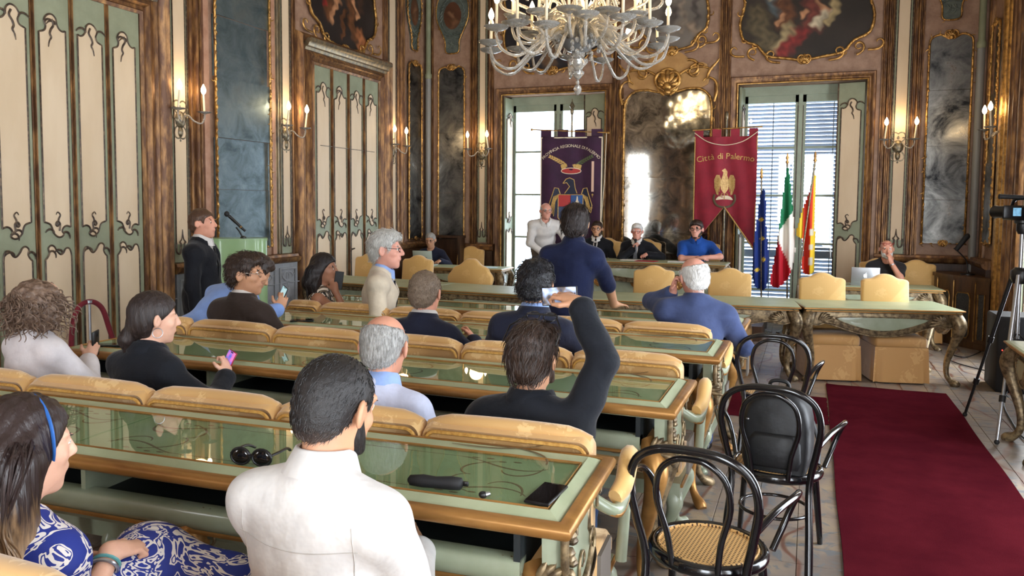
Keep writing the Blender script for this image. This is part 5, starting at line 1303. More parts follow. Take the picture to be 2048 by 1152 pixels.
# tripod with camcorder
t = thing('tripod', 'silver and black tripod carrying the camcorder at the right edge', 'tripod', (1.60, 7.30, 0))
hub = Vector((0, 0, 1.27))
for fx, fy in ((-.21, -.52), (-.29, .30), (.34, .18)):
    f = Vector((fx, fy, .02)); top = hub+Vector((fx, fy, 0)).normalized()*.06
    m1 = top+(f-top)*.45; m2 = top+(f-top)*.75
    mb = MB(); mb.tube([top, m1], .017, 8); lg = mb.build('leg', CHROME if fy < 0 else BLACKP, t)
    mb = MB(); mb.tube([m1, f], .012, 8); mb.build('leg_extension', CHROME if fy < 0 else BLACKP, lg)
    for m_ in (m1, m2): mb = MB(); d = (f-top).normalized()*.025; mb.tube([m_-d, m_+d], .024, 8); mb.build('leg_clamp', BLACKP, lg)
    mb = MB(); mb.blob(f, (.02, .02, .02)); mb.build('rubber_foot', BLACKM, lg)
mb = MB(); mb.lathe([(.05, 1.2), (.07, 1.24), (.07, 1.30), (.04, 1.33)], 12); mb.build('hub', BLACKP, t)
mb = MB(); mb.tube([(0, 0, .75), (0, 0, 1.62)], .015, 10); mb.build('centre_column', CHROME, t)
mb = MB(); mb.lathe([(.03, 1.6), (.045, 1.63), (.045, 1.68), (.06, 1.69), (.06, 1.71)], 12); mb.tube([(0, 0, 1.66), (.16, -.2, 1.45)], .009, 7); mb.build('pan_head', BLACKP, t)
for sx in (-1, 1): mb = MB(); mb.tube([(0, 0, .8), (sx*.1, -.12, .68)], .006, 6); mb.build('spreader', BLACKP, t)
t = thing('camcorder', 'black video camera with a lit flip screen on the tripod', 'camera', (1.60, 7.30, 1.71), .5)
mb = MB(); mb.cbox(-.06, .06, -.12, .16, .0, .12, .012); mb.build('body', BLACKP, t)
mb = MB(); mb.lathe([(.045, 0), (.05, .02), (.05, .12), (.055, .14), (.045, .14)], 16); o = mb.build('lens', BLACKP, t, loc=(0, .16, .065), rot=(-PI/2, 0, 0))
mb = MB(); mb.cbox(-.23, -.065, -.07, -.05, .02, .11, .004); fs_ = mb.build('flip_screen', BLACKP, t); MB().box(-.15, -.08, -.073, -.070, .035, .1).build('screen_picture', mat('lcd_picture', S(120, 170, 200), S(60, 90, 120), .4, scale=25, emit=S(130, 185, 215), estr=.7), fs_, smooth=False)
mb = MB(); mb.tube(catmull([(0, -.1, .12), (0, -.08, .17), (0, .08, .17), (0, .12, .12)], 4), .013, 8); mb.build('handle', BLACKP, t)
mb = MB(); mb.tube([(-.01, .0, .185), (-.18, .05, .19)], [.016, .02], 9); mb.build('top_microphone', BLACKM, t)
# cables and bag on the floor
for i, (lab, P) in enumerate((('black cable curling on the sunlit floor under the camcorder tripod', [(2.05, 11.1), (1.8, 10.6), (1.65, 10.75), (1.6, 10.3), (1.8, 9.9), (2.0, 9.7), (2.1, 9.3)]), ('black cable hanging down beside the right edge table', [(1.9, 8.9), (1.72, 8.2), (1.65, 7.6), (1.62, 7.0), (1.75, 6.9)]))):
    mb = MB(); mb.tube(catmull([(x, y, .012) for x, y in P], 6), .007, 6); tag(mb.build('cable', BLACKM), lab, 'cable')
t = thing('equipment_bag', 'black equipment case with red lights at the right edge behind the tripod', 'equipment', (1.95, 9.0, 0))
mb = MB(); mb.cbox(-.2, .2, -.25, .25, 0, .75, .02); mb.build('case', BLACKM, t)
for k in range(3): MB().lathe([(.006, 0), (.006, .006)], 8).build('indicator', mat('red_led', (1, .05, .03, 1), None, .4, emit=(1, .05, .03, 1), estr=6), t, loc=(-.15+.03*k, -.255, .42), rot=(PI/2, 0, 0))
# grey carton by the flags
t = thing('carton', 'grey cardboard carton with blue label behind the yellow chairs', 'box', (.02, 11.35, 0))
CARD = mat('grey_card', S(176, 160, 146), S(160, 146, 132), .8, scale=6)
mb = MB(); mb.cbox(-.16, .16, -.15, .15, 0, .52, .006); mb.build('carton_body', CARD, t)
mb = MB(); mb.cbox(-.15, .15, -.15, .12, .525, .72, .006); mb.build('upper_box', CARD, t)
MB().box(-.12, .06, -.153, -.15, .38, .44).build('blue_label', mat('blue_label', S(60, 92, 132), None, .6), t, smooth=False)
# small wooden reading desk behind the left laptop man
t = thing('dark_sideboard', 'small dark wooden stand against the far wall behind the left laptop man', 'stand', (-5.86, 12.2, 0))
mb = MB(); mb.box(-.28, .28, -.12, .12, 1.22, 1.26); mb.build('top', DARKWOOD, t, smooth=False)
for sx in (-.25, .25): mb = MB(); mb.box(sx-.02, sx+.02, -.1, .1, 0, 1.22); mb.build('side', DARKWOOD, t, smooth=False)
mb = MB(); mb.box(-.24, .24, .05, .07, .5, 1.2); mb.build('back_board', DARKWOOD, t, smooth=False)
# ================================================================== PEOPLE: smooth-union distance fields -> one continuous surface
class SDF:
    def __init__(s): s.pr = []
    def cone(s, a, b, ra, rb, k=.03, tag=0, cut=False, flat=None):
        s.pr.append(('c', np.array(a, float), np.array(b, float), ra, rb, k, tag, cut)); return s
    def ell(s, c, r, R=None, k=.03, tag=0, cut=False):
        s.pr.append(('e', np.array(c, float), np.array(r, float), None if R is None else np.array(R, float), 0, k, tag, cut)); return s
    def chain(s, pts, rad, k=.03, tag=0):
        for i in range(len(pts)-1): s.cone(pts[i], pts[i+1], rad[i], rad[i+1], k, tag)
        return s
    def off(s, o):
        for i, p in enumerate(s.pr):
            p = list(p)
            if p[7]: continue
            if p[0] == 'c': p[3] += o; p[4] += o
            else: p[2] = p[2]+o
            s.pr[i] = tuple(p)
        return s
    def bounds(s):
        lo = np.full(3, 1e9); hi = -lo
        for p in s.pr:
            if p[7]: continue
            if p[0] == 'c':
                r = max(p[3], p[4]); l = np.minimum(p[1], p[2])-r; h = np.maximum(p[1], p[2])+r
            else: m = p[2].max() if p[3] is not None else p[2]; l = p[1]-m; h = p[1]+m
            lo = np.minimum(lo, l); hi = np.maximum(hi, h)
        return lo, hi
    def mesh(s, name, vox, noise=None, cutfn=None):
        lo, hi = s.bounds(); pad = 3*vox; lo = lo-pad; hi = hi+pad
        n = np.ceil((hi-lo)/vox).astype(int)+1
        D = np.full(n, .2, np.float32); T = np.zeros(n, np.int8)
        ax = [lo[i]+vox*np.arange(n[i]) for i in range(3)]
        for kind, a, b, c, d, k, tg, cut in s.pr:
            m = k+2.5*vox
            if kind == 'c': r = max(c, d); l = np.minimum(a, b)-r-m; h = np.maximum(a, b)+r+m
            else: mm = b.max() if c is not None else b; l = a-mm-m; h = a+mm+m
            i0 = np.maximum(np.floor((l-lo)/vox).astype(int), 0); i1 = np.minimum(np.ceil((h-lo)/vox).astype(int)+1, n)
            if (i1 <= i0).any(): continue
            sl = tuple(slice(i0[j], i1[j]) for j in range(3))
            X, Y, Z = np.meshgrid(ax[0][sl[0]], ax[1][sl[1]], ax[2][sl[2]], indexing='ij')
            P = np.stack((X, Y, Z), -1)
            if kind == 'c':
                ba = b-a; L2 = max(float(ba@ba), 1e-12); q = P-a; t = np.clip((q@ba)/L2, 0, 1)
                dd = np.linalg.norm(q-t[..., None]*ba, axis=-1)-(c+(d-c)*t)
            else:
                q = P-a
                if c is not None: q = q@c
                k0 = np.linalg.norm(q/b, axis=-1); k1 = np.linalg.norm(q/(b*b), axis=-1)+1e-9; dd = k0*(k0-1)/k1
            dd = dd.astype(np.float32); o = D[sl]
            if cut:
                hh = np.maximum(k-np.abs(o+dd), 0)/k; D[sl] = np.maximum(o, -dd)+hh*hh*k*.25
            else:
                T[sl] = np.where(dd < o, tg, T[sl]) if tg or True else T[sl]
                hh = np.maximum(k-np.abs(o-dd), 0)/k; D[sl] = np.minimum(o, dd)-hh*hh*k*.25
        if noise or cutfn:
            X, Y, Z = np.meshgrid(*ax, indexing='ij')
            if noise: D = D+noise(X, Y, Z).astype(np.float32)
            if cutfn: D = np.maximum(D, cutfn(X, Y, Z).astype(np.float32))
        D[0] = D[-1] = .2; D[:, 0] = D[:, -1] = .2; D[:, :, 0] = D[:, :, -1] = .2
        return surface_nets(name, D, T, lo, vox)
def surface_nets(name, D, T, lo, vox):
    S_ = D < 0
    c = [S_[i:S_.shape[0]-1+i, j:S_.shape[1]-1+j, k:S_.shape[2]-1+k] for i in (0, 1) for j in (0, 1) for k in (0, 1)]
    allin = np.logical_and.reduce(c); anyin = np.logical_or.reduce(c); M = anyin & ~allin
    I = np.argwhere(M); nv = len(I); idx = np.full(M.shape, -1, np.int64); idx[M] = np.arange(nv)
    acc = np.zeros((nv, 3)); cnt = np.zeros(nv)
    cor = [(i, j, k) for i in (0, 1) for j in (0, 1) for k in (0, 1)]
    val = {q: D[I[:, 0]+q[0], I[:, 1]+q[1], I[:, 2]+q[2]] for q in cor}
    for a in cor:
        for d in range(3):
            if a[d]: continue
            b = list(a); b[d] = 1; b = tuple(b); va, vb = val[a], val[b]; x = (va < 0) != (vb < 0)
            t = np.where(x, va/np.where(x, va-vb, 1), 0); p = np.array(a, float)[None].repeat(nv, 0); p[:, d] += t
            acc[x] += p[x]; cnt[x] += 1
    V = lo+vox*(I+acc/cnt[:, None]); F = []
    for d in range(3):
        e0 = [slice(None)]*3; e1 = [slice(None)]*3; e0[d] = slice(0, -1); e1[d] = slice(1, None)
        A = S_[tuple(e0)]; B = S_[tuple(e1)]
        u, v = [(1, 2), (2, 0), (0, 1)][d]
        for flip in (0, 1):
            E = np.argwhere((A & ~B) if not flip else (~A & B))
            E = E[(E[:, u] > 0) & (E[:, v] > 0) & (E[:, u] < M.shape[u]) & (E[:, v] < M.shape[v])]
            def at(du, dv):
                q = E.copy(); q[:, u] += du; q[:, v] += dv; return idx[q[:, 0], q[:, 1], q[:, 2]]
            q = np.stack((at(-1, -1), at(0, -1), at(0, 0), at(-1, 0)), 1)
            if flip: q = q[:, ::-1]
            F.append(q)
    F = np.concatenate(F); F = F[(F >= 0).all(1)]
    me = bpy.data.meshes.new(name); nf = len(F)
    me.vertices.add(nv); me.vertices.foreach_set('co', V.astype(np.float32).ravel())
    me.loops.add(nf*4); me.loops.foreach_set('vertex_index', F.astype(np.int32).ravel())
    me.polygons.add(nf); me.polygons.foreach_set('loop_start', np.arange(0, nf*4, 4, dtype=np.int32))
    J = I+np.round(acc/cnt[:, None]).astype(int); tg = T[J[:, 0], J[:, 1], J[:, 2]]; tt = np.minimum.reduce([tg[F[:, 0]], tg[F[:, 2]]]) if False else tg[F[:, 0]]
    me.polygons.foreach_set('material_index', tt.astype(np.int32)); me.polygons.foreach_set('use_smooth', np.ones(nf, bool))
    me.update(); me.validate(); return me
def nz(v): v = np.array(v, float); return v/max(1e-9, np.linalg.norm(v))
def rotm(yaw=0, pitch=0, roll=0):
    # yaw about z (left +), pitch about x (up +), roll about y
    cy, sy, cp, sp, cr, sr = math.cos(yaw), math.sin(yaw), math.cos(pitch), math.sin(pitch), math.cos(roll), math.sin(roll)
    Rz = np.array([[cy, -sy, 0], [sy, cy, 0], [0, 0, 1]]); Rx = np.array([[1, 0, 0], [0, cp, -sp], [0, sp, cp]]); Ry = np.array([[cr, 0, sr], [0, 1, 0], [-sr, 0, cr]])
    return Rz@Rx@Ry
SKINS = {}
def skin_mat(key, c):
    if key in SKINS: return SKINS[key]
    m = mat('skin_'+key, S(*c), S(*[int(v*.93) for v in c]), .5, scale=9, bump=.05, bscale=120)
    b = m.node_tree.nodes['Principled BSDF']; b.inputs['Subsurface Weight'].default_value = .12; b.inputs['Subsurface Radius'].default_value = (.01, .004, .002)
    SKINS[key] = m; return m
def hair_mat(name, c1, c2, stretch=(30, 30, 4), rough=.42):
    return mat(name, S(*c1), S(*c2), rough, scale=5, stretch=stretch, bump=.55, bscale=6, lo=.35, hi=.7, spec=.4)
LIPS = mat('lips', S(160, 92, 84), None, .45); EYEW = mat('eye_white', S(224, 218, 210), None, .3); IRIS = mat('iris_dark', S(36, 26, 22), None, .25)
def ik(sh, wr, l1, l2, pole):
    sh, wr = np.array(sh, float), np.array(wr, float); d = wr-sh; L = np.linalg.norm(d)
    if L > (l1+l2)*.995: wr = sh+d/L*(l1+l2)*.995; d = wr-sh; L = np.linalg.norm(d)
    u = d/L; a = (l1*l1-l2*l2+L*L)/(2*L); h = math.sqrt(max(0, l1*l1-a*a))
    p = np.array(pole, float); p = p-u*(p@u); p = nz(p) if np.linalg.norm(p) > 1e-6 else np.array((0, 0, -1.))
    return sh+u*a+p*h, wr
def hand(sd, w, d, n, side, curl=.6, s=1.0, spread=.12, k=.008, thumb=.6, point=False):
    # w wrist, d finger direction, n palm normal (palm side), side +1 right / -1 left
    d = nz(d); n = nz(np.array(n, float)-d*(np.array(n, float)@d)); a = np.cross(d, n)*side      # a -> thumb side
    R = np.stack((a, n, d), 1)
    sd.ell(w+d*.048*s, (.041*s, .0165*s, .054*s), R, k=.02)
    sd.cone(w-d*.01, w+d*.03*s, .026*s, .024*s, .02)
    for i, (o, L) in enumerate(((.029, .072), (.0095, .080), (-.010, .075), (-.028, .058))):
        b = w+d*(.092-.006*abs(i-1))*s+a*o*s
        dd = nz(d+a*(1.2-i)*spread*.6); c = curl*(1+.08*i) if not (point and i == 0) else .1
        p = b; r = .0092*s
        for j, f in enumerate((.45, .32, .25)):
            ang = c*(.75+.35*j)*(j+.6); q = p+(dd*math.cos(ang)+n*math.sin(ang))*L*f*s
            sd.cone(p, q, r, r*.9, k*.6); r *= .9; p = q
    b = w+d*.028*s+a*.03*s; t1 = b+(nz(a*.8+d*.7+n*thumb*.5))*.042*s; t2 = t1+nz(a*.25+d*.9+n*thumb)*.032*s
    sd.cone(w+d*.02*s+a*.015*s, b, .015*s, .0135*s, .012); sd.cone(b, t1, .0125*s, .0105*s, k); sd.cone(t1, t2, .0105*s, .009*s, k)
def head_prims(sd, c, R, s=1.0, female=False, lookeyes=True, jaw=1.0, tags=True):
    def P(x, y, z): return c+R@np.array((x, y, z))*s
    def e(x, y, z, rx, ry, rz, k=.02, tag=0, cut=False, Rl=None): sd.ell(P(x, y, z), np.array((rx, ry, rz))*s, R if Rl is None else R@Rl, k, tag, cut)
    e(0, -.018, .03, .077, .094, .086, .03); e(0, .018, -.03, .060*jaw, .074, .082, .04); e(0, .03, -.07, .046*jaw, .05, .042, .03)
    e(0, .066, -.100, .022*jaw, .02, .018, .025)
    for x in (-1, 1):
        e(x*.042, .052, -.02, .02, .02, .018, .02); e(x*.038, .058, .034, .026, .014, .010, .018)
        e(x*.031, .091, .008, .015, .010, .0095, .012, 0, True)
        e(x*.031, .0715, .008, .0125, .0125, .0115, .004, 2 if tags else 0); e(x*.031, .0800, .007, .0075, .0058, .0075, .002, 3 if tags else 0)
        e(x*.031, .0765, .0165, .0165, .008, .004, .006)
        e(x*.033, .0795, .029, .019, .0055, .0042, .003, 4 if tags else 0)
        e(x*.086, -.014, -.004, .009, .022, .033, .008, 0, False, rotm(x*.5, 0, 0)); e(x*.094, -.008, -.002, .005, .010, .016, .006, 0, True)
    sd.cone(P(0, .084, .022), P(0, .106, -.018), .008*s, .0115*s, .014); e(0, .104, -.024, .0125, .012, .010, .010)
    for x in (-1, 1): e(x*.012, .092, -.027, .008, .010, .0075, .008)
    e(0, .083, -.055, .024, .012, .010, .012); e(0, .0905, -.0505, .020, .0055, .0038, .003, 1 if tags else 0); e(0, .0885, -.0595, .018, .0058, .0044, .003, 1 if tags else 0)
def hairline(pts):
    ys = np.array([p[0] for p in pts]); zs = np.array([p[1] for p in pts])
    return lambda y: np.interp(y, ys, zs)
HL_SHORT = hairline([(-.13, -.085), (-.075, -.082), (-.04, -.045), (-.028, -.03), (-.02, .018), (.012, .028), (.026, -.004), (.036, .0), (.045, .04), (.07, .062), (.1, .068)])
HL_BALD = hairline([(-.13, -.085), (-.075, -.08), (-.04, -.045), (-.025, .012), (.012, .022), (.03, -.004), (.04, .03), (.1, .2)])
def hair_mesh(c, R, s, style, vox, thick=.012, amp=.002, freq=120, seed=0):
    sd = SDF()
    def P(x, y, z): return c+R@np.array((x, y, z))*s
    def e(x, y, z, rx, ry, rz, k=.02, cut=False): sd.ell(P(x, y, z), np.array((rx, ry, rz))*s, R, k, 0, cut)
    t = thick
    e(0, -.018, .03, .077+t, .094+t, .086+t*1.15, .02)
    e(0, -.05, -.03, .058+t, .052+t, .06, .04)
    if style in ('volume', 'curlyshort'): e(0, .02, .085, .066+t*.6, .075, .045, .03)
    if style == 'fringe':
        e(0, .055, .075, .062, .04, .04, .03)
        e(0, -.055, -.05, .066, .05, .05, .03)
        for x in (-1, 1): e(x*.07, -.01, -.01, .017, .045, .06, .02)
    hl = HL_BALD if style == 'bald' else HL_SHORT
    Rt = R.T
    def cutfn(X, Y, Z):
        q = np.stack((X-c[0], Y-c[1], Z-c[2]), -1)@Rt.T/s
        x, y, z = q[..., 0], q[..., 1], q[..., 2]
        zl = hl(y)
        if style == 'fringe': zl = np.interp(y, [-.13, -.05, -.02, .03, .06, .1], [-.11, -.115, -.075, -.03, .04, .055])
        f = (zl+.004*np.sin(x*210+np.sin(y*160)*2)+.003*np.sin(x*390+y*300)-z)*.8
        if style == 'bald':
            top = np.where(y < -.02, .078-(y+.1)*.15, .05) ; f = np.maximum(f, (z-top)*.8); f = np.maximum(f, (.052-np.abs(x))*.7-np.maximum(0, -(y+.05))*2.0)
        return f*s
    R_ = np.random.RandomState(seed); ph = R_.uniform(0, 6, 9)
    def noise(X, Y, Z):
        f = freq
        return amp*(np.sin(X*f+ph[0]+2*np.sin(Z*f*.4+ph[1]))*np.sin(Y*f*.9+ph[2]+1.5*np.sin(X*f*.5))+.8*np.sin(Z*f*1.1+ph[3]+2*np.sin(Y*f*.45+ph[4])))
    return sd.mesh('hair', vox, noise if amp else None, cutfn)
def cloth_noise(amp, seed, fx=16., fz=24.):
    ph = np.random.RandomState(seed).uniform(0, 6, 6)
    return lambda X, Y, Z: amp*(np.sin(X*fx+Z*fz*.7+ph[0]+1.3*np.sin(Y*11+ph[1]))*np.sin(Z*fz*.5-X*7+ph[2])+.5*np.sin(Z*fz*1.7+Y*19+X*9*np.sin(ph[3])+ph[4])-1.3)
def glasses(c, R, s, parent, m, r=.0022, lensm=None, up=0, z0=.006, y0=.094):
    o = empty('glasses', parent=parent)
    o_ = []
    def P(x, y, z): return tuple(c+R@np.array((x, y, z))*s)
    for x in (-1, 1):
        L = [P(x*.033+.022*math.cos(a), y0-.006*abs(math.cos(a)), z0+.0155*math.sin(a)) for a in [2*PI*k/16 for k in range(16)]]
        mb = MB(); mb.tube(L, r*s, 6, closed=True); mb.build('rim', m, o)
        if lensm: mb = MB(); mb._add(L+[(p[0]+(R@np.array((0, .002, 0)))[0], p[1]+(R@np.array((0, .002, 0)))[1], p[2]+(R@np.array((0, .002, 0)))[2]) for p in L], [tuple(range(16)), tuple(range(31, 15, -1))]+[(i, i+16, (i+1) % 16+16, (i+1) % 16) for i in range(16)]); mb.build('lens', lensm, o)
        mb = MB(); mb.tube([P(x*.055, y0-.006, z0+.006), P(x*.077, y0-.03, z0+.008), P(x*.082, -.01, z0+.012), P(x*.078, -.03, z0-.006)], r*.9*s, 6); mb.build('temple', m, o)
    mb = MB(); mb.tube([P(-.011, y0, z0+.004), P(0, y0+.003, z0+.008), P(.011, y0, z0+.004)], r*s, 6); mb.build('bridge', m, o)
    return o
PNUM = [0]
def hair_tufts(t, style, m, c, R, seed, dens=1.0):
    ho = [o for o in t.children if o.name.split('.')[0] == 'hair'][0]; me = ho.data
    L, n, lift, r = {'short': (.013, 1500, .0016, .0009), 'bald': (.02, 900, .002, .001), 'volume': (.045, 750, .005, .0013), 'curlyshort': (.03, 900, .008, .0014), 'fringe': (.06, 700, .003, .0013)}[style]
    R_ = random.Random(seed); P = me.polygons; N_ = len(P); mb = MB()
    for k in range(n):
        p = P[R_.randrange(N_)]; nn = np.array(p.normal); q = np.array(p.center)
        fl_ = R@np.array((R_.uniform(-.35, .35), -.75, -.45))+np.array((0, 0, -.5))
        if style == 'curlyshort': fl_ = fl_+np.array([R_.uniform(-1.2, 1.2) for _ in range(3)])
        fl_ = nz(fl_-nn*(fl_@nn)); l = L*R_.uniform(.6, 1.3)
        pts = [tuple(q-nn*.001), tuple(q+fl_*l*.4+nn*lift), tuple(q+fl_*l*.75+nn*lift*1.1), tuple(q+fl_*l+nn*lift*R_.uniform(.2, 1.6)-np.array((0, 0, .002)))]
        mb.tube(pts, [r, r*1.1, r*.8, r*.3], 3, cap=False)
    o = mb.build('hair_strands', m, ho); o['kind'] = 'stuff'
def person(label, loc, rz, hip=.565, lean=4, side=0, twist=0, head=(0, 0, 0), headoff=(0, 0, 0), skin=('light', (214, 164, 136)), hair=None, hairm=None, thick=.012, hamp=.002, hfreq=120,
           top=None, jacket=None, vneck=False, tie=None, trousers=None, rw=None, lw=None, rpole=(1, -.4, -1), lpole=(-1, -.4, -1), rh=None, lh=None, curl=(.5, .5), vox=.008, female=False, size=1.0,
           stand=False, sleeve='long', legs=True, collar=None, beard=None, glass=None, build=1.0, belly=0, feet=None, hs=1.12, fold=.0058, group=None, shoes=True, jaw=1.0, neckc=.055):
    PNUM[0] += 1; seed = PNUM[0]; hip = hip+.033
    t = thing('person', label, 'person', loc, rz, group)
    sx = (.150 if female else .175)*size*build
    Hc = np.array((0, 0, hip)); la, sa = math.radians(lean), math.radians(side)
    sp = nz((math.sin(sa), math.sin(la), math.cos(la)*math.cos(sa))); tw = math.radians(twist)
    rt = nz(np.array((math.cos(tw), math.sin(tw), 0)) - sp*(np.array((math.cos(tw), math.sin(tw), 0))@sp)); fw = np.cross(sp, rt)
    TL = .50*size; Nb = Hc+sp*TL; RT = np.stack((rt, fw, sp), 1)
    rt0 = np.array((1., 0, 0)); RT0 = np.stack((rt0, np.cross(sp, nz(rt0-sp*(rt0@sp))), sp), 1)
    shR = Nb-sp*.078*size+rt*sx-fw*.01; shL = Nb-sp*.078*size-rt*sx-fw*.01
    Rh = rotm(tw+math.radians(head[0]), math.radians(head[1]), math.radians(head[2]))
    Hd = Nb+nz(sp*.75+np.array((0, 0, .25)))*.052*size+Rh@np.array((0, .018, .118))*size*hs+np.array(headoff)
    l1, l2 = .285*size, .25*size
    if rw is None: rw = np.array((sx*1.1, .12, hip+.06)) if not stand else np.array((sx*1.28, .04, hip-.10))
    if lw is None: lw = np.array((-sx*1.1, .12, hip+.06)) if not stand else np.array((-sx*1.28, .04, hip-.10))
    elR, rw = ik(shR, rw, l1, l2, rpole); elL, lw = ik(shL, lw, l1, l2, lpole)
    f = .86 if female else 1.0
    def torso(sd, o=0, lo=True):
        b = build
        if lo: sd.ell(Hc, np.array((.168*b, .125*b, .12))*size+o, RT0, .05)
        sd.ell(Hc+sp*.17*size+fw*.01*size+fw*belly*.5, np.array((.142*b*f+belly*.4, .105*b+belly, .15))*size+o, RT, .07)
        sd.ell(Hc+sp*.345*size+fw*.008*size, np.array((.162*b*f, .115*b, .15))*size+o, RT, .07)
        sd.cone(shL+rt*.03, shR-rt*.03, .06*size*f+o, .06*size*f+o, .06)
        for sh in (shL, shR): sd.cone(Nb-fw*.02+sp*.0, sh, .055*size+o*.6, .055*size*f+o, .05)
        if female: 
            for q in (-1, 1): sd.ell(Hc+sp*.32*size+fw*.09*size+rt*q*.07, np.array((.06, .05, .055))*size+o, RT, .04)
    def arms(sd, o=0, to=1.0, cuff=0):
        for sh, el, wr in ((shR, elR, rw), (shL, elL, lw)):
            sd.cone(sh, el, (.054*f*build)*size+o, .044*f*size+o, .03)
            if to > .5: sd.cone(el, el+(wr-el)*to, .043*f*size+o, (.031+(.009)*(1-to))*f*size+o*.9+cuff, .025)
    # --- body
    sd = SDF(); torso(sd); arms(sd)
    sd.cone(Nb-sp*.03, Hd+Rh@np.array((0, -.03, -.06))*size, neckc*size*f**.5, neckc*.94*size*f**.5, .035)
    head_prims(sd, Hd, Rh, size*hs*(.96 if female else 1), female, jaw=jaw)
    dR = nz(rw-elR); dL = nz(lw-elL)
    rhd = rh or {}; lhd = lh or {}
    hand(sd, rw, rhd.get('d', dR), rhd.get('n', (-1, 0, -.3)), 1, rhd.get('curl', curl[0]), size*(.92 if female else 1), thumb=rhd.get('thumb', .6))
    hand(sd, lw, lhd.get('d', dL), lhd.get('n', (1, 0, -.3)), -1, lhd.get('curl', curl[1]), size*(.92 if female else 1), thumb=lhd.get('thumb', .6))
    brow = hairm or BLACKM
    meshobj('body', sd.mesh('body', vox), [skin_mat(*skin), LIPS, EYEW, IRIS, brow], t)
    # --- hair
    if hair: meshobj('hair', hair_mesh(Hd, Rh, size*hs*(.96 if female else 1), hair, vox*.9, thick, hamp, hfreq, seed), hairm, t)
    if hair and vox < .0078: hair_tufts(t, hair, hairm, Hd, Rh, seed)
    if beard:
        sd = SDF(); bt = beard[1]
        def PB(x, y, z): return Hd+Rh@np.array((x, y, z))*size*hs
        sd.ell(PB(0, .02, -.055), np.array((.062*jaw+bt, .073+bt, .06+bt))*size, Rh, .02); sd.ell(PB(0, .066, -.10), np.array((.026+bt, .022+bt, .02+bt))*size, Rh, .02)
        for x in (-1, 1): sd.cone(PB(x*.066*jaw, .004, .0), PB(x*.048*jaw, .045, -.085), (.009+bt*.5)*size, (.014+bt*.5)*size, .02)
        sd.ell(PB(0, .105, -.054), np.array((.028, .03, .013))*size, Rh, .01, 0, True); sd.ell(PB(0, .12, -.01), np.array((.05, .06, .034))*size, Rh, .01, 0, True)
        def cb(X, Y, Z):
            q = np.stack((X-Hd[0], Y-Hd[1], Z-Hd[2]), -1)@Rh/size; return np.maximum(q[..., 2]+.012-.25*np.maximum(0, .03-q[..., 1]), (-.012-q[..., 1]))*.9
        meshobj('beard', sd.mesh('beard', vox, None, cb), beard[0], t)
    # --- clothes
    vc = vox*1.25
    def neckcut(sd, dz=.0, r=.062, fwd=.0): sd.cone(Nb+sp*(.03+dz)+fw*(.012+fwd), Nb+sp*.18+fw*.03, r*size, .09*size, .008, 0, True)
    to = {'long': .94, 'short': .0, 'rolled': .42, 'none': -1}[sleeve]
    if top:
        sd = SDF(); torso(sd, .004 if jacket else .008, lo=True)
        if to >= 0:
            if to == 0:
                for sh, el in ((shR, elR), (shL, elL)): sd.cone(sh, sh+(el-sh)*.72, .062*f*build*size, .058*f*size, .03)
            else: arms(sd, .003 if jacket else .010, to, .002 if jacket else .004)
        else:
            pass
        neckcut(sd, .0 if collar else -.01, .058 if collar else .07)
        if to < 0:
            for sh, s_ in ((shR, 1), (shL, -1)): sd.ell(sh+rt*s_*.035, (.05, .09, .085), RT, .01, 0, True)
        meshobj(top[0], sd.mesh(top[0], vc, cloth_noise(.001 if jacket else fold, seed)), top[1], t)
    if jacket:
        sd = SDF(); torso(sd, .014); arms(sd, .011, .90, .008)
        for sh in (shR, shL): sd.ell(sh-sp*.0, np.array((.062, .062, .05))*size, RT, .04)
        hem = Hc-sp*.10*size if stand else Hc-sp*.03
        sd.cone(Hc+sp*.1, hem, .135*size*build, .14*size*build, .06)
        neckcut(sd, .015, .060)
        if vneck:
            a = Nb+fw*.10-sp*.0; b = Hc+sp*.16+fw*(.19+belly)
            sd.cone(Nb+fw*.115-sp*.02, Hc+sp*.20+fw*(.17+belly), .058*size, .012, .01, 0, True)
        meshobj('jacket', sd.mesh('jacket', vc, cloth_noise(fold*.9, seed+40)), jacket, t)
        # jacket collar band
        mb = MB(); n = 18; ring = []
        for k in range(n+1):
            a = PI*.18+(2*PI-PI*.36)*k/n-PI/2+PI
            a = PI/2+PI*.25+(2*PI-PI*.5)*k/n
            dirv = rt*math.cos(a)+fw*math.sin(a); base = Nb+fw*.004+dirv*.098*size+sp*(.016-.04*max(0, math.sin(a))); tp = base+sp*.048*size-dirv*.014
            ring.append([tuple(base+dirv*.006-sp*.03), tuple(base+dirv*.014), tuple(tp+dirv*.006), tuple(tp-dirv*.004), tuple(base-dirv*.008)])
        mb.loft(ring); mb.build('jacket_collar', jacket, t, angle=70)
    if collar:
        mb = MB(); n = 20; ring = []
        for k in range(n+1):
            a = PI/2+PI*.06+(2*PI-PI*.12)*k/n
            dirv = rt*math.cos(a)+fw*math.sin(a); front = max(0, math.sin(a))
            base = Nb+fw*.004+dirv*.092*size+sp*(.026-.045*front); tp = Nb+fw*.014+dirv*.072*size+sp*(.082-.038*front)
            ring.append([tuple(base+dirv*.012-sp*.004), tuple(tp+dirv*.007), tuple(tp+dirv*.002+sp*.003), tuple(tp-dirv*.004), tuple(base-dirv*.004)])
        mb.loft(ring); mb.build('shirt_collar', collar, t, angle=70)
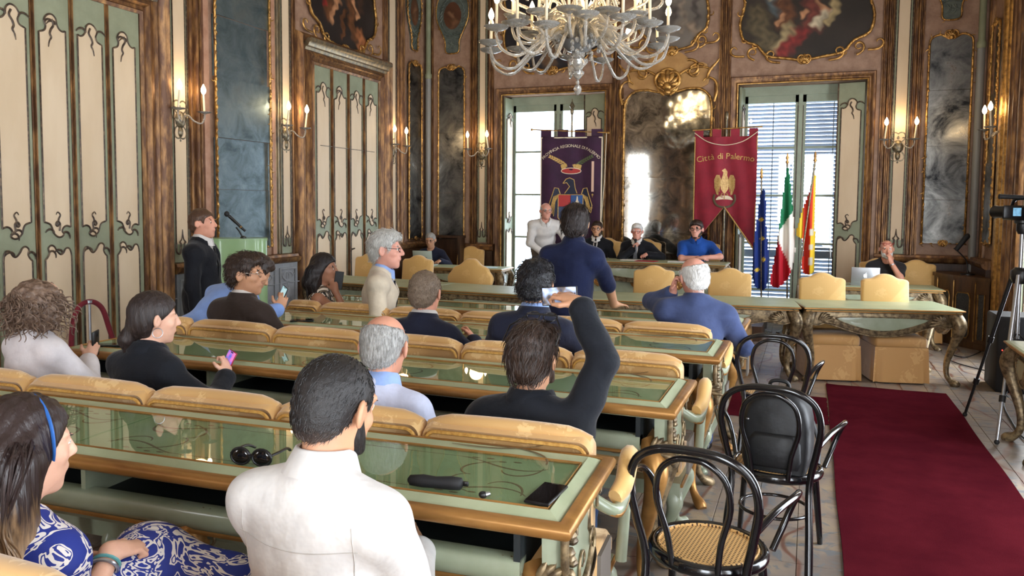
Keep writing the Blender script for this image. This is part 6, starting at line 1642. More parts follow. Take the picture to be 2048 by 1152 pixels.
    if tie:
        mb = MB(); k0 = Nb+fw*.095-sp*.035; k1 = Hc+sp*.30+fw*(.145+belly*.6); k2 = Hc+sp*.12+fw*(.135+belly)
        mb.loft([[tuple(k0+rt*a+fw*b) for a, b in ((-.02, .004), (.02, .004), (.02, .018), (-.02, .018))], [tuple(k0-sp*.03+rt*a+fw*b) for a, b in ((-.014, .01), (.014, .01), (.014, .022), (-.014, .022))], [tuple(k1+rt*a+fw*b) for a, b in ((-.028, .0), (.028, .0), (.028, .010), (-.028, .010))], [tuple(k2+rt*a+fw*b) for a, b in ((-.036, .0), (.036, .0), (.036, .010), (-.036, .010))]])
        mb.build('tie', tie, t)
    if legs:
        sd = SDF(); hw = .095*size
        sd.ell(Hc-np.array((0, 0, .02)), np.array((.175*build, .13*build, .11))*size, RT0, .05)
        ft = []
        for s_ in (-1, 1):
            h = Hc+np.array((s_*hw, 0, -.03))
            if stand: k = np.array((s_*hw*1.05, .03, hip*.53)); a = np.array((s_*hw*1.1, -.01, .09))
            else: k = np.array((s_*hw*1.25, .42*size, hip-.02)); a = np.array((s_*hw*1.25, .34*size, .10))
            if feet and not stand: a = np.array((s_*hw*1.2, feet, .10))
            sd.cone(h, k, .082*size*build, .062*size, .05); sd.cone(k, a, .062*size, .048*size, .03); ft.append(a)
        meshobj('trousers', sd.mesh('trousers', max(.012, vox*1.5), cloth_noise(.004, seed+80)), trousers or BLACKM, t)
        if shoes:
            for a in ft:
                sd = SDF(); sd.cone(a-np.array((0, 0, .045)), a+np.array((0, .15, -.062)), .042, .03, .03); sd.ell(a+np.array((0, .07, -.065)), (.043, .13, .024), None, .02)
                meshobj('shoe', sd.mesh('shoe', .012), BLACKP, t)
    if glass: glasses(Hd, Rh, size*hs, t, glass[0], glass[1] if len(glass) > 1 else .0022)
    t['_'] = 0; del t['_']
    return dict(t=t, Hd=Hd, Rh=Rh, Nb=Nb, sp=sp, rt=rt, fw=fw, rw=rw, lw=lw, elR=elR, elL=elL, Hc=Hc, dR=dR, dL=dL, shR=shR, shL=shL, s=size*hs)
# ================================================================== THE PEOPLE
def loc2(loc, rz, p):
    x, y = p[0]-loc[0], p[1]-loc[1]; c, s = math.cos(-rz), math.sin(-rz)
    return np.array((x*c-y*s, x*s+y*c, p[2]-loc[2]))
def W3(P): t = P['t']; return Matrix.Translation(t.location) @ Matrix.Rotation(t.rotation_euler.z, 4, 'Z')
H_BLK = hair_mat('hair_black', (16, 14, 14), (38, 32, 30)); H_DBR = hair_mat('hair_dark_brown', (34, 25, 21), (66, 48, 38)); H_BRN = hair_mat('hair_brown', (78, 58, 42), (112, 86, 64)); H_GRY = hair_mat('hair_grey', (120, 118, 114), (176, 174, 170)); H_WHT = hair_mat('hair_white', (190, 188, 184), (232, 230, 226)); H_SLT = hair_mat('hair_silver', (148, 146, 140), (206, 204, 198))
def cl(name, c, c2=None, rough=.8, sheen=.15, bump=.85, bs=13): return mat(name, S(*c), S(*(c2 or [int(v*.9) for v in c])), rough, scale=6, sheen=sheen, bump=bump, bscale=bs, spec=.25)
WHITE = cl('white_cotton', (218, 214, 210)); NAVY = cl('navy_suit_wool', (30, 34, 52)); BLACKS = cl('black_suit_wool', (20, 22, 28)); DKBROWN = cl('dark_brown_jacket', (56, 46, 42)); CREAMJ = cl('cream_linen_jacket', (206, 192, 170)); SKYB = cl('sky_blue_shirt', (134, 164, 224)); LILAC = cl('pale_lilac_shirt', (196, 200, 222)); DKNAVY = cl('dark_navy_shirt', (26, 34, 66)); BLUEGREY = cl('blue_grey_suit', (66, 78, 116)); POLO = cl('royal_blue_polo', (30, 76, 156)); TSHIRT = cl('charcoal_tshirt', (40, 38, 40)); JUMPER = cl('dark_navy_jumper', (28, 32, 52)); JEANS = cl('blue_denim', (40, 66, 104)); DTROU = cl('dark_trousers', (34, 36, 44)); TAUPE = cl('taupe_trousers', (104, 92, 80)); BLKJ = cl('black_jacket', (22, 25, 32)); LBLUE = cl('light_blue_shirt', (150, 176, 226)); TIE = cl('black_tie', (20, 20, 24)); TIE2 = cl('grey_tie', (120, 124, 132))
BLOUSE = cl('white_blouse', (228, 222, 224))
L_ = ('fair', (222, 172, 146)); T_N = ('tan', (198, 146, 112)); RD = ('ruddy', (212, 150, 124)); OL = ('olive', (184, 134, 104)); DK = ('deep', (168, 118, 92)); PK = ('pink', (222, 160, 140))
DKG = mat('dark_glasses_frame', S(24, 22, 22), None, .3); REDG = mat('red_glasses_frame', S(140, 30, 30), None, .3); WIRE = mat('wire_glasses', S(120, 110, 100), None, .25, .8)
def phone(label, parent_free_loc, M, w=.072, h=.15, screen=None, case=None, emit=1.0):
    t = thing('smartphone', label, 'phone', (0, 0, 0)); t.matrix_world = M
    MB().cbox(-w/2, w/2, -.0045, .0045, -h/2, h/2, .003).build('phone_body', case or BLACKP, t)
    s = MB().box(-w/2+.003, w/2-.003, -.0052, -.0044, -h/2+.004, h/2-.004).build('screen', screen or BLACKP, t, smooth=False)
    MB().box(-.012, .012, -.0055, -.0050, h/2-.011, h/2-.006).build('notch', BLACKP, t, smooth=False)
    MB().cbox(-w/2+.006, -w/2+.03, .0044, .0062, h/2-.036, h/2-.008, .0015).build('camera_bump', BLACKP, t)
    return t
def look(pos, up, nrm):
    # matrix with local -y = nrm (screen side), local z ~ up
    n = Vector(nrm).normalized(); y = -n; z = Vector(up); z = (z-y*z.dot(y)).normalized(); x = y.cross(z)
    m = Matrix((x, y, z)).transposed().to_4x4(); m.translation = Vector(pos); return m
def fade_mat(z0, z1):
    m, nt, b = newmat('cropped_hair_fade'); b.inputs['Roughness'].default_value = .55
    tc = N(nt, 'ShaderNodeTexCoord'); sx = N(nt, 'ShaderNodeSeparateXYZ'); nt.links.new(tc.outputs['Object'], sx.inputs[0])
    mr = N(nt, 'ShaderNodeMapRange'); mr.inputs['From Min'].default_value = z0; mr.inputs['From Max'].default_value = z1; nt.links.new(sx.outputs[2], mr.inputs['Value'])
    n1 = N(nt, 'ShaderNodeTexNoise', i_Scale=260.0, i_Detail=2.0); nt.links.new(tc.outputs['Object'], n1.inputs['Vector'])
    ad = N(nt, 'ShaderNodeMath', operation='MULTIPLY_ADD'); ad.inputs[1].default_value = .7; nt.links.new(n1.outputs[0], ad.inputs[0]); nt.links.new(mr.outputs[0], ad.inputs[2])
    rp = N(nt, 'ShaderNodeValToRGB'); e = rp.color_ramp.elements; e[0].position = .25; e[0].color = S(150, 108, 84); e[1].position = .95; e[1].color = S(24, 20, 19); x = e.new(.6); x.color = S(74, 58, 50)
    nt.links.new(ad.outputs[0], rp.inputs[0]); nt.links.new(rp.outputs[0], b.inputs['Base Color'])
    bp = N(nt, 'ShaderNodeBump', i_Strength=.5, i_Distance=.003); nt.links.new(n1.outputs[0], bp.inputs['Height']); nt.links.new(bp.outputs[0], b.inputs['Normal']); return m
FADE = fade_mat(1.16, 1.30)
# ---------- nearest row
ws = person('man in a white shirt seen from behind at the nearest desk', (-1.145, 1.58, 0), .0, hip=.565, lean=7, head=(-10, -16, 0), skin=T_N, hair='short', hairm=FADE, thick=.006, hamp=.0006, hfreq=300, top=('shirt', WHITE), collar=WHITE,
            trousers=DTROU, rw=(.10, .40, .78), lw=(-.12, .42, .80), rpole=(.5, -.3, -1), lpole=(-.6, -.2, -1), vox=.0055, build=1.08, size=1.0, beard=(H_BLK, .004), fold=.004, hs=1.12, feet=.3)
hbl = (-1.80, 1.24, 0)
def dress_mat():
    m, nt, b = newmat('blue_white_print'); b.inputs['Roughness'].default_value = .7
    tc = N(nt, 'ShaderNodeTexCoord'); v = N(nt, 'ShaderNodeTexVoronoi', i_Scale=17.0); v.feature = 'DISTANCE_TO_EDGE'; n1 = N(nt, 'ShaderNodeTexNoise', i_Scale=9.0, i_Detail=2.0, i_Distortion=2.2)
    nt.links.new(tc.outputs['Object'], n1.inputs['Vector'])
    rp = N(nt, 'ShaderNodeValToRGB'); rp.color_ramp.interpolation = 'CONSTANT'; e = rp.color_ramp.elements; e[0].position = 0; e[0].color = S(34, 52, 140); e[1].position = .47; e[1].color = S(232, 226, 222)
    for p_, c_ in ((.53, S(34, 52, 140)), (.58, S(232, 226, 222)), (.66, S(34, 52, 140))): x = e.new(p_); x.color = c_
    nt.links.new(n1.outputs[0], rp.inputs[0]); nt.links.new(rp.outputs[0], b.inputs['Base Color']); return m
DRESS = dress_mat()
hb = person('woman with long ombre hair and a blue headband in a blue and white dress', hbl, .12, hip=.515, lean=8, head=(-20, -6, 0), skin=L_, top=('dress', DRESS), sleeve='short', trousers=DRESS, female=True, size=.94, vox=.0050,
            rw=loc2(hbl, .12, (-1.80, 1.58, .82)), lw=loc2(hbl, .12, (-2.0, 1.6, .72)), rpole=(.3, -1, -.5), lpole=(-1, -.2, -.6), rh=dict(d=(.5, .85, -.1), n=(-.3, -.1, -1), curl=1.3), curl=(1.3, .8), hs=1.14, build=1.05)
def ombre_mat(name, c1, c2, z0, z1):
    m, nt, b = newmat(name); b.inputs['Roughness'].default_value = .4
    tc = N(nt, 'ShaderNodeTexCoord'); sx = N(nt, 'ShaderNodeSeparateXYZ'); nt.links.new(tc.outputs['Object'], sx.inputs[0])
    mr = N(nt, 'ShaderNodeMapRange'); mr.inputs['From Min'].default_value = z0; mr.inputs['From Max'].default_value = z1; nt.links.new(sx.outputs[2], mr.inputs['Value'])
    mp = N(nt, 'ShaderNodeMapping'); mp.inputs['Scale'].default_value = (60, 60, 5); nt.links.new(tc.outputs['Object'], mp.inputs['Vector'])
    n1 = N(nt, 'ShaderNodeTexNoise', i_Scale=2.0, i_Detail=3.0); nt.links.new(mp.outputs[0], n1.inputs['Vector'])
    ad = N(nt, 'ShaderNodeMath', operation='MULTIPLY_ADD'); ad.inputs[1].default_value = .5; nt.links.new(n1.outputs[0], ad.inputs[0]); nt.links.new(mr.outputs[0], ad.inputs[2])
    rp = N(nt, 'ShaderNodeValToRGB'); rp.color_ramp.elements[0].position = .62; rp.color_ramp.elements[0].color = S(*c2); rp.color_ramp.elements[1].position = 1.05; rp.color_ramp.elements[1].color = S(*c1)
    nt.links.new(ad.outputs[0], rp.inputs[0]); nt.links.new(rp.outputs[0], b.inputs['Base Color'])
    bp = N(nt, 'ShaderNodeBump', i_Strength=.5, i_Distance=.006); nt.links.new(n1.outputs[0], bp.inputs['Height']); nt.links.new(bp.outputs[0], b.inputs['Normal']); return m
def long_hair(P, m, name='hair', drops=((0, -.11, -.30), (-.07, -.09, -.28), (.07, -.09, -.28)), rad=.055, vox=.006, strands=260, amp=.0015, thick=.014, front=True, seed=1, curl=0, sr=.0028, end=.7):
    # cap + falling mass in head space, then separate locks over it
    c, R, s = P['Hd'], P['Rh'], P['s']; wz = np.array((0, 0, 1.)); Rb = rotm(math.atan2(R[1, 1], R[0, 1])-PI/2)
    sd = SDF()
    def Q(x, y, z): return c+R@np.array((x, y, z))*s
    def Qb(x, y, z): return c+Rb@np.array((x, y, z))*s
    sd.ell(Q(0, -.02, .03), np.array((.074+thick, .094+thick, .087+thick))*s, R, .02); sd.ell(Q(0, -.05, -.03), np.array((.078, .06, .08))*s, R, .04)
    for (x, y, z) in drops: sd.chain([Q(x*.9, -.055, -.02), (Q(x, -.085, -.1)+Qb(x, -.085, -.1))/2, Qb(x*1.15, y, z*.6), Qb(x*1.2, y*1.1, z)], [rad*1.05*s, rad*s, rad*.95*s, rad*end*s], .05)
    def cutfn(X, Y, Z):
        q = np.stack((X-c[0], Y-c[1], Z-c[2]), -1)@R/s; y, z = q[..., 1], q[..., 2]
        return (np.interp(y, [-.13, -.03, .0, .03, .06, .1], [-.9, -.9, -.05 if front else .0, .015, .058, .07])-z)*.8*s
    ph = np.random.RandomState(seed).uniform(0, 6, 6)
    noise = lambda X, Y, Z: amp*(np.sin(X*210+ph[0]+2*np.sin(Z*14+ph[1]))+np.sin(Y*190+ph[2]+2*np.sin(Z*17)))
    ho = meshobj(name, sd.mesh(name, vox, noise, cutfn), m, P['t'])
    R_ = random.Random(seed); mb = MB()
    for k in range(strands):
        (x, y, z) = R_.choice(drops); a = R_.uniform(-1, 1); bb = R_.uniform(-.6, 1)
        ox = x+a*.035; st = Q(ox*.75, -.02-.05*R_.random(), .085+.02*R_.random()-abs(ox)*.5)
        p2 = Q(ox*1.25+math.copysign(.012, ox), -.075-.03*bb, .0); dz = z*R_.uniform(.65, 1.06)
        nrm = Rb@nz((a, -1.2, 0))*rad*s*R_.uniform(.75, 1.0)
        p3 = Qb(ox*1.1, -.08, -.12)+nrm*.75; p4 = Qb(ox*1.2, y, dz*.65)+nrm; p5 = Qb(ox*1.25, y*1.1, dz)+nrm*.8
        q = catmull([tuple(v) for v in (st, p2, p3, p4, p5)], 5)
        if curl: q = [(v[0]+curl*math.sin(i*1.1+k)*i/len(q), v[1]+curl*math.cos(i*1.1+k)*i/len(q), v[2]) for i, v in enumerate(q)]
        mb.tube(q, [sr*s*(1-.6*abs(i/len(q)-.35)) for i in range(len(q))], 4, cap=False)
    o = mb.build('hair_locks', m, ho); o['kind'] = 'stuff'
    return ho
zc = float(hb['Hd'][2]); OMB = ombre_mat('ombre_hair', (40, 28, 26), (176, 142, 104), zc-.42, zc+.02)
long_hair(hb, OMB, drops=((0, -.10, -.46), (-.08, -.08, -.45), (.075, -.05, -.42), (-.10, -.01, -.40)), rad=.058, strands=520, sr=.003)
c, R, s = hb['Hd'], hb['Rh'], hb['s']
mb = MB(); mb.tube([tuple(c+R@np.array((.094*math.sin(a), .012-.012*math.cos(a), .022+.098*math.cos(a)))*s) for a in [PI*(-.62+1.24*k/24) for k in range(25)]], .0085*s, 8, flat=.35, up=tuple(R@np.array((0, 1, 0)))); mb.build('headband', mat('blue_satin', S(44, 92, 160), None, .35), hb['t'])
bw_ = hb['rw']; mb = MB()
for k, (o_, r_) in enumerate(((.035, .034), (.05, .035))): 
    d = nz(hb['dR']); u = nz(np.cross(d, (0, 0, 1))); v = np.cross(d, u); cc = bw_-d*o_
    mb = MB(); mb.tube([tuple(cc+(u*math.cos(a)+v*math.sin(a))*r_) for a in [2*PI*q/14 for q in range(14)]], .005, 6, closed=True); mb.build('bracelet', CHROME if k else mat('teal_bead', S(90, 150, 150), None, .4), hb['t'])
sd = SDF()          # skirt over crossed knees
a0 = loc2(hbl, .12, (-1.80, 1.30, .60)); a1 = loc2(hbl, .12, (-1.82, 1.74, .72)); a2 = loc2(hbl, .12, (-1.58, 1.80, .64)); a3 = loc2(hbl, .12, (-1.66, 1.36, .60))
sd.cone(a0, a1, .13, .095, .05); sd.cone(a1, a2, .095, .07, .05); sd.cone(a3, a2, .12, .08, .06); sd.cone(a2, a2+np.array((0, .02, -.3)), .07, .06, .04)
meshobj('skirt', sd.mesh('skirt', .009, cloth_noise(.008, 77)), DRESS, hb['t'])
# seams of the white shirt, laid on the cloth
from mathutils.bvhtree import BVHTree
def seam(P, part, lines, m, r=.0014):
    ob = [o for o in P['t'].children if o.name.split('.')[0] == part][0]; me = ob.data
    tr = BVHTree.FromPolygons([v.co.copy() for v in me.vertices], [tuple(p.vertices) for p in me.polygons])
    mb = MB()
    for L in lines:
        q = []
        for x, z in L:
            h = tr.ray_cast(Vector((x, -1, z)), Vector((0, 1, 0)))
            if h[0] is not None: q.append(h[0]+h[1]*.0006)
        if len(q) > 2: mb.tube(q, r, 5)
    mb.build('shirt_seam', m, P['t'])
nb = ws['Nb']; zz = float(nb[2])
SEAM = cl('shirt_seam_grey', (196, 190, 184))  # seam lines a little greyer than the shirt cotton
seam(ws, 'shirt', [[(-.175+.35*k/20, zz-.115-.012*math.cos((k-10)/10*1.4)) for k in range(21)], [(.158+.006*math.sin(k), zz-.06-.03*k) for k in range(12)], [(-.158-.006*math.sin(k), zz-.06-.03*k) for k in range(12)]], SEAM)
# ---------- second row
cwl = (-3.80, 2.84, 0)
cw = person('woman with big curly brown hair and a white blouse holding a phone', cwl, -.1, hip=.59, lean=8, head=(4, -8, 0), skin=L_, top=('blouse', BLOUSE), trousers=DTROU, female=True, size=.94, vox=.008, rw=loc2(cwl, -.1, (-3.74, 3.16, .92)), lw=(-.12, .36, .68), rpole=(1, -.3, -.8), rh=dict(d=(-.1, .5, .8), n=(-.7, .5, .1), curl=.9), fold=.006, build=1.05)
def curly_hair(P, m, n=330, big=.085):
    c, R, s = P['Hd'], P['Rh'], P['s']; sd = SDF()
    sd.ell(c+R@np.array((0, -.045, .0))*s, np.array((.125, .115, .115))*s, R, .03); sd.ell(c+R@np.array((-.05, -.04, -.06))*s, np.array((.1, .1, .1))*s, R, .04); sd.ell(c+R@np.array((.05, -.05, -.06))*s, np.array((.09, .09, .09))*s, R, .04)
    def cutfn(X, Y, Z):
        q = np.stack((X-c[0], Y-c[1], Z-c[2]), -1)@R/s; return (np.interp(q[..., 1], [-.2, .0, .04, .08, .1], [-.9, -.3, -.05, .05, .07])-q[..., 2])*.8*s
    no = lambda X, Y, Z: .006*(np.sin(X*95+3*np.sin(Z*40))*np.sin(Y*90+2*np.sin(X*45))+np.sin(Z*80+3*np.sin(Y*50)))
    ho = meshobj('hair', sd.mesh('hair', .008, no, cutfn), m, P['t'])
    R_ = random.Random(5); mb = MB()
    for k in range(n):
        th = R_.uniform(0, 2*PI); v = R_.uniform(-.9, .95); d = np.array((math.cos(th)*math.sqrt(1-v*v), math.sin(th)*math.sqrt(1-v*v), v))
        if d[1] > .55 and d[2] < .5: continue
        o = c+R@(np.array((0, -.04, -.015))+d*np.array((.115, .105, .11)))*s
        fall = nz(R@d*np.array((1, 1, .4))+np.array((0, 0, -.9))); side = nz(np.cross(fall, R@d)+1e-4); nn = np.cross(side, fall)
        L = R_.uniform(.06, .13)*s; r = R_.uniform(.008, .016); ph = R_.uniform(0, 6); q = []
        for i in range(16): f = i/15; q.append(tuple(o+fall*L*f+side*r*math.cos(ph+f*9)+nn*r*(math.sin(ph+f*9)+.4)))
        mb.tube(q, [.0042*(1-.5*i/15) for i in range(16)], 4, cap=False)
    o = mb.build('curls', m, ho); o['kind'] = 'stuff'
curly_hair(cw, hair_mat('hair_curly_brown', (84, 66, 56), (136, 112, 94), (10, 10, 10)))
phone('dark phone held upright by the curly-haired woman', None, W3(cw) @ look(cw['rw']+np.array((-.02, .06, .075)), (.05, -.1, 1), (-.55, -.3, .05)))
bwl = (-3.06, 2.86, 0)
bw = person('woman with dark tied hair, hoop earring and black jacket using a phone', bwl, -.08, hip=.53, lean=8, head=(-26, -6, 0), skin=L_, top=('shirt', BLKJ), jacket=BLKJ, trousers=DTROU, female=True, size=.97, vox=.007, rw=loc2(bwl, -.08, (-2.76, 3.14, .91)), lw=(-.02, .36, .70), rpole=(1, -.3, -.7), rh=dict(d=(-.35, .35, .75), n=(-.8, .2, .3), curl=.75), hs=1.12, build=1.1)
c, R, s = bw['Hd'], bw['Rh'], bw['s']
sd = SDF(); sd.ell(c+R@np.array((0, -.02, .032))*s, np.array((.086, .106, .096))*s, R, .02); sd.ell(c+R@np.array((0, -.05, -.03))*s, np.array((.074, .062, .07))*s, R, .04); sd.chain([c+R@np.array((-.01, -.085, -.05))*s, c+R@np.array((-.02, -.11, -.10))*s, c+R@np.array((-.03, -.10, -.17))*s], [.04, .036, .018], .03)
def cutb(X, Y, Z):
    q = np.stack((X-c[0], Y-c[1], Z-c[2]), -1)@R/s; return (np.interp(q[..., 1], [-.13, -.05, -.025, .01, .04, .07, .1], [-.5, -.3, -.03, .0, .03, .06, .07])-q[..., 2])*.8*s
no = lambda X, Y, Z: .0012*(np.sin(X*260+2*np.sin(Z*20))+np.sin(Y*230+Z*30))+.004*np.clip((c[2]-.07-Z)*12, 0, 1)*np.sin(X*120+Z*90)*np.sin(Y*110+Z*70)
meshobj('hair', sd.mesh('hair', .006, no, cutb), hair_mat('hair_dark_ponytail', (30, 24, 24), (58, 46, 42)), bw['t'])
mb = MB(); ec = c+R@np.array((.082, -.008, -.058))*s; mb.tube([tuple(ec+R@np.array((.0, .022*math.cos(a), .022*math.sin(a)))*s) for a in [2*PI*k/20 for k in range(20)]], .002, 6, closed=True); mb.build('hoop_earring', CHROME, bw['t'])
mb = MB(); w = bw['rw']; d = bw['dR']; u = nz(np.cross(d, (0, 0, 1))); v = np.cross(d, u); mb.tube([tuple(w-d*.03+(u*math.cos(a)+v*math.sin(a))*.033) for a in [2*PI*k/14 for k in range(14)]], .008, 6, closed=True, flat=1.6); mb.build('wristwatch', BLACKP, bw['t'])
def screen_mat(name, cols, sc_=12, e=.9):
    m, nt, b = newmat(name); tc = N(nt, 'ShaderNodeTexCoord'); n1 = N(nt, 'ShaderNodeTexNoise', i_Scale=sc_, i_Detail=1.0); nt.links.new(tc.outputs['Object'], n1.inputs['Vector'])
    rp = N(nt, 'ShaderNodeValToRGB'); el = rp.color_ramp.elements; el[0].position = .3; el[0].color = S(*cols[0]); el[1].position = .7; el[1].color = S(*cols[-1])
    for i, c_ in enumerate(cols[1:-1]): x = el.new(.3+.4*(i+1)/(len(cols)-1)); x.color = S(*c_)
    nt.links.new(n1.outputs[0], rp.inputs[0]); nt.links.new(rp.outputs[0], b.inputs['Base Color']); nt.links.new(rp.outputs[0], b.inputs['Emission Color']); b.inputs['Emission Strength'].default_value = e; b.inputs['Roughness'].default_value = .2; return m
phone('phone with a colourful lit screen in a crimson case held by the black-jacketed woman', None, W3(bw) @ look(bw['rw']+np.array((-.045, .05, .05)), (.28, .15, 1), (-.15, -.85, .35)), screen=screen_mat('phone_home_screen', [(120, 190, 230), (70, 110, 220), (220, 120, 190), (240, 190, 160)], 16), case=mat('crimson_case', S(150, 24, 60), None, .4))
bd = person('bald man with grey fringe hair in a pale lilac shirt', (-1.745, 2.82, 0), .05, hip=.475, lean=16, head=(4, -12, 0), skin=RD, hair='bald', hairm=H_GRY, thick=.008, hamp=.0012, top=('shirt', LILAC), collar=LBLUE, trousers=DTROU, vox=.0068, size=.97, hs=1.24, rw=(.18, .38, .66), lw=(-.15, .4, .66), build=1.05)
pml = (-1.02, 2.84, 0)
pm = person('dark-haired man raising a phone to film, sunglasses pushed up on his hair', pml, -.02, hip=.475, lean=6, head=(-6, 2, 0), skin=T_N, hair='volume', hairm=H_DBR, thick=.016, hamp=.003, hfreq=70, top=('shirt', WHITE), jacket=BLKJ, trousers=JEANS, vox=.0065, size=1.0,
            rw=loc2(pml, -.02, (-.86, 3.02, 1.40)), rpole=(1, -.1, -.35), lw=(-.3, .3, .60), lpole=(-1, -.3, -.4), rh=dict(d=(-.85, .28, .30), n=(.0, .35, -1), curl=.55, thumb=.2), hs=1.10, build=1.08, beard=(H_DBR, .003))
c, R, s = pm['Hd'], pm['Rh'], pm['s']
g = empty('sunglasses', parent=pm['t'])
for x in (-1, 1):
    mb = MB(); mb.tube([tuple(c+R@np.array((x*.035+.028*math.cos(a), .068+.012*math.sin(a), .142+.014*math.sin(a)))*s) for a in [2*PI*k/14 for k in range(14)]], .003, 6, closed=True); mb.build('rim', DKG, g)
    mb = MB(); mb.tube([tuple(c+R@np.array(p)*s) for p in ((x*.064, .06, .14), (x*.104, .01, .11), (x*.106, -.04, .06))], .0035, 6); mb.build('temple', DKG, g)
mb = MB(); mb.tube([tuple(c+R@np.array((x*.06, .066, .150))*s) for x in (-1, 0, 1)], .004, 6); mb.build('bridge', DKG, g)
phone('phone held sideways at arm height showing a bright picture of the hall', None, W3(pm) @ look(pm['rw']+np.array((-.105, .055, .022)), (1, -.1, .10), (-.05, -1, .08)) , w=.078, h=.158, screen=screen_mat('phone_filming_screen', [(50, 60, 90), (120, 110, 100), (170, 190, 230), (240, 246, 255)], 26, .45))
# ---------- third row
bj = person('man in a dark brown jacket with glasses turning his head to the right', (-3.56, 4.16, 0), -.1, hip=.60, lean=6, head=(-62, -2, 0), skin=T_N, hair='curlyshort', hairm=H_DBR, thick=.014, hamp=.003, hfreq=80, top=('shirt', WHITE), collar=WHITE, jacket=DKBROWN, trousers=DTROU, vox=.0075, rw=(.30, .22, .66), lw=(-.1, .36, .68), rpole=(1, -.5, -.2), glass=(WIRE, .0018), hs=1.14, build=1.08)
bsl = (-3.97, 4.14, 0)
bs = person('man in a light blue shirt leaning over the third desk with a lit phone', bsl, -.30, hip=.82, lean=54, side=0, head=(-8, -35, 0), skin=T_N, hair='volume', hairm=H_DBR, thick=.016, top=('shirt', SKYB), collar=SKYB, trousers=DTROU, vox=.008, rw=loc2(bsl, -.25, (-3.46, 4.47, 1.05)), lw=(-.15, .5, .82), rpole=(.9, -.6, -.3), rh=dict(d=(.0, .4, .8), n=(-.8, .3, .1), curl=.8), build=1.1)
phone('phone with a pale text screen held by the man in light blue', None, W3(bs) @ look(bs['rw']+np.array((-.03, .05, .09)), (.35, .1, 1), (-.1, -1, .3)), screen=screen_mat('phone_text_screen', [(170, 214, 220), (196, 232, 236), (150, 190, 200)], 30, .9))
nv = person('man with short brown-grey hair in a navy suit seen from behind', (-2.21, 4.16, 0), 0, hip=.54, lean=10, head=(3, -6, 0), skin=RD, hair='short', hairm=hair_mat('hair_brown_grey', (92, 76, 62), (140, 122, 104), (40, 40, 14)), thick=.010, hamp=.002, hfreq=150, top=('shirt', WHITE), collar=WHITE, jacket=NAVY, trousers=NAVY, vox=.0075, rw=(.2, .4, .92), lw=(-.2, .4, .92), hs=1.12, build=1.05)
cb_ = person('man with black curly hair in a navy suit seen from behind', (-1.48, 4.16, 0), 0, hip=.62, lean=8, head=(10, -4, 0), skin=T_N, hair='curlyshort', hairm=hair_mat('hair_black_curly', (14, 14, 17), (34, 34, 40), (14, 14, 14)), thick=.018, hamp=.0045, hfreq=62, top=('shirt', WHITE), collar=LBLUE, jacket=NAVY, trousers=NAVY, vox=.0075, rw=(.25, .36, .92), lw=(-.2, .4, .92), hs=1.14, build=1.08)
# ---------- fourth row
def diamond_mat():
    m, nt, b = newmat('diamond_print'); b.inputs['Roughness'].default_value = .7
    tc = N(nt, 'ShaderNodeTexCoord'); sx = N(nt, 'ShaderNodeSeparateXYZ'); nt.links.new(tc.outputs['Object'], sx.inputs[0])
    def lin_(a, ka, bb, kb):
        x = N(nt, 'ShaderNodeMath', operation='MULTIPLY'); x.inputs[1].default_value = ka; nt.links.new(a, x.inputs[0]); y = N(nt, 'ShaderNodeMath', operation='MULTIPLY_ADD'); y.inputs[1].default_value = kb; nt.links.new(bb, y.inputs[0]); nt.links.new(x.outputs[0], y.inputs[2])
        f = N(nt, 'ShaderNodeMath', operation='PINGPONG'); f.inputs[1].default_value = .5; nt.links.new(y.outputs[0], f.inputs[0]); return f.outputs[0]
    xy = N(nt, 'ShaderNodeMath', operation='ADD'); nt.links.new(sx.outputs[0], xy.inputs[0]); nt.links.new(sx.outputs[1], xy.inputs[1])
    a = lin_(xy.outputs[0], 13, sx.outputs[2], 11); c_ = lin_(xy.outputs[0], 13, sx.outputs[2], -11)
    mn = N(nt, 'ShaderNodeMath', operation='MINIMUM'); nt.links.new(a, mn.inputs[0]); nt.links.new(c_, mn.inputs[1])
    rp = N(nt, 'ShaderNodeValToRGB'); rp.color_ramp.interpolation = 'CONSTANT'; e = rp.color_ramp.elements; e[0].position = 0; e[0].color = S(150, 130, 104); e[1].position = .07; e[1].color = S(24, 20, 20); x = e.new(.24); x.color = S(232, 222, 206)
    nt.links.new(mn.outputs[0], rp.inputs[0]); nt.links.new(rp.outputs[0], b.inputs['Base Color']); return m
pwl = (-3.86, 5.44, 0)
pw = person('dark-haired woman in a diamond-patterned sleeveless dress on the phone', pwl, -1.0, hip=.575, lean=8, head=(-18, -4, 0), skin=DK, top=('dress', diamond_mat()), sleeve='none', trousers=BLACKM, female=True, size=.95, vox=.008, rw=loc2(pwl, -1.0, (-3.66, 5.46, 1.08)), rpole=(.3, -.2, -1), lw=(-.1, .3, .65), rh=dict(d=(-.3, -.2, .9), n=(-.9, .1, 0), curl=.9))
long_hair(pw, hair_mat('hair_long_black', (20, 16, 17), (44, 36, 36)), drops=((0, -.10, -.22), (-.07, -.07, -.23), (.07, -.06, -.22), (.08, -.01, -.2)), rad=.05, strands=160, vox=.008, seed=3)
phone('dark phone held at the mouth of the woman in the patterned dress', None, W3(pw) @ look(pw['rw']+np.array((-.02, .03, .08)), (-.2, .1, 1), (1, .2, 0)))
cr = person('white-haired man with glasses in a cream jacket turned to the right', (-3.30, 5.46, 0), -1.12, hip=.70, lean=9, head=(-6, -2, 0), skin=PK, hair='volume', hairm=H_SLT, thick=.013, hamp=.0022, hfreq=90, top=('shirt', LBLUE), collar=LBLUE, jacket=CREAMJ, vneck=True, tie=TIE, trousers=DTROU, vox=.0065, rw=(.22, .22, .72), lw=(-.2, .25, .72), glass=(DKG, .002), hs=1.26, build=1.08, feet=.25)
stl = (-1.68, 5.62, 0)
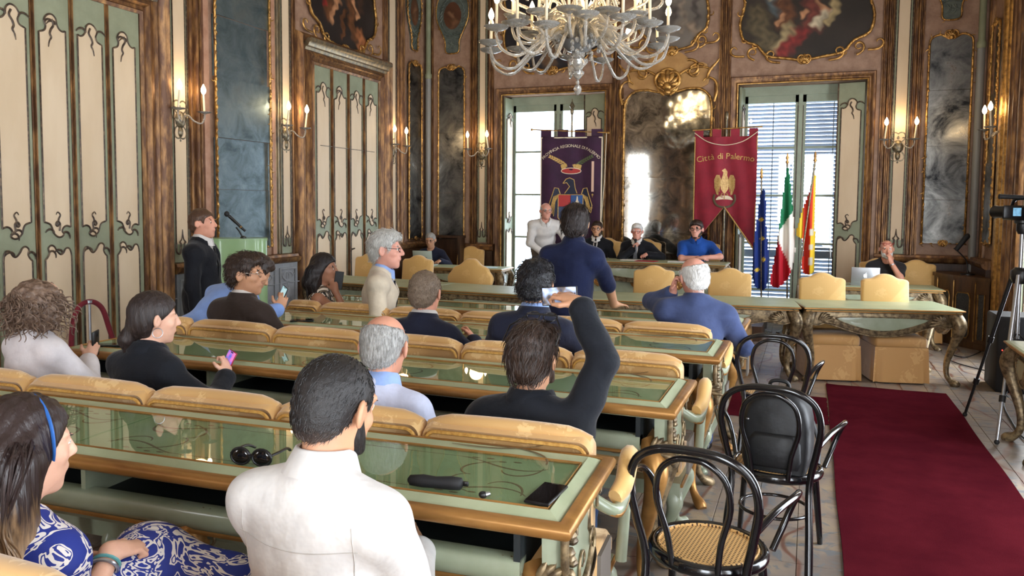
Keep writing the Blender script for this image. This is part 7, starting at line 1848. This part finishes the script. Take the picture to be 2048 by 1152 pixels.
st = person('standing man in a dark navy shirt seen from behind, hand on desk', stl, -.12, hip=.95, lean=6, head=(12, -8, 3), skin=T_N, hair='fringe', hairm=hair_mat('hair_near_black', (24, 18, 18), (52, 40, 36)), thick=.018, hamp=.0018, hfreq=110, top=('shirt', DKNAVY), collar=DKNAVY, trousers=DTROU, stand=True, sleeve='rolled', vox=.0075, rw=loc2(stl, -.12, (-1.42, 6.03, .985)), rpole=(1, -.5, .1), lw=(-.12, .36, 1.02), lpole=(-1, -.2, -.3), rh=dict(d=(.35, .9, -.12), n=(0, 0, -1), curl=.15), hs=1.14, build=1.08, size=1.0)
bgl = (-.74, 5.42, 0)
bgp = person('white-haired man in a blue-grey suit resting his cheek on his hand', bgl, .12, hip=.60, lean=12, side=3, head=(28, -4, -6), skin=PK, hair='bald', hairm=H_WHT, thick=.012, hamp=.0018, top=('shirt', WHITE), jacket=BLUEGREY, trousers=BLUEGREY, vox=.0075, lw=loc2(bgl, .12, (-.90, 5.56, 1.18)), lpole=(-.8, .2, -1), lh=dict(d=(.15, -.15, .9), n=(.9, -.3, 0), curl=.7), rw=(.2, .32, .92), hs=1.14, build=1.16, belly=.02)
mb = MB(); w = bgp['lw']; d = bgp['dL']; u = nz(np.cross(d, (0, 1, 0))); v = np.cross(d, u); mb.tube([tuple(w-d*.03+(u*math.cos(a)+v*math.sin(a))*.035) for a in [2*PI*k/14 for k in range(14)]], .006, 6, closed=True); mb.build('wristwatch', CHROME, bgp['t'])
# ---------- lectern
pd = person('standing man in a dark suit, white shirt and tie beside the green lectern', (-4.92, 5.32, 0), -1.15, hip=.915, lean=0, head=(-4, 2, 0), skin=RD, hair='short', hairm=hair_mat('hair_auburn', (62, 42, 30), (92, 66, 48)), thick=.011, top=('shirt', WHITE), collar=WHITE, jacket=BLACKS, vneck=True, tie=TIE, trousers=BLACKS, stand=True, vox=.0085, build=1.06, size=.985, hs=1.06)
# ---------- presiding desk (on the platform)
GP = 'officials at the presiding desk'
lwl = (-3.98, 11.80, .2)
lw_ = person('man in a white shirt and glasses leaning on the presiding desk', lwl, PI+.42, hip=.90, lean=36, head=(10, -4, 0), skin=PK, hair='bald', hairm=H_SLT, thick=.008, top=('shirt', WHITE), collar=WHITE, trousers=TAUPE, stand=True, vox=.0095, rw=(.05, .38, .86), lw=(-.22, .42, .86), rpole=(1, -.2, 0), lpole=(-1, -.3, .1), glass=(DKG, .0026), build=1.12, belly=.02, hs=1.06)
mb = MB(); mb.tube([(.185*math.cos(a), .14*math.sin(a), .92) for a in [2*PI*k/24 for k in range(24)]], .016, 6, closed=True, flat=1.3); mb.build('belt', BLACKM, lw_['t'])
un = person('bearded man in a dark uniform seated at the presiding desk', (-3.10, 11.84, .2), PI, hip=.545, lean=2, head=(5, -4, 0), skin=T_N, hair='short', hairm=H_DBR, thick=.010, top=('shirt', WHITE), collar=WHITE, jacket=BLACKS, vneck=True, tie=TIE, trousers=BLACKS, vox=.0095, glass=(DKG, .003), beard=(H_DBR, .002), rw=(.2, .3, .66), lw=(-.2, .3, .66), size=.97, hs=1.06, group=GP)
prl = (-2.45, 11.82, .2)
pr_ = person('white-haired man in a dark suit speaking into a microphone', prl, PI, hip=.535, lean=10, head=(4, -6, 0), skin=PK, hair='volume', hairm=H_WHT, thick=.011, top=('shirt', WHITE), collar=WHITE, jacket=BLACKS, vneck=True, tie=TIE2, trousers=BLACKS, vox=.0095, glass=(REDG, .003), rw=loc2(prl, PI, (-2.47, 11.60, 1.155)), lw=loc2(prl, PI, (-2.26, 11.54, 1.075)), rpole=(1, .1, -.7), lpole=(-1, .1, -.5), rh=dict(d=(-.3, .4, .8), n=(-.7, .5, 0), curl=1.1), lh=dict(d=(.3, .9, -.1), n=(0, 0, -1), curl=.5), size=.96, hs=1.06, build=1.06, group=GP)
mb = MB(); a = Vector((pr_['rw'][0]-.035, pr_['rw'][1]+.06, pr_['rw'][2]-.02)); h_ = Vector(tuple(pr_['Hd']+pr_['Rh']@np.array((0, .13, -.08)))); t = thing('handheld_microphone', 'black microphone held at the mouth of the white-haired speaker', 'microphone', prl, PI)
mb.tube([a, a+(h_-a)*.75], [.011, .016], 9); mb.build('handle', BLACKP, t); mb = MB(); mb.blob(a+(h_-a)*.82, (.024, .024, .026), 9, 6); mb.build('grille', BLACKM, t)
pol = (-1.56, 11.82, .2)
po = person('dark-haired bearded man in a royal blue polo shirt with arms crossed on the desk', pol, PI, hip=.555, lean=10, head=(-4, -4, 0), skin=PK, hair='volume', hairm=H_DBR, thick=.014, hamp=.003, hfreq=70, top=('polo_shirt', POLO), collar=POLO, sleeve='short', trousers=DTROU, vox=.0095, glass=(DKG, .003), beard=(H_DBR, .003), rw=loc2(pol, PI, (-1.50, 11.50, 1.05)), lw=loc2(pol, PI, (-1.42, 11.46, 1.06)), rpole=(1, .2, -.3), lpole=(-1, .2, -.3), rh=dict(d=(-.9, .3, -.05), n=(0, 0, -1), curl=.3), lh=dict(d=(.9, .3, -.05), n=(0, 0, -1), curl=.3), build=1.14, hs=1.1, belly=.02, group=GP)
# ---------- side tables
lll = (-6.02, 11.95, 0)
ll = person('man with glasses in a dark jumper working at the left laptop', lll, PI+.15, hip=.52, lean=14, head=(0, -12, 0), skin=T_N, hair='short', hairm=H_GRY, thick=.009, top=('jumper', JUMPER), trousers=DTROU, vox=.0095, glass=(DKG, .0026), rw=loc2(lll, PI+.15, (-6.0, 11.62, .84)), lw=loc2(lll, PI+.15, (-5.72, 11.6, .86)), lh=dict(d=(.2, .9, -.1), n=(0, 0, -1), curl=.4), size=.97, hs=1.06)
lrl = (1.00, 11.78, 0)
lr = person('bald man with white beard in a charcoal t-shirt, hand on chin, at the right laptop', lrl, PI-.15, hip=.545, lean=6, head=(14, -4, 0), skin=RD, hair=None, hairm=H_WHT, top=('tshirt', TSHIRT), sleeve='short', trousers=DTROU, vox=.009, beard=(H_WHT, .005), rw=(.12, .34, .80), lw=loc2(lrl, PI-.15, (1.04, 11.55, 1.07)), lpole=(-.6, .3, -1), lh=dict(d=(.2, -.1, .9), n=(.7, -.6, 0), curl=1.1), size=.98, hs=1.06)
c, R, s = lr['Hd'], lr['Rh'], lr['s']; g = glasses(c, R, s, lr['t'], REDG, .003, None, 0, .075, .068)
mb = MB(); w = lr['lw']; d = lr['dL']; u = nz(np.cross(d, (0, 1, 0))); v = np.cross(d, u); mb.tube([tuple(w-d*.04+(u*math.cos(a)+v*math.sin(a))*.034) for a in [2*PI*k/14 for k in range(14)]], .008, 6, closed=True); mb.build('wristwatch', CHROME, lr['t'])
# ================================================================== SMALL THINGS
def laptop(label, loc, rz, body, logo=None):
    t = thing('laptop', label, 'laptop', loc, rz)          # screen back towards -y
    MB().cbox(-.17, .17, .0, .23, 0, .014, .004).build('keyboard_base', body, t)
    l = MB().cbox(-.17, .17, -.004, .004, 0, .235, .003).build('lid', body, t, loc=(0, 0, .012), rot=(.18, 0, 0))
    if logo == 'apple':
        P = catmull([(0, .02), (.012, .024), (.02, .012), (.014, -.004), (.02, -.012), (.012, -.026), (0, -.021), (-.012, -.026), (-.021, -.008), (-.02, .012), (-.012, .024)], 3, closed=True)
        g = mat('lit_logo', S(240, 244, 250), None, .4, emit=S(240, 246, 255), estr=.8)
        MB().prism([(x, .125+z) for x, z in P], -.0055, -.003).build('logo', g, l, smooth=False); MB().prism(catmull([(.0, .152), (.004, .162), (.013, .167), (.009, .156)], 3, closed=True), -.0055, -.003).build('logo_leaf', g, l, smooth=False)
    else:
        d_ = mat('sticker_grey', S(120, 126, 124), None, .6); MB().prism(catmull([(-.06, .10), (-.04, .135), (.0, .13), (.05, .135), (.09, .12), (.05, .11), (.01, .10), (-.02, .09)], 3, closed=True), -.0055, -.003).build('sticker', d_, l, smooth=False)
    return t
laptop('silver laptop with a glowing logo on the right side table', (.70, 11.08, .782), .02, CHROME and mat('silver_aluminium', S(178, 180, 182), None, .4, .6), 'apple')
laptop('grey-green laptop with a sticker on the left side table', (-5.84, 11.22, .802), .05, mat('laptop_grey_green', S(168, 180, 168), None, .45))
def deskrot(x, y): return None
t = thing('sunglasses', 'black oversized sunglasses lying on the nearest desk', 'sunglasses', (-1.68, 2.02, .944), .15)
LENS = mat('dark_lens', S(14, 16, 18), None, .06, coat=.6)
for x in (-1, 1):
    mb = MB(); mb.blob((x*.038, 0, .026), (.033, .007, .026), 14, 8); mb.build('lens', LENS, t); mb = MB(); mb.tube([(x*.038+.034*math.cos(a), 0, .027+.027*math.sin(a)) for a in [2*PI*k/18 for k in range(18)]], .0045, 7, closed=True); mb.build('rim', BLACKP, t)
    mb = MB(); mb.tube(catmull([(x*.07, .0, .035), (x*.076, .05, .034), (x*.074, .10, .03), (x*.066, .135, .012)], 4), .0045, 7, flat=1.4); mb.build('temple', BLACKP, t)
mb = MB(); mb.tube([(-.01, 0, .03), (0, -.002, .034), (.01, 0, .03)], .004, 6); mb.build('bridge', BLACKP, t)
t = thing('glasses_case', 'black soft glasses case on the nearest desk', 'case', (-1.03, 2.06, .944), .12)
mb = MB(); P = [(-.085, 0, .0), (-.082, .0, .018), (-.03, 0, .021), (.03, 0, .0205), (.075, 0, .024), (.085, 0, .02)]
mb.tube([(-.088, 0, .017), (-.08, 0, .018), (-.04, 0, .0195), (.0, 0, .0185), (.05, 0, .021), (.08, 0, .021), (.088, 0, .019)], [.006, .016, .020, .018, .021, .019, .008], 12, flat=.9); mb.build('case_body', BLACKM, t); mb = MB(); mb.cbox(.084, .105, -.004, .004, .016, .03, .002); mb.build('case_tab', BLACKP, t)
t = thing('earbud', 'small black earphone bud on the nearest desk', 'earphone', (-.865, 2.04, .944), .3)
mb = MB(); mb.blob((0, 0, .011), (.014, .011, .011)); mb.build('bud', BLACKP, t); mb = MB(); mb.tube([(.008, 0, .012), (.02, .004, .014)], [.008, .006], 8); mb.build('tip', CHROME, t)
def flat_phone(label, x, y, rz, z=.9445):
    phone(label, None, Matrix.Translation((x, y, z+.005)) @ Matrix.Rotation(rz, 4, 'Z') @ Matrix.Rotation(-PI/2, 4, 'X'), .078, .165, mat('dark_screen', S(10, 10, 12), None, .06))
flat_phone('black phone lying near the right end of the nearest desk', -.70, 2.13, -.05); flat_phone('dark phone lying on the second desk beside the curly-haired woman', -3.84, 3.42, -.9); flat_phone('black phone lying on the third desk beside the curly-haired man', -1.31, 4.70, -1.3); flat_phone('dark phone lying on the third desk by the man in light blue', -3.42, 4.68, -1.0)
# papers on the presiding desk
for i, (x, y, rz, c_, lab) in enumerate(((-2.45, 11.35, .05, (230, 226, 220), 'white papers in front of the speaker'), (-2.2, 11.22, -.1, (170, 40, 56), 'red folder on the presiding desk'), (-1.75, 11.3, .1, (228, 228, 224), 'white papers in front of the man in the polo shirt'), (-3.0, 11.3, -.05, (226, 224, 220), 'white papers in front of the uniformed man'))):
    tag(MB().box(-.15, .15, -.105, .105, 0, .006).build('papers', mat('paper_%d' % i, S(*c_), None, .8), None, False, (x, y, .997), (0, 0, rz)), lab, 'papers')
tag(MB().cbox(-.15, .15, -.1, .1, 0, .004, .001).build('papers', mat('paper_b', S(190, 206, 214), None, .7), None, False, (-4.75, 11.35, .803), (0, 0, .2)), 'pale blue papers on the left side table', 'papers')
